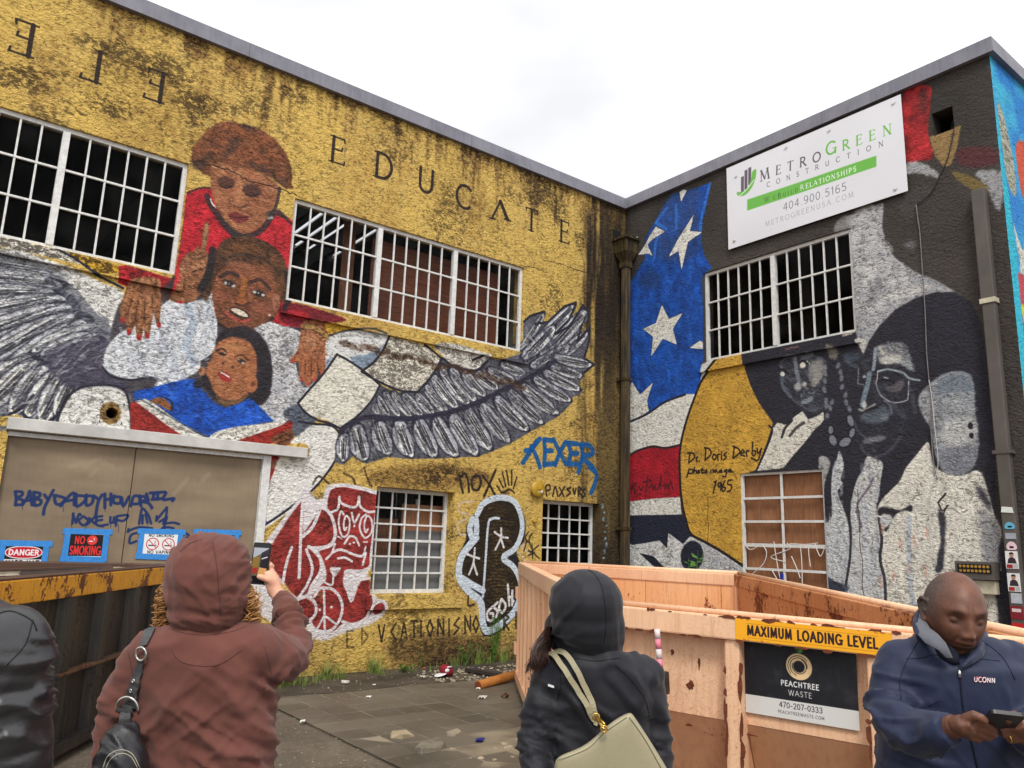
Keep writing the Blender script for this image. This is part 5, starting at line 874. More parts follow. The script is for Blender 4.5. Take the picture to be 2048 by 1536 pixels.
# painted sills (the mural runs over them)
def sill(Wf, a0, a1, z0, z1, m, o_=.045):
    b = MB().box(a0, a1, .001, o_, z0, z1, Wf).build('sill', m, bld); bevel(b, .006, 1)
sill(WL, -13.9, -7.66, 4.56, 4.748, M_L); sill(WL, -6.43, -2.28, 4.56, 4.748, M_L); sill(WR, 1.68, 4.42, 4.53, 4.698, M_R, .05); sill(WL, -4.90, -3.36, .78, .978, M_L, .05)
def window(Wf, a0, a1, z0, z1, d, secs, cols, rows, label, fw_=.052, mu=.075, bar=.021, rowf=None, panes=True):
    """frame set d inside the wall face; every bar and pane its own piece"""
    b = MB(); o0, o1 = -d-.05, -d
    b.box(a0, a1, o0, o1, z0, z0+fw_, Wf).box(a0, a1, o0, o1, z1-fw_, z1, Wf).box(a0, a0+fw_, o0, o1, z0+fw_, z1-fw_, Wf).box(a1-fw_, a1, o0, o1, z0+fw_, z1-fw_, Wf)
    sw = (a1-a0-2*fw_-(secs-1)*mu)/secs; S = []
    for s in range(secs):
        x0 = a0+fw_+s*(sw+mu); S.append(x0)
        if s: b.box(x0-mu, x0, o0-.01, o1+.012, z0+fw_, z1-fw_, Wf)
    w_ = b.build('window', M['white_metal'], bld); w_['label'] = label
    rf = rowf or [i/rows for i in range(rows+1)]; H = z1-z0-2*fw_
    for x0 in S:
        cw = sw/cols
        for c_ in range(1, cols): MB().box(x0+c_*cw-bar/2, x0+c_*cw+bar/2, o1-.028, o1-.004, z0+fw_+.001, z1-fw_-.001, Wf).build('glazing_bar', M['white_metal'], w_)
        for r in range(1, rows):
            zc_ = z0+fw_+H*rf[r]; bb = bar*(1.7 if (rows == 6 and r == 3) else 1.15); MB().box(x0+.001, x0+sw-.001, o1-.032, o1+.001, zc_-bb/2, zc_+bb/2, Wf).build('glazing_bar', M['white_metal'], w_)
        for c_ in range(cols):
            for r in range(rows):
                q = [Wf(x0+c_*cw+.002, o1-.036-.0006*((c_*7+r*3) % 5), z0+fw_+H*rf[r]), Wf(x0+(c_+1)*cw-.002, o1-.036, z0+fw_+H*rf[r]), Wf(x0+(c_+1)*cw-.002, o1-.036-.0006*((c_*5+r) % 4), z0+fw_+H*rf[r+1]), Wf(x0+c_*cw+.002, o1-.036, z0+fw_+H*rf[r+1])]
                mesh('pane', q, [(0, 1, 2, 3)], M['glass'], w_)
    return w_
window(WL, *W1, .04, 3, 6, 3, 'wide white steel window at the upper left, dark behind')
window(WL, *W2, .04, 3, 6, 3, 'wide white steel window with plywood behind its right sections')
window(WL, W3[0]-.13, W3[1], W3[2], W3[3], .18, 1, 6, 6, 'lower white-barred window beside the red graffiti')
window(WL, W4[0], W4[1], W4[2], W4[3], .18, 1, 5, 4, 'small lower white-barred window near the inner corner')
window(WR, *R1, .04, 2, 6, 3, 'white steel window under the banner')
window(WR, *R2, .03, 1, 2, 6, 'boarded window with plywood behind six rows of panes', .035, .05, .03)
# what stands behind the glass
MB().box(-5.0, -2.65, .34, .36, 4.72, 6.10).build('plywood_board', M['plywood_dark'], bld)
MB().box(-5.40, -5.2, .5, .52, 4.4, 6.9).build('plywood_board', M['plywood_brown'], bld)
MB().box(-2.2, -2.1, .5, .6, 4.3, 7).build('plywood_board', M['roof_steel'], bld)
MB().box(2.42, 3.75, -.125, -.11, .8, 2.84, WR).build('plywood_board', M['plywood_warm'], bld)
b_ = plain('grey_board', (134, 134, 130), .8, 0, .2, 2)
MB().box(-4.2, -3.3, .27, .285, .9, 1.85).build('backing_board', b_, bld); MB().box(-5.0, -4.22, .28, .295, .9, 1.45).build('backing_board', b_, bld)
MB().box(-4.25, -3.4, .30, .315, 1.5, 2.22).build('plywood_board', M['plywood_warm'], bld); MB().box(-4.75, -4.3, .31, .325, 1.2, 2.0).build('plywood_board', M['plywood_brown'], bld); MB().box(-4.0, -3.94, .33, .36, 1.3, 2.3).build('backing_board', M['white_metal'], bld)
# coping, in lengths with a seam between them
def coping(Wf, pieces, out=.07, ext0=0, ext1=0):
    for i, (a0, a1, s0, s1) in enumerate(pieces):
        # s0/s1: how far the outer edge runs past (+) or stops short (-) at a mitre
        o_, i_ = out, -.34; z0, z1 = ZW-.02, ZW+.20
        f = lambda s, o2: s*(o2/out if o2 > 0 else o2/out*1.0)
        bot = [Wf(a0-f(s0, o_), o_, z0), Wf(a1+f(s1, o_), o_, z0), Wf(a1+f(s1, i_), i_, z0), Wf(a0-f(s0, i_), i_, z0)]
        top = [Wf(a0-f(s0, o_-.012), o_-.012, z1-.01), Wf(a1+f(s1, o_-.012), o_-.012, z1-.01), Wf(a1+f(s1, i_), i_, z1+.015), Wf(a0-f(s0, i_), i_, z1+.015)]
        MB().hexa(bot, top).build('coping', M['coping'], bld)
g_ = .004
coping(WL, [(-14, -10.6, 0, 0), (-10.6+g_, -7.2, 0, 0), (-7.2+g_, -3.6, 0, 0), (-3.6+g_, 0, 0, -.07)])
coping(WR, [(0, 4.05, -.07, 0), (4.05+g_, -YC, 0, .07)])
coping(WS3, [(0, 3.2, .07, 0), (3.2+g_, 6.4, 0, 0), (6.4+g_, 9, 0, 0)])

# door with two sheets of painted ply
SD = 240
def mapD(x, y): p = onL(x, y, .05); return ((p[0]+9.3)*SD, (2.8-p[2])*SD)
DC = Canvas(int(3.0*SD), int(2.8*SD), mapD, (128, 112, 92), 0, 31, .25)
DC.rgb *= (1+.34*(vnoise(DC.H, DC.W, 120, 33, 3, 1.6, .7)-.5)+.12*(vnoise(DC.H, DC.W, 30, 34, 3, 2.4, .6)-.5)+.05*(vnoise(DC.H, DC.W, 10, 35, 2, .4, 3)-.5))[..., None]
zd = Zm(0, 830, 3.303); ze = Zm(0, 960, 5.389); NB = (22, 42, 92)
for v in ((560, 350, 640, 300, 740, 340), (600, 400, 640, 360), (1240, 420, 1190, 480, 1150, 520), (1380, 390, 1340, 430), (460, 340, 660, 290)): DC.stroke(zd(*v), 9, (154, 140, 118), 1, 4, .35, None, .8)
DC.poly(zd(880, 230, 905, 230, 905, 240, 890, 600, 850, 900, 810, 985, 800, 985, 850, 700), (120, 104, 86), 0, 3, .4)
L_ = ((165, 130, 175, 200, 165, 270), (165, 125, 235, 130, 235, 165, 180, 195, 240, 215, 240, 260, 170, 270), (240, 270, 300, 180, 320, 120, 335, 200, 345, 270), (265, 225, 340, 215), (365, 140, 370, 200, 370, 275), (365, 130, 430, 145, 420, 180, 380, 200, 440, 220, 430, 265, 375, 275), (480, 160, 520, 215), (575, 110, 520, 215, 480, 300, 468, 370), (585, 165, 600, 250, 650, 260, 700, 200, 600, 165), (655, 280, 720, 200, 795, 140, 800, 270), (700, 230, 790, 215), (820, 150, 825, 280, 900, 240, 920, 180, 820, 165), (930, 160, 930, 270, 990, 250, 1000, 180, 930, 170), (1010, 170, 1050, 200), (1100, 160, 1060, 230, 1040, 330, 1030, 400), (1130, 150, 1130, 300), (1195, 150, 1195, 270), (1130, 215, 1200, 200), (1230, 170, 1225, 240, 1290, 250, 1300, 190, 1240, 180), (1310, 190, 1330, 280, 1390, 180), (1410, 280, 1440, 180, 1500, 180, 1500, 250, 1420, 260), (1510, 170, 1520, 280), (1510, 180, 1560, 180, 1570, 220, 1520, 230, 1600, 250, 1640, 300), (1580, 150, 1600, 220), (1620, 140, 1780, 130), (1660, 150, 1650, 200), (1700, 150, 1700, 210), (1640, 210, 1750, 200), (1790, 140, 1760, 210, 1870, 200, 1860, 225),
      (790, 360, 780, 470), (785, 370, 820, 460), (820, 460, 850, 370, 870, 380), (890, 400, 850, 440, 900, 490, 950, 440, 900, 390), (960, 410, 1020, 470), (1020, 400, 940, 480), (1040, 400, 1040, 480, 1110, 500), (1040, 440, 1100, 430), (1030, 400, 1100, 390), (1080, 495, 1160, 480), (1190, 400, 1190, 460, 1220, 450, 1230, 400, 1230, 460), (1260, 400, 1250, 490), (1260, 390, 1380, 380, 1330, 440, 1260, 430),
      (1500, 470, 1525, 330, 1545, 310, 1600, 380, 1630, 470), (1540, 380, 1535, 470), (1570, 370, 1590, 460), (1690, 430, 1780, 320, 1800, 300, 1790, 390, 1760, 470), (1690, 390, 1685, 440), (1790, 410, 1720, 450), (1800, 400, 1770, 500, 1750, 520), (1780, 470, 1870, 460, 1930, 475), (1380, 550, 1500, 510, 1640, 520), (1380, 560, 1385, 530), (1540, 560, 1420, 590, 1400, 680, 1470, 660), (1720, 540, 1800, 510, 1870, 520), (1740, 565, 1860, 550, 1960, 560, 2040, 600, 1980, 630, 1900, 600, 1960, 560))
DD = []
for v in L_: DC.stroke(ze(*v), 6.2 if v[1] < 300 else 5, NB, 1, 1.5, .95, None, .15)
for x_, y_, l_ in ((240, 270, 50), (390, 270, 30), (680, 270, 70), (825, 280, 30), (1130, 300, 40), (1330, 280, 30), (1625, 290, 35), (768, 470, 40), (925, 490, 70), (1190, 470, 40), (1275, 480, 80), (1240, 480, 30), (1500, 470, 25), (1590, 470, 22)): DC.stroke(ze(x_, y_, x_+4, y_+l_), 1.3, NB, 0, 1, .8, None, .1)
M_D = render_coat('door_ply', DC, 0, -9.3, -9.3+DC.W/SD, 2.8-DC.H/SD, 2.8, 1, 0, False, .7)
dr = MB().box(-6.46, -6.36, -.10, .012, 0, 2.69, WL).build('door', M['white_metal'], bld); dr['label'] = 'wide loading door of two plywood sheets in a pale metal jamb'
MB().box(-9.185, -7.935, -.07, -.05, .02, 2.685, WL).build('plywood_panel', M_D, dr); MB().box(-7.925, -6.465, -.074, -.054, .02, 2.685, WL).build('plywood_panel', M_D, dr)
hb = MB().box(-9.22, -5.92, .002, .10, 2.70, 2.83, WL).build('door_header', plain('header_paint', (188, 186, 182), .6, 0, .2, 5, .002, 40), bld); bevel(hb, .006, 1)
MB().box(-9.19, -6.46, -.05, .0, 2.645, 2.69, WL).build('door_header', M['white_metal'], bld)

# pipe sleeve and the square vent
def ring_plate(Wf, ac, zc_, hs, r, m, parent, n=28):
    v = []; f = []
    for k in range(n):
        t_ = 2*math.pi*k/n; c_, s_ = math.cos(t_), math.sin(t_); q = hs/max(abs(c_), abs(s_))
        v += [Wf(ac+q*c_, 0, zc_+q*s_), Wf(ac+r*c_*(1+.04*math.sin(5*t_)), 0, zc_+r*s_*(1+.05*math.cos(3*t_))), Wf(ac+r*.95*c_, -.3, zc_+r*.95*s_)]
    for k in range(n):
        j = (k+1) % n; f += [(3*k, 3*k+1, 3*j+1, 3*j), (3*k+1, 3*k+2, 3*j+2, 3*j+1)]
    return mesh('pipe_hole', v, f, m, parent)
ring_plate(WL, -8.24, 3.005, .12, .062, M_L, bld)
MB().box(-8.36, -8.12, -.34, -.30, 2.88, 3.13, WL).build('pipe_hole', M['dark_void'], bld)
t = NT('duct'); t.set(t.mix(t.ramp(t.noise(t.coords(), 12, 4), .4, .6), lin((60, 52, 44)), lin((110, 100, 88))), .8); M['duct'] = t.m
MB().box(5.5, 5.88, -.5, -.47, 7.08, 7.48, WR).build('vent_back', M['dark_void'], bld)
MB().tube([WR(5.70, -.44, 7.12), WR(5.70, -.44, 7.44)], .09, 14).build('vent_pipe', M['duct'], bld, True)

# ---- downpipe with hopper in the inner corner
dp = thing('corner_downpipe', 'grimy gold downpipe with a square hopper head in the inner corner', 'downpipe', None, (-.13, -.10, 0))
ca, sa = math.cos(math.radians(0)), 0
def Cn(a, o_, z): return (-.16+a, -.17+o_, z)
MB().hexa([Cn(*p) for p in ((-.15, -.15, 6.98), (.15, -.15, 6.98), (.15, .15, 6.98), (-.15, .15, 6.98))], [Cn(*p) for p in ((-.16, -.16, 7.21), (.15, -.16, 7.21), (.15, .16, 7.21), (-.16, .16, 7.21))]).build('hopper', M['rust_gold'], dp)
MB().hexa([Cn(*p) for p in ((-.20, -.20, 7.212), (.155, -.20, 7.212), (.155, .165, 7.212), (-.20, .165, 7.212))], [Cn(*p) for p in ((-.20, -.20, 7.26), (.155, -.20, 7.26), (.155, .165, 7.26), (-.20, .165, 7.26))]).build('hopper_rim', M['rust_gold'], dp)
MB().hexa([Cn(*p) for p in ((-.07, -.07, 6.80), (.07, -.07, 6.80), (.07, .07, 6.80), (-.07, .07, 6.80))], [Cn(*p) for p in ((-.148, -.148, 6.978), (.148, -.148, 6.978), (.148, .148, 6.978), (-.148, .148, 6.978))]).build('hopper_funnel', M['rust_gold'], dp)
MB().box(-.085, .085, -.085, .085, 6.70, 6.80, Cn).build('collar', M['rust_gold'], dp)
q = MB()
prof = []
for s in range(4):
    for k in range(6):
        u = -.06+.12*k/6; o_ = -.06-(.008 if k % 2 else 0); prof.append([(u, o_), (-o_, u), (-u, -o_), (o_, -u)][s])
q.hexa([Cn(a, b, .05) for a, b in prof], [Cn(a, b, 6.70) for a, b in prof]); q.build('pipe', M['rust_gold'], dp)
for z_ in (2.0, 4.6): MB().box(-.08, .08, -.08, .15, z_, z_+.05, Cn).build('bracket', M['rust_gold'], dp)
MB().box(-.33, -.13, .002, .008, 7.29, 7.46, WL).build('overflow_shade_plate', M['dark_void'], bld)  # dark plate on the wall, coloured as the shade inside the overflow hole
# ---- plain downpipe on the right wall
rp = thing('downpipe', 'straight dark brown downpipe with stickers near the outer corner', 'downpipe', None, (-.06, -6.06, 0))
b = MB().box(5.985, 6.135, .012, .12, 4.73, 6.16, WR).build('pipe', M['pipe_brown'], rp); bevel(b, .012, 2)
b = MB().box(5.99, 6.13, .012, .114, .1, 4.70, WR).build('pipe', M['pipe_brown'], rp); bevel(b, .012, 2)
MB().box(5.975, 6.145, .004, .13, 4.70, 4.76, WR).build('pipe_joint', M['beige_plastic'], rp); MB().box(5.96, 6.16, .004, .126, 2.9, 2.94, WR).build('bracket', M['pipe_brown'], rp)
# stickers up the pipe
stk = [((2008, 1013, 2031, 1026), (206, 212, 206), 'torn pale green sticker', 'a'), ((2012, 1044, 2033, 1058), (96, 168, 196), 'small blue and orange cut-out sticker', 'b'), ((2018, 1066, 2034, 1078), (150, 156, 166), 'scraped grey paper scrap', 'c'), ((2016, 1083, 2038, 1100), (220, 190, 196), 'round-topped pink and white sticker', 'd'),
       ((2017, 1102, 2041, 1138), (214, 214, 212), 'white card with a small portrait, upper of two', 'p'), ((2021, 1146, 2046, 1184), (214, 214, 212), 'white card with a small portrait, lower of two', 'p'), ((2026, 1186, 2050, 1208), (172, 176, 186), 'grey printed sticker below the portrait cards', 'c'), ((2031, 1212, 2052, 1240), (120, 24, 34), 'dark red sticker with pale marks', 'r'), ((2033, 1246, 2056, 1264), (186, 30, 28), 'bright red strip sticker', 'r2'), ((2037, 1272, 2058, 1290), (206, 206, 204), 'plain white sticker lowest on the pipe', 'w')]
for i, ((x0, y0, x1, y1), c_, lb, kd) in enumerate(stk):
    p0 = onR(x0, y0, -.118); p1 = onR(x1, y1, -.118); a0 = 5.996; a1 = 6.124; h_ = p0[2]-p1[2]; z1_ = p0[2]; z0_ = z1_-h_; w_ = a1-a0
    if kd in 'bcd': a0 += .02
    s = thing('sticker', lb+' on the downpipe', 'sticker', 'stickers on the right downpipe', WR((a0+a1)/2, .117, (z0_+z1_)/2))
    mm = plain('sticker_%s_%d' % (kd, i), c_, .5, 0, .15, 20)
    def sq(nm, u0, u1, v0, v1, m_, o_): return MB().box(a0+(a1-a0)*u0, a0+(a1-a0)*u1, .1175+.0004*o_, .118+.0004*o_, z0_+h_*v0, z0_+h_*v1, WR).build(nm, m_, s)
    if kd == 'a': MB().hexa([WR(a0, .1205, z0_+.01), WR(a1, .1205, z0_), WR(a1-.01, .1205, z1_-.01), WR(a0+.01, .1205, z1_)], [WR(a0, .122, z0_+.01), WR(a1, .122, z0_), WR(a1-.01, .122, z1_-.01), WR(a0+.01, .122, z1_)]).build('paper', mm, s)
    elif kd in 'bd':
        n = 14; lo = [WR((a0+a1)/2+w_*.42*math.cos(math.pi*k/n), .1205, z0_+h_*(.25+.75*math.sin(math.pi*k/n))) for k in range(n+1)]+[WR(a0+.012, .1205, z0_), WR(a1-.012, .1205, z0_)]
        MB().hexa(lo, [(p[0]-.0015, p[1], p[2]) for p in lo]).build('paper', mm, s); sq('print', .3, .7, .2, .45, plain('print_dark', (150, 60, 50), .6), 10)
    else: sq('paper', 0, 1, 0, 1, mm, 4)
    if kd == 'p':
        sq('print', .06, .52, .03, .24, plain('print_red', (150, 30, 34), .6), 7); sq('print', .56, .94, .05, .26, plain('print_grey', (170, 170, 168), .6), 7)
        bb = MB().hexa([WR(a0+w_*u, .1208, z0_+h_*v) for u, v in ((.14, .3), (.86, .3), (.78, .55), (.62, .64), (.38, .64), (.22, .55))], [WR(a0+w_*u, .1212, z0_+h_*v) for u, v in ((.14, .3), (.86, .3), (.78, .55), (.62, .64), (.38, .64), (.22, .55))]); bb.build('print', plain('print_shirt', (46, 30, 40), .7), s)
        lo = [(.5+.17*math.cos(2*math.pi*k/14), .77+.13*math.sin(2*math.pi*k/14)) for k in range(14)]; MB().hexa([WR(a0+w_*u, .1210, z0_+h_*v) for u, v in lo], [WR(a0+w_*u, .1214, z0_+h_*v) for u, v in lo]).build('print', plain('print_skin', (172, 128, 104), .7), s)
        lo = [(.5+.19*math.cos(math.pi*k/10), .82+.12*math.sin(math.pi*k/10)) for k in range(11)]; MB().hexa([WR(a0+w_*u, .1214, z0_+h_*v) for u, v in lo], [WR(a0+w_*u, .1218, z0_+h_*v) for u, v in lo]).build('print', plain('print_hair', (34, 26, 26), .8), s)
    if kd in ('r', 'r2'): sq('print', .15, .85, .55, .8, plain('print_white', (206, 190, 190) if kd == 'r' else (60, 16, 18), .6), 7) if kd == 'r' else None

# ---- electric bell
def disc(Wf, a, o0, z, prof_, n=30):   # lathe around the wall normal; prof_: (radius, out)
    b = MB(); v = []; m_ = len(prof_)
    for r_0, o_ in prof_:
        for k in range(n): v.append(Wf(a+r_0*math.cos(2*math.pi*k/n), o0+o_, z+r_0*math.sin(2*math.pi*k/n)))
    f = [(i*n+k, i*n+(k+1) % n, (i+1)*n+(k+1) % n, (i+1)*n+k) for i in range(m_-1) for k in range(n)]+[tuple((m_-1)*n+k for k in range(n)), tuple(range(n))]
    return b.add(v, f)
bp = onL(1071, 978); be = thing('alarm_bell', 'round gold alarm bell on the yellow wall below the blue tag', 'bell', None, (bp[0], 0, bp[2]))
disc(WL, bp[0], 0, bp[2], [(.07, .002), (.07, .05), (.13, .052), (.135, .06), (.13, .075), (.10, .09), (.05, .1), (.012, .103)]).build('gong', M['gold_paint'], be, True)
disc(WL, bp[0], 0, bp[2], [(.016, .10), (.016, .112), (.008, .116)], 12).build('nut', M['gold_paint'], be, True); MB().box(bp[0]-.03, bp[0]+.07, .098, .1, bp[2]-.055, bp[2]-.02, WL).build('label_plate', M['white_print'], be)
hk = onL(1067, 1043); disc(WL, hk[0], 0, hk[2], [(.03, .002), (.03, .03), (.018, .05), (.018, .08)], 12).build('wall_fitting', M['gold_paint'], None, True); o_ = bpy.data.objects['wall_fitting']; tag(o_, 'small gold pipe stub on the wall under the bell', 'fitting')
# ---- lamp / vent box on the right wall
vb = thing('wall_vent', 'small dark grille box over a cream box on the right wall', 'vent', None, (0, -5.57, 1.6))
pv = onR(1921, 1122); pz = pv[2]; pa = -pv[1]
MB().box(pa, pa+.42, .004, .16, pz-.20, pz, WR).build('hood', M['pipe_brown'], vb)
MB().box(pa+.03, pa+.39, .161, .168, pz-.13, pz-.03, WR).build('grille', M['dark_void'], vb)
for k in range(8):
    for j in range(2): disc(WR, pa+.065+k*.042, .17, pz-.055-j*.05, [(.017, 0), (.017, .004)], 6).build('grille_bar', M['brass'], vb)
b = MB().box(pa+.06, pa+.40, .004, .11, pz-.36, pz-.21, WR).build('cream_box', M['beige_plastic'], vb); bevel(b, .01, 2)
# ---- slack cables
def cable(name, label, pts, r, m, off=.02):
    P_ = [onR(x, y, -off) for x, y in pts]; q = spline(P_, False, 5) if len(P_) > 2 else np.array(P_)
    o = MB().tube(q, r, 6).build(name, m, None, True); return tag(o, label, 'cable')
def spline3(p): return p
cb_m = plain('cable_grey', (112, 108, 108), .6, 0, .2, 9); cb_d = plain('cable_dark', (40, 38, 44), .6, 0, .2, 9)
def cable3(name, label, pts, r, m, off=.02):
    P_ = np.array([onR(x, y, -off) for x, y in pts]); n = 5; out = []
    Q = np.vstack([2*P_[0]-P_[1], P_, 2*P_[-1]-P_[-2]])
    for i in range(len(P_)-1):
        a, b, c, d = Q[i:i+4]
        for t_ in np.linspace(0, 1, n, endpoint=False): out.append(.5*((2*b)+(c-a)*t_+(2*a-5*b+4*c-d)*t_*t_+(3*b-a-3*c+d)*t_**3))
    out.append(P_[-1]); return tag(MB().tube(out, r, 6).build(name, m, None, True), label, 'cable')
cable3('cable', 'grey cable running down the dark wall from the banner to the hand', [(1832, 408), (1836, 440), (1840, 470), (1846, 560), (1850, 620), (1853, 700), (1858, 760), (1862, 800), (1862, 860), (1868, 930), (1875, 960)], .007, cb_m)
cable3('cable', 'loose dark cable dangling below the square vent hole', [(1908, 258), (1902, 290), (1894, 320), (1880, 350), (1862, 385), (1840, 404), (1832, 410)], .008, cb_d)
cable3('cable', 'thin pale cable hanging over the white painted shirt', [(1858, 760), (1864, 800), (1870, 860), (1876, 930), (1862, 985), (1860, 1040), (1866, 1090), (1874, 1130)], .005, plain('cable_pale', (186, 184, 180), .6, 0, .2, 9), .03)

# ================================================================== banner
OB = -.045; SBN = 340
def mapB(x, y): p = onR(x, y, OB); return ((-p[1]-BA0)*SBN, (BZ1-p[2])*SBN)
c4 = [onR(*p, OB) for p in ((1455, 333), (1807, 190), (1811, 387), (1455, 497))]
BA0 = (-c4[0][1]-c4[3][1])/2; BA1 = (-c4[1][1]-c4[2][1])/2; BZ1 = (c4[0][2]+c4[1][2])/2; BZ0 = (c4[2][2]+c4[3][2])/2
BC = Canvas(int((BA1-BA0)*SBN), int((BZ1-BZ0)*SBN), mapB, (216, 216, 222), 0, 71, 0)
BC.rgb *= (1+.05*(vnoise(BC.H, BC.W, 300, 5, 2)-.5))[..., None]
z = Zm(1200, 0, 2.415); GR = (104, 176, 70); GY = (92, 82, 92)
def btext(s_, x0, y0, x1, y1, h, col, serif=.1, T=.13, t=.06, gap=None, caps=1.0):
    """line of letters from photo point to photo point (baseline)"""
    a, b = np.array(mapB(*z(x0, y0)[0])), np.array(mapB(*z(x1, y1)[0])); L = b-a
    hh = h; w0 = text_w(s_, 0); n = len(s_)-1; g = ((np.hypot(*L)/hh)-w0)/max(1, n) if gap is None else gap
    e = L/np.hypot(*L); text(BC, s_, a, e*hh, (e[1]*hh, -e[0]*hh), col, T, t, serif, g, .8, 1, 0)
BC.poly(z(712, 965, 1335, 752, 1335, 805, 712, 1018), GR, 0, .8)
btext('M', 775, 878, 835, 852, 60, GY, .1, .15, .07); btext('ETRO', 850, 845, 1065, 775, 49, GY, .1, .15, .07); btext('G', 1090, 752, 1160, 730, 64, GR, .1, .15, .07); btext('REEN', 1172, 728, 1408, 645, 50, GR, .1, .15, .07)
btext('CONSTRUCTION', 806, 905, 1368, 705, 26, GY, .07, .12, .08)
btext('W', 795, 978, 830, 966, 26, (60, 72, 40), .08, .11, .06); btext('E', 838, 964, 850, 960, 20, (60, 72, 40), .08, .11, .06); btext('B', 860, 957, 880, 950, 26, (60, 72, 40), .08, .11, .06); btext('UILD', 884, 950, 955, 925, 20, (60, 72, 40), .08, .11, .06)
btext('R', 968, 918, 990, 910, 26, (226, 232, 222), .08, .12, .07); btext('ELATIONSHIPS', 994, 910, 1238, 826, 25, (232, 238, 228), .07, .15, .09)
btext('404.900.5165', 885, 1018, 1190, 918, 40, (98, 92, 100), 0, .085, .085); btext('METROGREENUSA.COM', 800, 1095, 1225, 950, 27, (150, 146, 152), .05, .09, .07)
for x0, yt, yb in ((682, 850, 930), (699, 818, 918), (717, 806, 895)): BC.poly(z(x0, yt+6, x0+14, yt, x0+14, yb-6, x0, yb), GY, 0, .8)
BC.poly(z(755, 818, 752, 860, 735, 905, 705, 940, 672, 948, 662, 930, 690, 925, 715, 905, 732, 860, 736, 830), GR, 1, .8); BC.stroke(z(652, 962, 700, 925, 745, 870), 2, (206, 220, 206), 1, 1)
M_B = render_coat('banner_print', BC, 1, BA0, BA1, BZ0, BZ1, -1, 0, False, .35)
bn = thing('banner', 'large white construction company banner fixed high on the dark wall', 'banner', None, (OB, -(BA0+BA1)/2, (BZ0+BZ1)/2))
n = 24; v = []; f = []
for i in range(n+1):
    for j in range(9):
        a = BA0+(BA1-BA0)*i/n; zq = BZ0+(BZ1-BZ0)*j/8; sag = .004*math.sin(math.pi*i/n*3.2)*math.sin(math.pi*j/8); edge_ = .03*math.sin(math.pi*i/n)*(j/8)**2
        v.append(WR(a, -OB+sag, zq+edge_*.0))
f = [(i*9+j, (i+1)*9+j, (i+1)*9+j+1, i*9+j+1) for i in range(n) for j in range(8)]
o = mesh('sheet', v, [q[::-1] for q in f], M_B, bn, False); sm_ = o.modifiers.new('s', 'SOLIDIFY'); sm_.thickness = .003; sm_.use_even_offset = True; sm_.use_rim_only = False
for (x_, y_) in ((1471, 352), (1571, 294), (1657, 260), (1786, 205), (1790, 377), (1468, 481)):
    p = onR(x_, y_, OB-.018); disc(WR, -p[1], -OB+.012, p[2], [(.022, 0), (.024, .004), (.012, .007), (.006, .0075)], 14).build('grommet', M['steel'], bn)

# ================================================================== notices on the door
def notice(name, label, px, tape, paint, base, SS=900, Yp=.045):
    """px: four photo corners tl tr br bl of the sheet"""
    q = [onL(x, y, Yp) for x, y in px]; x0 = (q[0][0]+q[3][0])/2; x1 = (q[1][0]+q[2][0])/2; z1 = (q[0][2]+q[1][2])/2; z0 = (q[2][2]+q[3][2])/2
    if 'danger' in name: z0 = z1-.30
    s = thing(name, label, 'notice', 'notices taped to the door', ((x0+x1)/2, -Yp, z1))
    cv = Canvas(int((x1-x0)*SS), int((z1-z0)*SS), lambda u, v_: (u*(x1-x0)*SS, v_*(z1-z0)*SS), base, 0, 5, 0); paint(cv, cv.W, cv.H)
    m = render_coat(name+'_print', cv, 0, x0, x1, z0, z1, 1, 0, False, .5)
    Wn = lambda a, o_, z: (a, Yp-o_, z)
    MB().box(x0, x1, -.001, .001, z0, z1, Wn).build('sheet', m, s)
    tw = .05
    for i, (a0, a1, b0, b1, sh) in enumerate(((x0-.07, x1+.075, z1-.01, z1+tw, .004), (x0-.06, x1+.04, z0-tw, z0+.012, -.01), (x0-tw, x0+.012, z0-.045, z1+.03, .006), (x1-.012, x1+tw, z0-.04, z1+.04, -.006))):
        if tape[i]: MB().hexa([Wn(a0, .0015+.0003*i, b0), Wn(a1, .0015+.0003*i, b0+sh), Wn(a1-.004, .0015+.0003*i, b1+sh), Wn(a0+.004, .0015+.0003*i, b1)], [Wn(a0, .0023+.0003*i, b0), Wn(a1, .0023+.0003*i, b0+sh), Wn(a1-.004, .0023+.0003*i, b1+sh), Wn(a0+.004, .0023+.0003*i, b1)]).build('tape_strip', M['blue_tape'], s)
    return s
def ctext(cv, s_, cx_, base_y, h, col, T=.2, gap=.2, maxw=None, sx=1.0):
    w_ = text_w(s_, gap)*h*sx
    if maxw and w_ > maxw: sx *= maxw/w_; w_ = maxw
    text(cv, s_, (cx_-w_/2, base_y), (h*sx, 0), (0, -h), col, T, T, 0, gap, .8, 1, 0)
def p_danger(c, W, H):
    c.poly([(0, 0), (W, 0), (W, H*.47), (0, H*.47)], (22, 20, 24), 0, .6, raw=True)
    t_ = np.linspace(0, 2*np.pi, 40); e = lambda rx, ry: [(W/2+rx*np.sign(np.cos(a))*abs(np.cos(a))**.75, H*.235+ry*np.sin(a)) for a in t_]
    c.poly(e(W*.48, H*.215), (226, 222, 222), 0, .6, raw=True); c.poly(e(W*.455, H*.185), (190, 24, 44), 0, .6, raw=True)
    ctext(c, 'DANGER', W/2, H*.32, H*.17, (230, 228, 228), .24, .16, W*.76); ctext(c, 'HARD HAT', W/2, H*.68, H*.17, (20, 20, 24), .2, .16, W*.84)
    ctext(c, 'AREA', W/2, H*.92, H*.17, (20, 20, 24), .2, .16, W*.6)
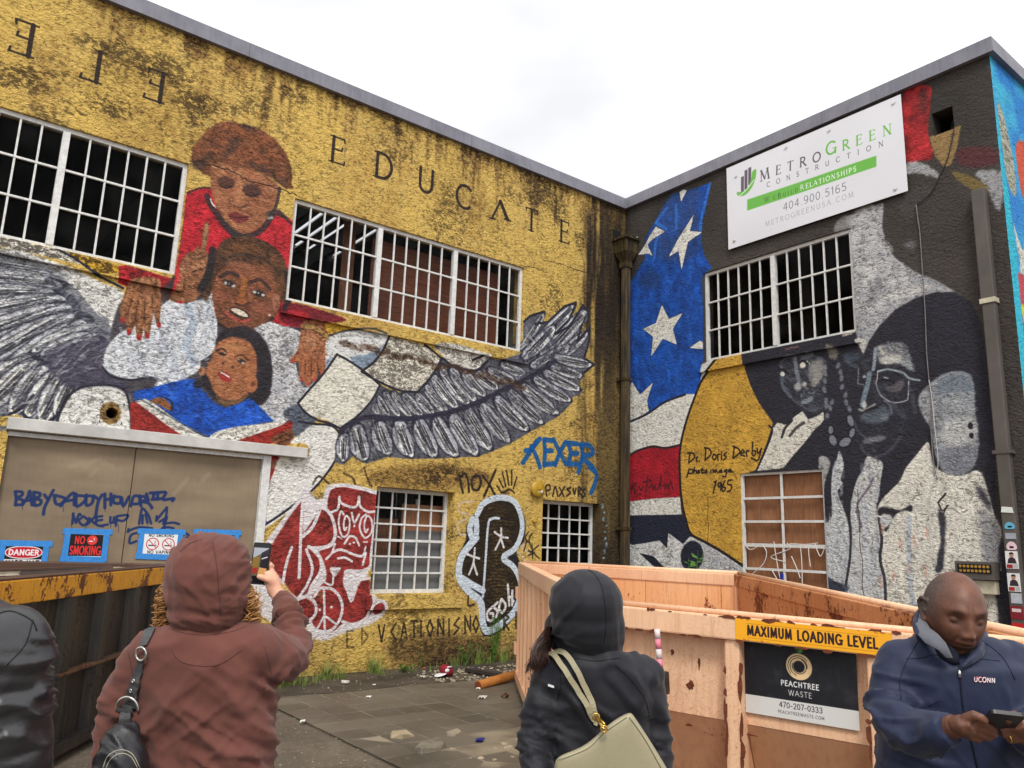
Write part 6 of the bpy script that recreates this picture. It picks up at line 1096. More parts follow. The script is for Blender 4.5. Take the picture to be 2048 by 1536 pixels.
def cig(c, x, y, r, col, bg=None, k=1):
    if bg: c.poly([(x+r*math.cos(a), y+r*math.sin(a)) for a in np.linspace(0, 6.28, 26)], bg, 0, .6, raw=True)
    c.stroke([(x+r*math.cos(a), y+r*math.sin(a)) for a in np.linspace(0, 6.283, 30)], r*.17, col, 0, .8, raw=True)
    c.stroke([(x-r*.6, y+r*.25), (x+r*.35, y+r*.25)], r*.2, (24, 22, 24) if not bg else (230, 226, 226), 0, .8, raw=True); c.stroke([(x+r*.35, y+r*.25), (x+r*.6, y+r*.25)], r*.2, (120, 110, 110), 0, .8, raw=True)
    c.stroke([(x+r*.5, y+r*.05), (x+r*.3, y-r*.15), (x+r*.5, y-r*.35), (x+r*.25, y-r*.5)], r*.09, (120, 116, 120) if not bg else (230, 226, 226), 1, .8, raw=True)
    c.stroke([(x-r*.7, y-r*.7), (x+r*.7, y+r*.7)], r*.15, col, 0, .8, raw=True)
def p_ns(c, W, H):
    c.poly([(W*.03, H*.04), (W*.97, H*.04), (W*.97, H*.96), (W*.03, H*.96)], (24, 20, 24), 0, .6, raw=True)
    ctext(c, 'NO', W*.31, H*.43, H*.29, (216, 46, 44), .17, .2, W*.27); ctext(c, 'SMOKING', W/2, H*.89, H*.34, (216, 46, 44), .16, .16, W*.86); cig(c, W*.66, H*.28, H*.19, (216, 50, 46), (216, 60, 54))
def p_nv(c, W, H):
    ctext(c, 'NO SMOKING', W/2, H*.16, H*.13, (24, 24, 30), .2, .18, W*.92); ctext(c, 'NO VAPING', W/2, H*.95, H*.14, (24, 24, 30), .2, .2, W*.84)
    cig(c, W*.28, H*.5, H*.27, (196, 60, 64)); cig(c, W*.73, H*.5, H*.27, (196, 60, 64))
notice('danger_notice', 'red, black and white danger hard hat notice above the dark skip', [(9, 1090), (87, 1092), (86, 1122), (6, 1122)], (1, 0, 1, 1), p_danger, (222, 222, 222))
notice('no_smoking_notice', 'black notice with red no smoking lettering, framed in blue tape', [(138, 1067), (208, 1067), (206, 1114), (134, 1114)], (1, 1, 1, 1), p_ns, (222, 222, 222))
notice('no_vaping_notice', 'white no smoking no vaping notice with two crossed-out rings', [(287, 1066), (357, 1068), (354, 1110), (283, 1109)], (1, 1, 1, 1), p_nv, (224, 224, 224))
notice('taped_notice', 'black-edged notice mostly hidden behind the brown hood', [(398, 1068), (470, 1068), (466, 1122), (392, 1122)], (1, 1, 1, 1), lambda c, W, H: c.poly([(0, 0), (W, 0), (W, H*.6), (0, H*.6)], (24, 22, 28), 0, .6, raw=True), (220, 220, 220))
# graffiti scrawl on the boarded window's glass is painted on its panes
sg = MB(); wp = plain('scrawl_white', (206, 200, 196), .6, 0, .1, 9)
z = Zm(1448, 1086, 3.413)
for v in ((140, 10, 180, 45, 240, 20, 260, 5), (255, 5, 290, 60, 270, 140, 190, 215), (430, 0, 450, 40, 320, 95, 420, 130), (450, 5, 560, 10, 640, 0), (520, 10, 530, 120, 535, 290), (575, 20, 580, 90, 590, 160), (620, 0, 640, 60, 660, 90, 685, 40), (340, -10, 350, 60, 370, 180, 385, 250), (460, 90, 500, 180, 520, 240), (330, 190, 370, 260), (0, -60, 0, -61)):
    p_ = [onR(x, y, .032) for x, y in z(*v)]; n = 5
    if len(p_) > 2:
        Q = np.array(p_); Q = np.vstack([2*Q[0]-Q[1], Q, 2*Q[-1]-Q[-2]]); p_ = [.5*((2*Q[i+1])+(Q[i+2]-Q[i])*t_+(2*Q[i]-5*Q[i+1]+4*Q[i+2]-Q[i+3])*t_*t_+(3*Q[i+1]-Q[i]-3*Q[i+2]+Q[i+3])*t_**3) for i in range(len(Q)-3) for t_ in (0, .25, .5, .75)]+[Q[-2]]
    if abs(p_[0][2]-p_[-1][2])+abs(p_[0][1]-p_[-1][1]) > .05: sg.tube(p_, (.007), 5)
sg.build('scrawl', wp, bld)
MB().box(3.02, 3.075, -.028, -.024, .75, 1.42, WR).build('blue_strip', plain('blue_paint', (30, 50, 150), .6), bld)
# ================================================================== skips
def unit(v): v = np.array(v, float); return v/np.linalg.norm(v)
def decal(name, cv, corners, parent, rough=.45, bumpy=0):
    """corners: tl tr br bl in world"""
    t = NT(name+'_print'); uv = t.n('ShaderNodeTexCoord'); im = t.n('ShaderNodeTexImage', image=to_image(cv, name), extension='EXTEND', interpolation='Cubic'); t.l(uv.outputs['UV'], im.inputs[0]); t.set(im.outputs['Color'], rough, 0, .4)
    o = mesh(name, corners, [(3, 2, 1, 0)], t.m, parent); l = o.data.uv_layers.new(name='UVMap')
    for i, c in enumerate(((0, 0), (1, 0), (1, 1), (0, 1))): l.data[i].uv = c
    return o
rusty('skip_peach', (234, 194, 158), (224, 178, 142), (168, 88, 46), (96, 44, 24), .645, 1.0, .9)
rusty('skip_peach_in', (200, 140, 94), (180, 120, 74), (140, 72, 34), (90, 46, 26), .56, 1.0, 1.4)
rusty('skip_peach_shaded', (206, 156, 118), (192, 140, 104), (150, 74, 36), (90, 44, 24), .64, .4, .8)  # darker copy of the peach: shadow of the undercut put into the colour
rusty('skip_dark', (17, 20, 30), (48, 45, 40), (92, 76, 54), (26, 24, 28), .60, .8, 1.6)
t = NT('skip_yellow'); n = t.noise(t.coords((2.6, 2.6, 1.4)), 1.7, 7, .66, .5); n2 = t.noise(t.coords(), 30, 4, .7); n3 = t.noise(t.coords((20, 20, 3)), 2, 4)
k = t.math('MULTIPLY_ADD', n, .75, t.math('MULTIPLY', n2, .25)); c = t.mix(t.ramp(k, .53, .545), lin((214, 150, 40)), t.mix(n2, lin((70, 40, 26)), lin((112, 66, 34)))); c = t.mix(t.math('MULTIPLY', t.ramp(n3, .5, .7), .5), c, lin((150, 84, 28)))
t.set(c, .55, 0, .4); t.bump(t.ramp(k, .49, .52), .002); M['skip_yellow'] = t.m
class Face:
    """vertical panel frame: s along the rim from A to B, o outwards, dz below the rim line"""
    def __init__(s, A, B, out_to):
        s.A = np.array(A); s.B = np.array(B); d = s.B-s.A; s.L = math.hypot(d[0], d[1]); s.e = np.array((d[0]/s.L, d[1]/s.L, 0)); s.g = d[2]/s.L
        n = np.array((s.e[1], -s.e[0], 0)); s.n = n if (np.array(out_to)-s.A)@n > 0 else -n
    def P(s, a, o, dz): return s.A+s.e*a+s.n*o+np.array((0, 0, s.g*a+dz))
    def Z(s, a, o, z): p = s.A+s.e*a+s.n*o; return np.array((p[0], p[1], z))
    def box(s, a0, a1, o0, o1, z0, z1, b=None):
        b = b or MB(); return b.box(a0, a1, o0, o1, z0, z1, s.P)
    def px(s, x, y, o=0):
        d = ray(x, y); p0 = s.A+s.n*o; t_ = ((p0-CAM)@s.n)/(d@s.n); p = CAM+d*t_; a = (p-s.A)@s.e; return a, p[2]-s.A[2]-s.g*a
FLp, FRp, NLp, NRp = at(1050, 1125, 9.6), at(1470, 1147, 7.6), at(1225, 1204, 4.0), at(2110, 1286, 2.9)
cen = (FLp+FRp+NLp+NRp)/4
sk = thing('skip', 'peach painted steel skip with company panel and rust streaks, on the right', 'skip', None, (cen[0], cen[1], 0))
NF = Face(NLp, NRp, CAM); BF = Face(FLp, FRp, cen); RF = Face(FRp, NRp, cen); LF = Face(FLp, NLp, cen*1)
LF.n = -LF.n if (cen-LF.A)@LF.n > 0 else LF.n
PC, PI_, PLW = M['skip_peach'], M['skip_peach_in'], M['skip_peach_shaded']
# near face
L = NF.L
b = NF.box(-.04, L, 0.0, .075, -.112, -.010).build('top_rail', PC, sk); bevel(b, .008, 2)
MB().tube([NF.P(-.04, .03, .002), NF.P(L, .03, .0)], .013, 8).build('rim', PC, sk, True)
zA = -.60
s1a, _ = NF.px(1449, 1380, .07); s1b, _ = NF.px(1479, 1380, .07); s2a, _ = NF.px(1735, 1380, .07); s2b, _ = NF.px(1788, 1380, .07)
_, zlow = NF.px(1600, 1468, 0)
bot = .22
for (a0, a1) in ((0.02, s1a), (s1b, s2a), (s2b, L-.02)):
    MB().hexa([NF.P(a0, -.03, zlow), NF.P(a1, -.03, zlow), NF.P(a1, -.01, zlow), NF.P(a0, -.01, zlow)], [NF.P(a0, -.03, -.113), NF.P(a1, -.03, -.113), NF.P(a1, -.01, -.113), NF.P(a0, -.01, -.113)]).build('side_panel', PC, sk)
    zb = bot
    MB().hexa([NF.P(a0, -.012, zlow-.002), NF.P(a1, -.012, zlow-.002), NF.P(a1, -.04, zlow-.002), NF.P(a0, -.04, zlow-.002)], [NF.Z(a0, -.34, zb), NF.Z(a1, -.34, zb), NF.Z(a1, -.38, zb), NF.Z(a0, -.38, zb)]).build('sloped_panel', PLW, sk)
for a0, a1 in ((-.04, .04), (s1a, s1b), (s2a, s2b), (L-.06, L)):
    bb = MB().hexa([NF.Z(a0, -.03, .12), NF.Z(a1, -.03, .12), NF.Z(a1, .062, .12), NF.Z(a0, .062, .12)], [NF.P(a0, -.03, -.112), NF.P(a1, -.03, -.112), NF.P(a1, .062, -.112), NF.P(a0, .062, -.112)]).build('post', PC, sk); bevel(bb, .008, 2)
    MB().hexa([NF.Z(a0+.005, -.36, .12), NF.Z(a1-.005, -.36, .12), NF.Z(a1-.005, -.031, .12), NF.Z(a0+.005, -.031, .12)], [NF.P(a0+.005, -.05, zlow), NF.P(a1-.005, -.05, zlow), NF.P(a1-.005, -.031, zlow), NF.P(a0+.005, -.031, zlow)]).build('gusset', PLW, sk)
# far and right walls: the inner faces show
for F_c, nm in ((BF, 'end_wall'), (RF, 'side_wall')):
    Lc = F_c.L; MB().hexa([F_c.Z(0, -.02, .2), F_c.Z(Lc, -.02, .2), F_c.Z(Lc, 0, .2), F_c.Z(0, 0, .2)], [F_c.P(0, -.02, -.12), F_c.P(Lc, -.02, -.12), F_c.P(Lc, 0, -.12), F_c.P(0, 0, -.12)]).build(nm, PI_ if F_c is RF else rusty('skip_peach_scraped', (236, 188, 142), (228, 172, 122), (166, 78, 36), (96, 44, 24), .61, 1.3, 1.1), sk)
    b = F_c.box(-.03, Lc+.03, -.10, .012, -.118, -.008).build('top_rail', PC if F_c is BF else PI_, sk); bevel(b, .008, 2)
    MB().tube([F_c.P(-.03, -.04, .004), F_c.P(Lc+.03, -.04, .004)], .02, 8).build('rim', PC, sk, True)
    F_c.box(-.03, .07, -.11, .02, -1.2, -.12).build('post', PC, sk)
    for k in range(1, int(Lc/.9)+1): F_c.box(k*.9, k*.9+.006, .0005, .004, -1.2, -.12).build('weld_seam', PI_, sk)
# left side, ribbed
Ls = LF.L
MB().hexa([LF.Z(0, -.01, .16), LF.Z(Ls, -.01, .16), LF.Z(Ls, .01, .16), LF.Z(0, .01, .16)], [LF.P(0, -.01, -.1), LF.P(Ls, -.01, -.1), LF.P(Ls, .01, -.1), LF.P(0, .01, -.1)]).build('side_wall', PC, sk)
b = LF.box(-.04, Ls+.02, -.02, .08, -.14, 0).build('top_rail', PC, sk); bevel(b, .01, 2)
k = 0.0
while k < Ls:
    LF.box(k, k+.09, .011, .075, -1.28, -.14).build('rib', PC, sk); k += .48
LF.box(0, Ls, .012, .085, -1.36, -1.26).build('bottom_rail', PC, sk)
for z_ in (-.30, -.95): LF.box(-.16, .02, -.02, .10, z_-.13, z_).build('hinge', PC, sk)
MB().tube([LF.P(-.09, .04, -1.15), LF.P(-.09, .04, -.2)], .018, 8).build('hinge_pin', PI_, sk)
fl = [NF.Z(0, -.3, .2), NF.Z(L, -.3, .2), BF.Z(BF.L, 0, .2), BF.Z(0, 0, .2)]; mesh('floor_plate', fl, [(0, 1, 2, 3)], PI_, sk)
# printed panel and loading band
q4 = [NF.px(*p, .003) for p in ((1491, 1275), (1714, 1290), (1716, 1450), (1489, 1434))]
a0, a1 = (q4[0][0]+q4[3][0])/2, (q4[1][0]+q4[2][0])/2; z1 = (q4[0][1]+q4[1][1])/2; z0 = (q4[2][1]+q4[3][1])/2; SG = 1100
W_, H_ = int((a1-a0)*SG), int((z1-z0)*SG)
pc = Canvas(W_, H_, lambda x, y: ((NF.px(x, y, .003)[0]-a0)*SG, (z1-NF.px(x, y, .003)[1])*SG), (26, 26, 32), 0, 8, 0)
gr = vnoise(H_, W_, 40, 3, 4)[..., None]; pc.rgb = pc.rgb*(1-.0)+np.clip((gr-.52)*3, 0, 1)*.07
wb = H_*.765; pc.poly([(0, wb), (W_, wb), (W_, H_), (0, H_)], (206, 204, 200), 0, .6, raw=True)
ox, oy, R_ = W_*.505, H_*.325, H_*.15
pc.poly([(ox+R_*1.12*math.cos(a), oy+R_*1.12*math.sin(a)) for a in np.linspace(0, 6.28, 40)], (232, 200, 152), 0, .8, raw=True); pc.poly([(ox+R_*.50*math.cos(a), oy+R_*.50*math.sin(a)) for a in np.linspace(0, 6.28, 30)], (26, 26, 32), 0, .8, raw=True)
for r0, a_, b_ in ((.98, 2.4, 5.6), (.80, 1.9, 6.4), (.66, -1.2, 3.6)): pc.stroke([(ox+R_*(r0-.10*k/20)*math.cos(a_+(b_-a_)*k/20), oy+R_*(r0-.10*k/20)*math.sin(a_+(b_-a_)*k/20)) for k in range(21)], R_*.06, (26, 26, 32), 0, .8, raw=True)
pc.poly([(ox+R_*.0, oy-R_*1.1), (ox+R_*.05, oy-R_*1.5), (ox+R_*.42, oy-R_*1.75), (ox+R_*.36, oy-R_*1.3)], (86, 160, 76), 1, .8, raw=True); pc.poly([(ox-R_*.05, oy-R_*1.15), (ox-R_*.35, oy-R_*1.6), (ox-R_*.05, oy-R_*1.45)], (60, 130, 60), 1, .8, raw=True)
ctext(pc, 'PEACHTREE', ox, H_*.585, H_*.062, (226, 224, 222), .2, .22, W_*.48); ctext(pc, 'WASTE', ox, H_*.70, H_*.066, (226, 224, 222), .1, .2, W_*.29)
ctext(pc, '470-207-0333', ox, H_*.862, H_*.065, (44, 46, 54), .15, .16, W_*.56); ctext(pc, 'PEACHTREEWASTE.COM', ox, H_*.94, H_*.036, (60, 60, 66), .14, .22, W_*.57)
r_ = random.Random(4)
for k in range(60): pc.stroke([(r_.uniform(0, W_), r_.uniform(0, wb))]*1+[(r_.uniform(0, W_), r_.uniform(0, wb))], 1, (60, 60, 66), 0, 1, .0, raw=True) if False else pc.poly([(x_+r_.uniform(-3, 3), y_+r_.uniform(-3, 3)) for x_, y_ in [(r_.uniform(0, W_), r_.uniform(0, H_))]*4], (150, 140, 130), 0, .8, .35, raw=True)
for k in range(14): x_ = r_.uniform(0, W_); y_ = r_.uniform(0, wb*.5); pc.stroke([(x_, y_), (x_+r_.uniform(-2, 2), y_+r_.uniform(30, 140))], r_.uniform(2, 7), (84, 86, 92), 0, 3, .16, raw=True)
decal('company_panel', pc, [NF.P(a0, .004, z1), NF.P(a1, .004, z1), NF.P(a1, .004, z0), NF.P(a0, .004, z0)], sk)
q4 = [NF.px(*p, .079) for p in ((1470, 1233), (1783, 1258), (1783, 1278), (1470, 1256))]
a0, a1 = (q4[0][0]+q4[3][0])/2, (q4[1][0]+q4[2][0])/2; z1, z0 = -.014, -.106
W_, H_ = int((a1-a0)*SG), int((z1-z0)*SG)
pc = Canvas(W_, H_, lambda x, y: (0, 0), (236, 166, 30), 0, 8, .4)
pc.stroke([(W_*.08, H_*.2), (W_*.92, H_*.2)], 1.5, (150, 100, 24), 0, .8, raw=True); pc.stroke([(W_*.08, H_*.86), (W_*.92, H_*.86)], 1.5, (150, 100, 24), 0, .8, raw=True)
ctext(pc, 'MAXIMUM LOADING LEVEL', W_*.5, H_*.72, H_*.42, (44, 24, 26), .22, .22, None, (W_*.83)/(text_w('MAXIMUM LOADING LEVEL', .22)*H_*.42))
for k in range(16): x_ = r_.choice((r_.uniform(0, W_*.08), r_.uniform(0, W_), r_.uniform(W_*.9, W_))); pc.blob = None; y_ = r_.choice((0, H_)); pc.poly([(x_+r_.uniform(-22, 22), y_+r_.uniform(-9, 9)) for _ in range(6)], (168, 92, 42), 1, 1, .9, raw=True)
decal('loading_band', pc, [NF.P(a0, .0775, z1), NF.P(a1, .0775, z1), NF.P(a1, .0775, z0), NF.P(a0, .0775, z0)], sk)
# peeling and scraped rust on the rail edges
rm = plain('rust_flake', (104, 52, 28), .85, 0, .4, 30, .002, 60)
fb = MB(); r_ = random.Random(9)
for k in range(46):
    a = r_.uniform(0, L); zz = r_.choice((-.012, -.113)); w0 = r_.uniform(.008, .05); h0 = r_.uniform(.003, .012); pts = [(a+w0*math.cos(t_)*r_.uniform(.6, 1.1), zz+h0*math.sin(t_)*r_.uniform(.5, 1.2)) for t_ in np.linspace(0, 5.6, 8)]
    fb.hexa([NF.P(x, .0745, y) for x, y in pts], [NF.P(x, .0768+k*.00002, y) for x, y in pts])
for s_a, s_b in ((s1a, s1b), (s2a, s2b)):
    for k in range(16):
        a = r_.choice((s_a, s_b))+r_.uniform(-.006, .006); zz = -r_.uniform(.18, .75); w0 = r_.uniform(.004, .014); h0 = r_.uniform(.01, .07); pts = [(a+w0*math.cos(t_)*r_.uniform(.5, 1.1), zz+h0*math.sin(t_)*r_.uniform(.5, 1.2)) for t_ in np.linspace(0, 5.6, 9)]
        fb.hexa([NF.P(x, .0618, y) for x, y in pts], [NF.P(x, .0636+k*.00003, y) for x, y in pts])
for x_, y_, w0, h0 in ((1344, 1305, 5, 14), (1398, 1325, 3, 26), (1382, 1370, 10, 26), (1377, 1450, 9, 6), (1500, 1470, 20, 3)):
    a, zc_ = NF.px(x_, y_, -.008); sca = 3.9/1560; pts = [(a+w0*sca*math.cos(t_)*r_.uniform(.3, 1.1), zc_+h0*sca*.5*math.sin(t_)*r_.uniform(.4, 1.2)) for t_ in np.linspace(0, 5.8, 12)]
    fb.hexa([NF.P(x, -.0102, y) for x, y in pts], [NF.P(x, -.0080, y) for x, y in pts])
fk = fb.build('rust_flakes', rm, sk); fk['kind'] = 'stuff'
# spray can scrawl: pink and white marker pole leaning on the face
s_, zt = NF.px(1314, 1258, .11); _, zb_ = NF.px(1306, 1420, .11)
mp_ = thing('marker_pole', 'pink and white pole with a black clamp in front of the peach skip', 'pole', None, NF.Z(s_, .11, 0))
pk = plain('pole_pink', (226, 130, 150), .5, 0, .15, 9); wh = plain('pole_white', (214, 200, 200), .5, 0, .1, 9)
for k in range(4): MB().tube([NF.P(s_+.004*k, .11, zt-.045*k), NF.P(s_+.004*(k+1), .11, zt-.045*(k+1)+.001)], .014, 10).build('band', (wh, pk)[k % 2], mp_, True)
bb = MB().hexa([NF.P(s_-.02, .08, zt-.29), NF.P(s_+.055, .08, zt-.29), NF.P(s_+.055, .15, zt-.29), NF.P(s_-.02, .15, zt-.29)], [NF.P(s_-.035, .08, zt-.20), NF.P(s_+.05, .08, zt-.185), NF.P(s_+.05, .15, zt-.185), NF.P(s_-.035, .15, zt-.20)]).build('clamp', M['black_plastic'], mp_); bevel(bb, .012, 2)
MB().tube([NF.P(s_+.025, .11, zt-.29), NF.Z(s_+.04, .11, .02)], .022, 12).build('lower_pole', pk, mp_, True)

# left skip
C1 = onG(339, 1131, 1.37); A0 = onG(0, 1159, 1.37); F0 = onG(0, 1125, 1.37)
dn = unit((A0-C1)*np.array((1, 1, 0))); df = unit((F0-C1)*np.array((1, 1, 0)))
N1 = C1+dn*5.2; C2 = C1+df*2.4; N2 = N1+df*2.4
cl = (C1+N2)/2
ds = thing('skip', 'dark scraped steel skip with a peeling yellow top rail, on the left', 'skip', None, (cl[0], cl[1], 0))
SF = Face(C1, N1, CAM+np.array((3, 0, 0))); EF = Face(C1, C2, cl); SB = Face(C2, N2, cl)
DM, YM = M['skip_dark'], M['skip_yellow']
MB().hexa([SF.Z(0, -.02, .12), SF.Z(5.2, -.02, .12), SF.Z(5.2, 0, .12), SF.Z(0, 0, .12)], [SF.P(0, -.02, -.16), SF.P(5.2, -.02, -.16), SF.P(5.2, 0, -.16), SF.P(0, 0, -.16)]).build('side_wall', DM, ds)
b = SF.box(.02, 5.2, -.06, .075, -.165, -.004).build('top_rail', YM, ds); bevel(b, .01, 2)
dk = rusty('rail_brown', (84, 58, 44), (66, 46, 36), (92, 52, 30), (44, 30, 26), .6, .4)
SF.box(.01, 5.2, -.075, .07, -.0035, .008).build('rail_top', dk, ds); b = SF.box(-.10, .02, -.08, .085, -1.3, .012).build('corner_post', YM, ds); bevel(b, .01, 2)
k = .22
while k < 5.1:
    MB().hexa([SF.Z(k, .001, .14), SF.Z(k+.20, .001, .14), SF.Z(k+.16, .07, .14), SF.Z(k+.04, .07, .14)], [SF.P(k, .001, -.166), SF.P(k+.20, .001, -.166), SF.P(k+.16, .07, -.166), SF.P(k+.04, .07, -.166)]).build('rib', DM, ds); k += .62
MB().hexa([SF.Z(0, .005, .62), SF.Z(5.2, .005, .62), SF.Z(5.2, .082, .64), SF.Z(0, .082, .64)], [SF.Z(0, .005, .66), SF.Z(5.2, .005, .66), SF.Z(5.2, .082, .66), SF.Z(0, .082, .66)]).build('mid_rail', rusty('rib_rust', (84, 66, 52), (104, 74, 52), (110, 60, 34), (50, 34, 28), .55, .5), ds)
SF.box(0, 5.2, .0, .09, -1.30, -1.22).build('bottom_rail', DM, ds)
for F_c in (EF, SB):
    Lc = F_c.L; MB().hexa([F_c.Z(0, -.03, .12), F_c.Z(Lc, -.03, .12), F_c.Z(Lc, 0, .12), F_c.Z(0, 0, .12)], [F_c.P(0, -.03, -.08), F_c.P(Lc, -.03, -.08), F_c.P(Lc, 0, -.08), F_c.P(0, 0, -.08)]).build('end_wall', DM, ds)
    b = F_c.box(0, Lc, -.1, .02, -.08, .015).build('top_rail', dk, ds); bevel(b, .01, 2)
mesh('floor_plate', [SF.Z(0, -.02, .16), SF.Z(5.2, -.02, .16), SB.Z(5.2, 0, .16), SB.Z(0, 0, .16)], [(0, 1, 2, 3)], DM, ds)
# waste standing in the dark skip
r_ = random.Random(21); ids = C1+dn*.9+df*.9
for i, (x0, y0, x1, y1, th_, c_, lb) in enumerate(((120, 1138, 236, 1131, .03, (150, 140, 122), 'pale splintered board sticking up out of the dark skip'), (60, 1130, 300, 1139, .05, (70, 50, 38), 'long dark brown board lying across the dark skip'), (10, 1133, 150, 1139, .04, (54, 42, 36), 'short blackened board in the dark skip'))):
    p0, p1 = onG(x0, y0, 1.30), onG(x1, y1, 1.30+.02*i); p0 = C1+dn*(1.6-.3*i)+df*1.6+np.array((0, 0, -.10)); p1 = C1+dn*(.5+.25*i)+df*.25+np.array((0, 0, -.035))
    d = unit(p1-p0); s0 = unit(np.cross(d, (0, 0, 1)))*.07; u0 = np.array((0, 0, th_))
    tag(MB().hexa([p0-s0, p0+s0, p1+s0, p1-s0], [p0-s0+u0, p0+s0+u0, p1+s0*.6+u0, p1-s0+u0]).build('waste_board', plain('board_%d' % i, c_, .8, 0, .3, 12, .003, 50), None), lb, 'board')
wf = MB()
for k in range(60):
    a, b_ = r_.uniform(.2, 4.8), r_.uniform(.1, 2.2); p = C1+dn*a+df*b_; s0 = r_.uniform(.05, .2); h0 = 1.0+r_.uniform(-.2, .22)
    wf.hexa([(p[0]+s0*math.cos(t_+a), p[1]+s0*math.sin(t_+a), .2) for t_ in (0, 1.7, 3.2, 4.6)], [(p[0]+s0*r_.uniform(.4, 1)*math.cos(t_+a), p[1]+s0*math.sin(t_+a), h0+r_.uniform(-.04, .04)) for t_ in (0, 1.7, 3.2, 4.6)])
tag(wf.build('rubble_fill', plain('rubble_dark', (70, 60, 50), .9, 0, .4, 6, .01, 30), None), kind='stuff')

# ================================================================== litter and rubble
r_ = random.Random(33)
def chunk(b, x, y, z, s, flat=.6):
    n = r_.randint(4, 6); a0 = r_.uniform(0, 6)
    lo = [(x+s*r_.uniform(.6, 1)*math.cos(a0+6.283*k/n), y+s*r_.uniform(.6, 1)*math.sin(a0+6.283*k/n), z) for k in range(n)]
    b.hexa(lo, [(p[0]+(x-p[0])*r_.uniform(.05, .5), p[1]+(y-p[1])*r_.uniform(.05, .5), z+s*flat*r_.uniform(.5, 1)) for p in lo])
rub = MB(); fine = MB()
for k in range(620):
    t_ = r_.gauss(0, .46), r_.gauss(0, .17); x, y = -5.33+t_[0], -4.02+t_[1]-.1*t_[0]; chunk(fine, x, y, .010, r_.uniform(.006, .022))
for k in range(110): x, y = -5.15+r_.gauss(0, .38), -4.25+r_.gauss(0, .18); chunk(rub, x, y, .012, r_.uniform(.02, .065), .45)
for k in range(500):
    x, y = r_.uniform(-7.6, -4.2), r_.uniform(-5.2, -.4); chunk(fine, x, y, .02 if x > -6.7 and y < -1.3 else .004, r_.uniform(.004, .012))
for k in range(260): x = r_.uniform(-4.4, -2.6); y = r_.uniform(-1.35, -.35); chunk(fine, x, y, .006, r_.uniform(.008, .03))
tag(fine.build('gravel', plain('gravel', (158, 146, 126), .9, 0, .45, 25), None), kind='stuff'); tag(rub.build('rubble', plain('rubble_pale', (166, 152, 128), .9, 0, .4, 9, .003, 60), None), kind='stuff')
for i, (px, py, s0, c_, lb) in enumerate(((855, 1500, .16, (120, 112, 98), 'broken paver corner tilted in the rubble patch'), (905, 1470, .10, (140, 130, 112), 'small broken slab behind the rubble patch'), (800, 1475, .12, (150, 136, 110), 'pale concrete lump at the left of the rubble patch'), (1010, 1362, .14, (150, 144, 132), 'grey concrete lump beside the fallen timber'), (690, 1365, .07, (206, 200, 190), 'white crumpled paper lump in the grass'))):
    p = onG(px, py, .02); b = MB(); r2 = r_.uniform(0, 3); n = 5
    lo = [(p[0]+s0*(1+.4*math.cos(2*k))*math.cos(r2+6.283*k/n), p[1]+s0*.7*math.sin(r2+6.283*k/n), .012) for k in range(n)]; b.hexa(lo, [(q[0]*.9+p[0]*.1, q[1]*.9+p[1]*.1, .03+s0*(.2+.16*math.sin(3*k+i))) for k, q in enumerate(lo)])
    o = b.build('paper_scrap' if i == 4 else 'concrete_lump', plain('lump_%d' % i, c_, .85, 0, .3, 12, .004, 60), None); bevel(o, .008, 1); tag(o, lb, 'litter' if i == 4 else 'rubble')
def scrap(px, py, w0, c_, lb, rot=0):
    p = onG(px, py, .02); b = MB(); v = []; f = []
    for i in range(5):
        for j in range(4): v.append((p[0]+w0*(i/4-.5)*math.cos(rot)-w0*.6*(j/3-.5)*math.sin(rot), p[1]+w0*(i/4-.5)*math.sin(rot)+w0*.6*(j/3-.5)*math.cos(rot), .024+w0*.16*(1+math.sin(i*2.1+j*1.7))))
    f = [(i*4+j, (i+1)*4+j, (i+1)*4+j+1, i*4+j+1) for i in range(4) for j in range(3)]; o = mesh('litter_scrap', v, f, plain('scrap_%d_%d' % (px, py), c_, .5, 0, .2, 30), None); m_ = o.modifiers.new('s', 'SOLIDIFY'); m_.thickness = .002; tag(o, lb, 'litter')
scrap(960, 1484, .09, (24, 34, 110), 'blue wrapper scrap beside the rubble patch', .5); scrap(737, 1396, .06, (220, 218, 210), 'white paper scrap out on the pavers', .3); scrap(605, 1445, .06, (222, 220, 214), 'white paper scrap near the hoodie sleeve', .9); scrap(748, 1371, .04, (210, 206, 196), 'tiny white scrap at the edge of the grass'); scrap(965, 1398, .10, (196, 188, 180), 'white and red wrapper below the fallen timber', .2); scrap(957, 1379, .06, (224, 222, 216), 'white scrap at the end of the fallen timber', .2); scrap(1048, 1391, .10, (196, 60, 44), 'red plastic scrap by the skip corner', .8); scrap(845, 1356, .08, (176, 168, 150), 'flattened pale carton in the soil', .1); scrap(848, 1338, .05, (190, 84, 60), 'orange scrap in the soil', .6); scrap(952, 1336, .05, (26, 34, 84), 'dark blue scrap near the weeds', .9); scrap(1010, 1395, .12, (84, 50, 42), 'dark red rag by the timber', 1.2)
# cap
p = onG(888, 1350, .02); cp = thing('cap', 'red and white baseball cap lying on the soil by the wall', 'cap', None, (p[0], p[1], .02))
cr_ = plain('cap_red', (128, 22, 36), .8, 0, .2, 20); b = MB(); b.ell((p[0]+.03, p[1], .07), (.10, .09, .075), Matrix.Rotation(.5, 3, 'Y')); b.build('crown', cr_, cp, True)
b = MB(); b.ell((p[0]-.075, p[1]-.03, .035), (.085, .075, .006), Matrix.Rotation(-.25, 3, 'Y')); b.build('peak', M['white_print'], cp, True)
b = MB(); b.ell((p[0]+.0, p[1]-.075, .085), (.035, .014, .025)); b.build('badge', M['white_print'], cp, True); MB().tube([(p[0]-.01, p[1]-.08, .125), (p[0]+.06, p[1]-.078, .13)], .008, 8).build('stripe', M['white_print'], cp, True)
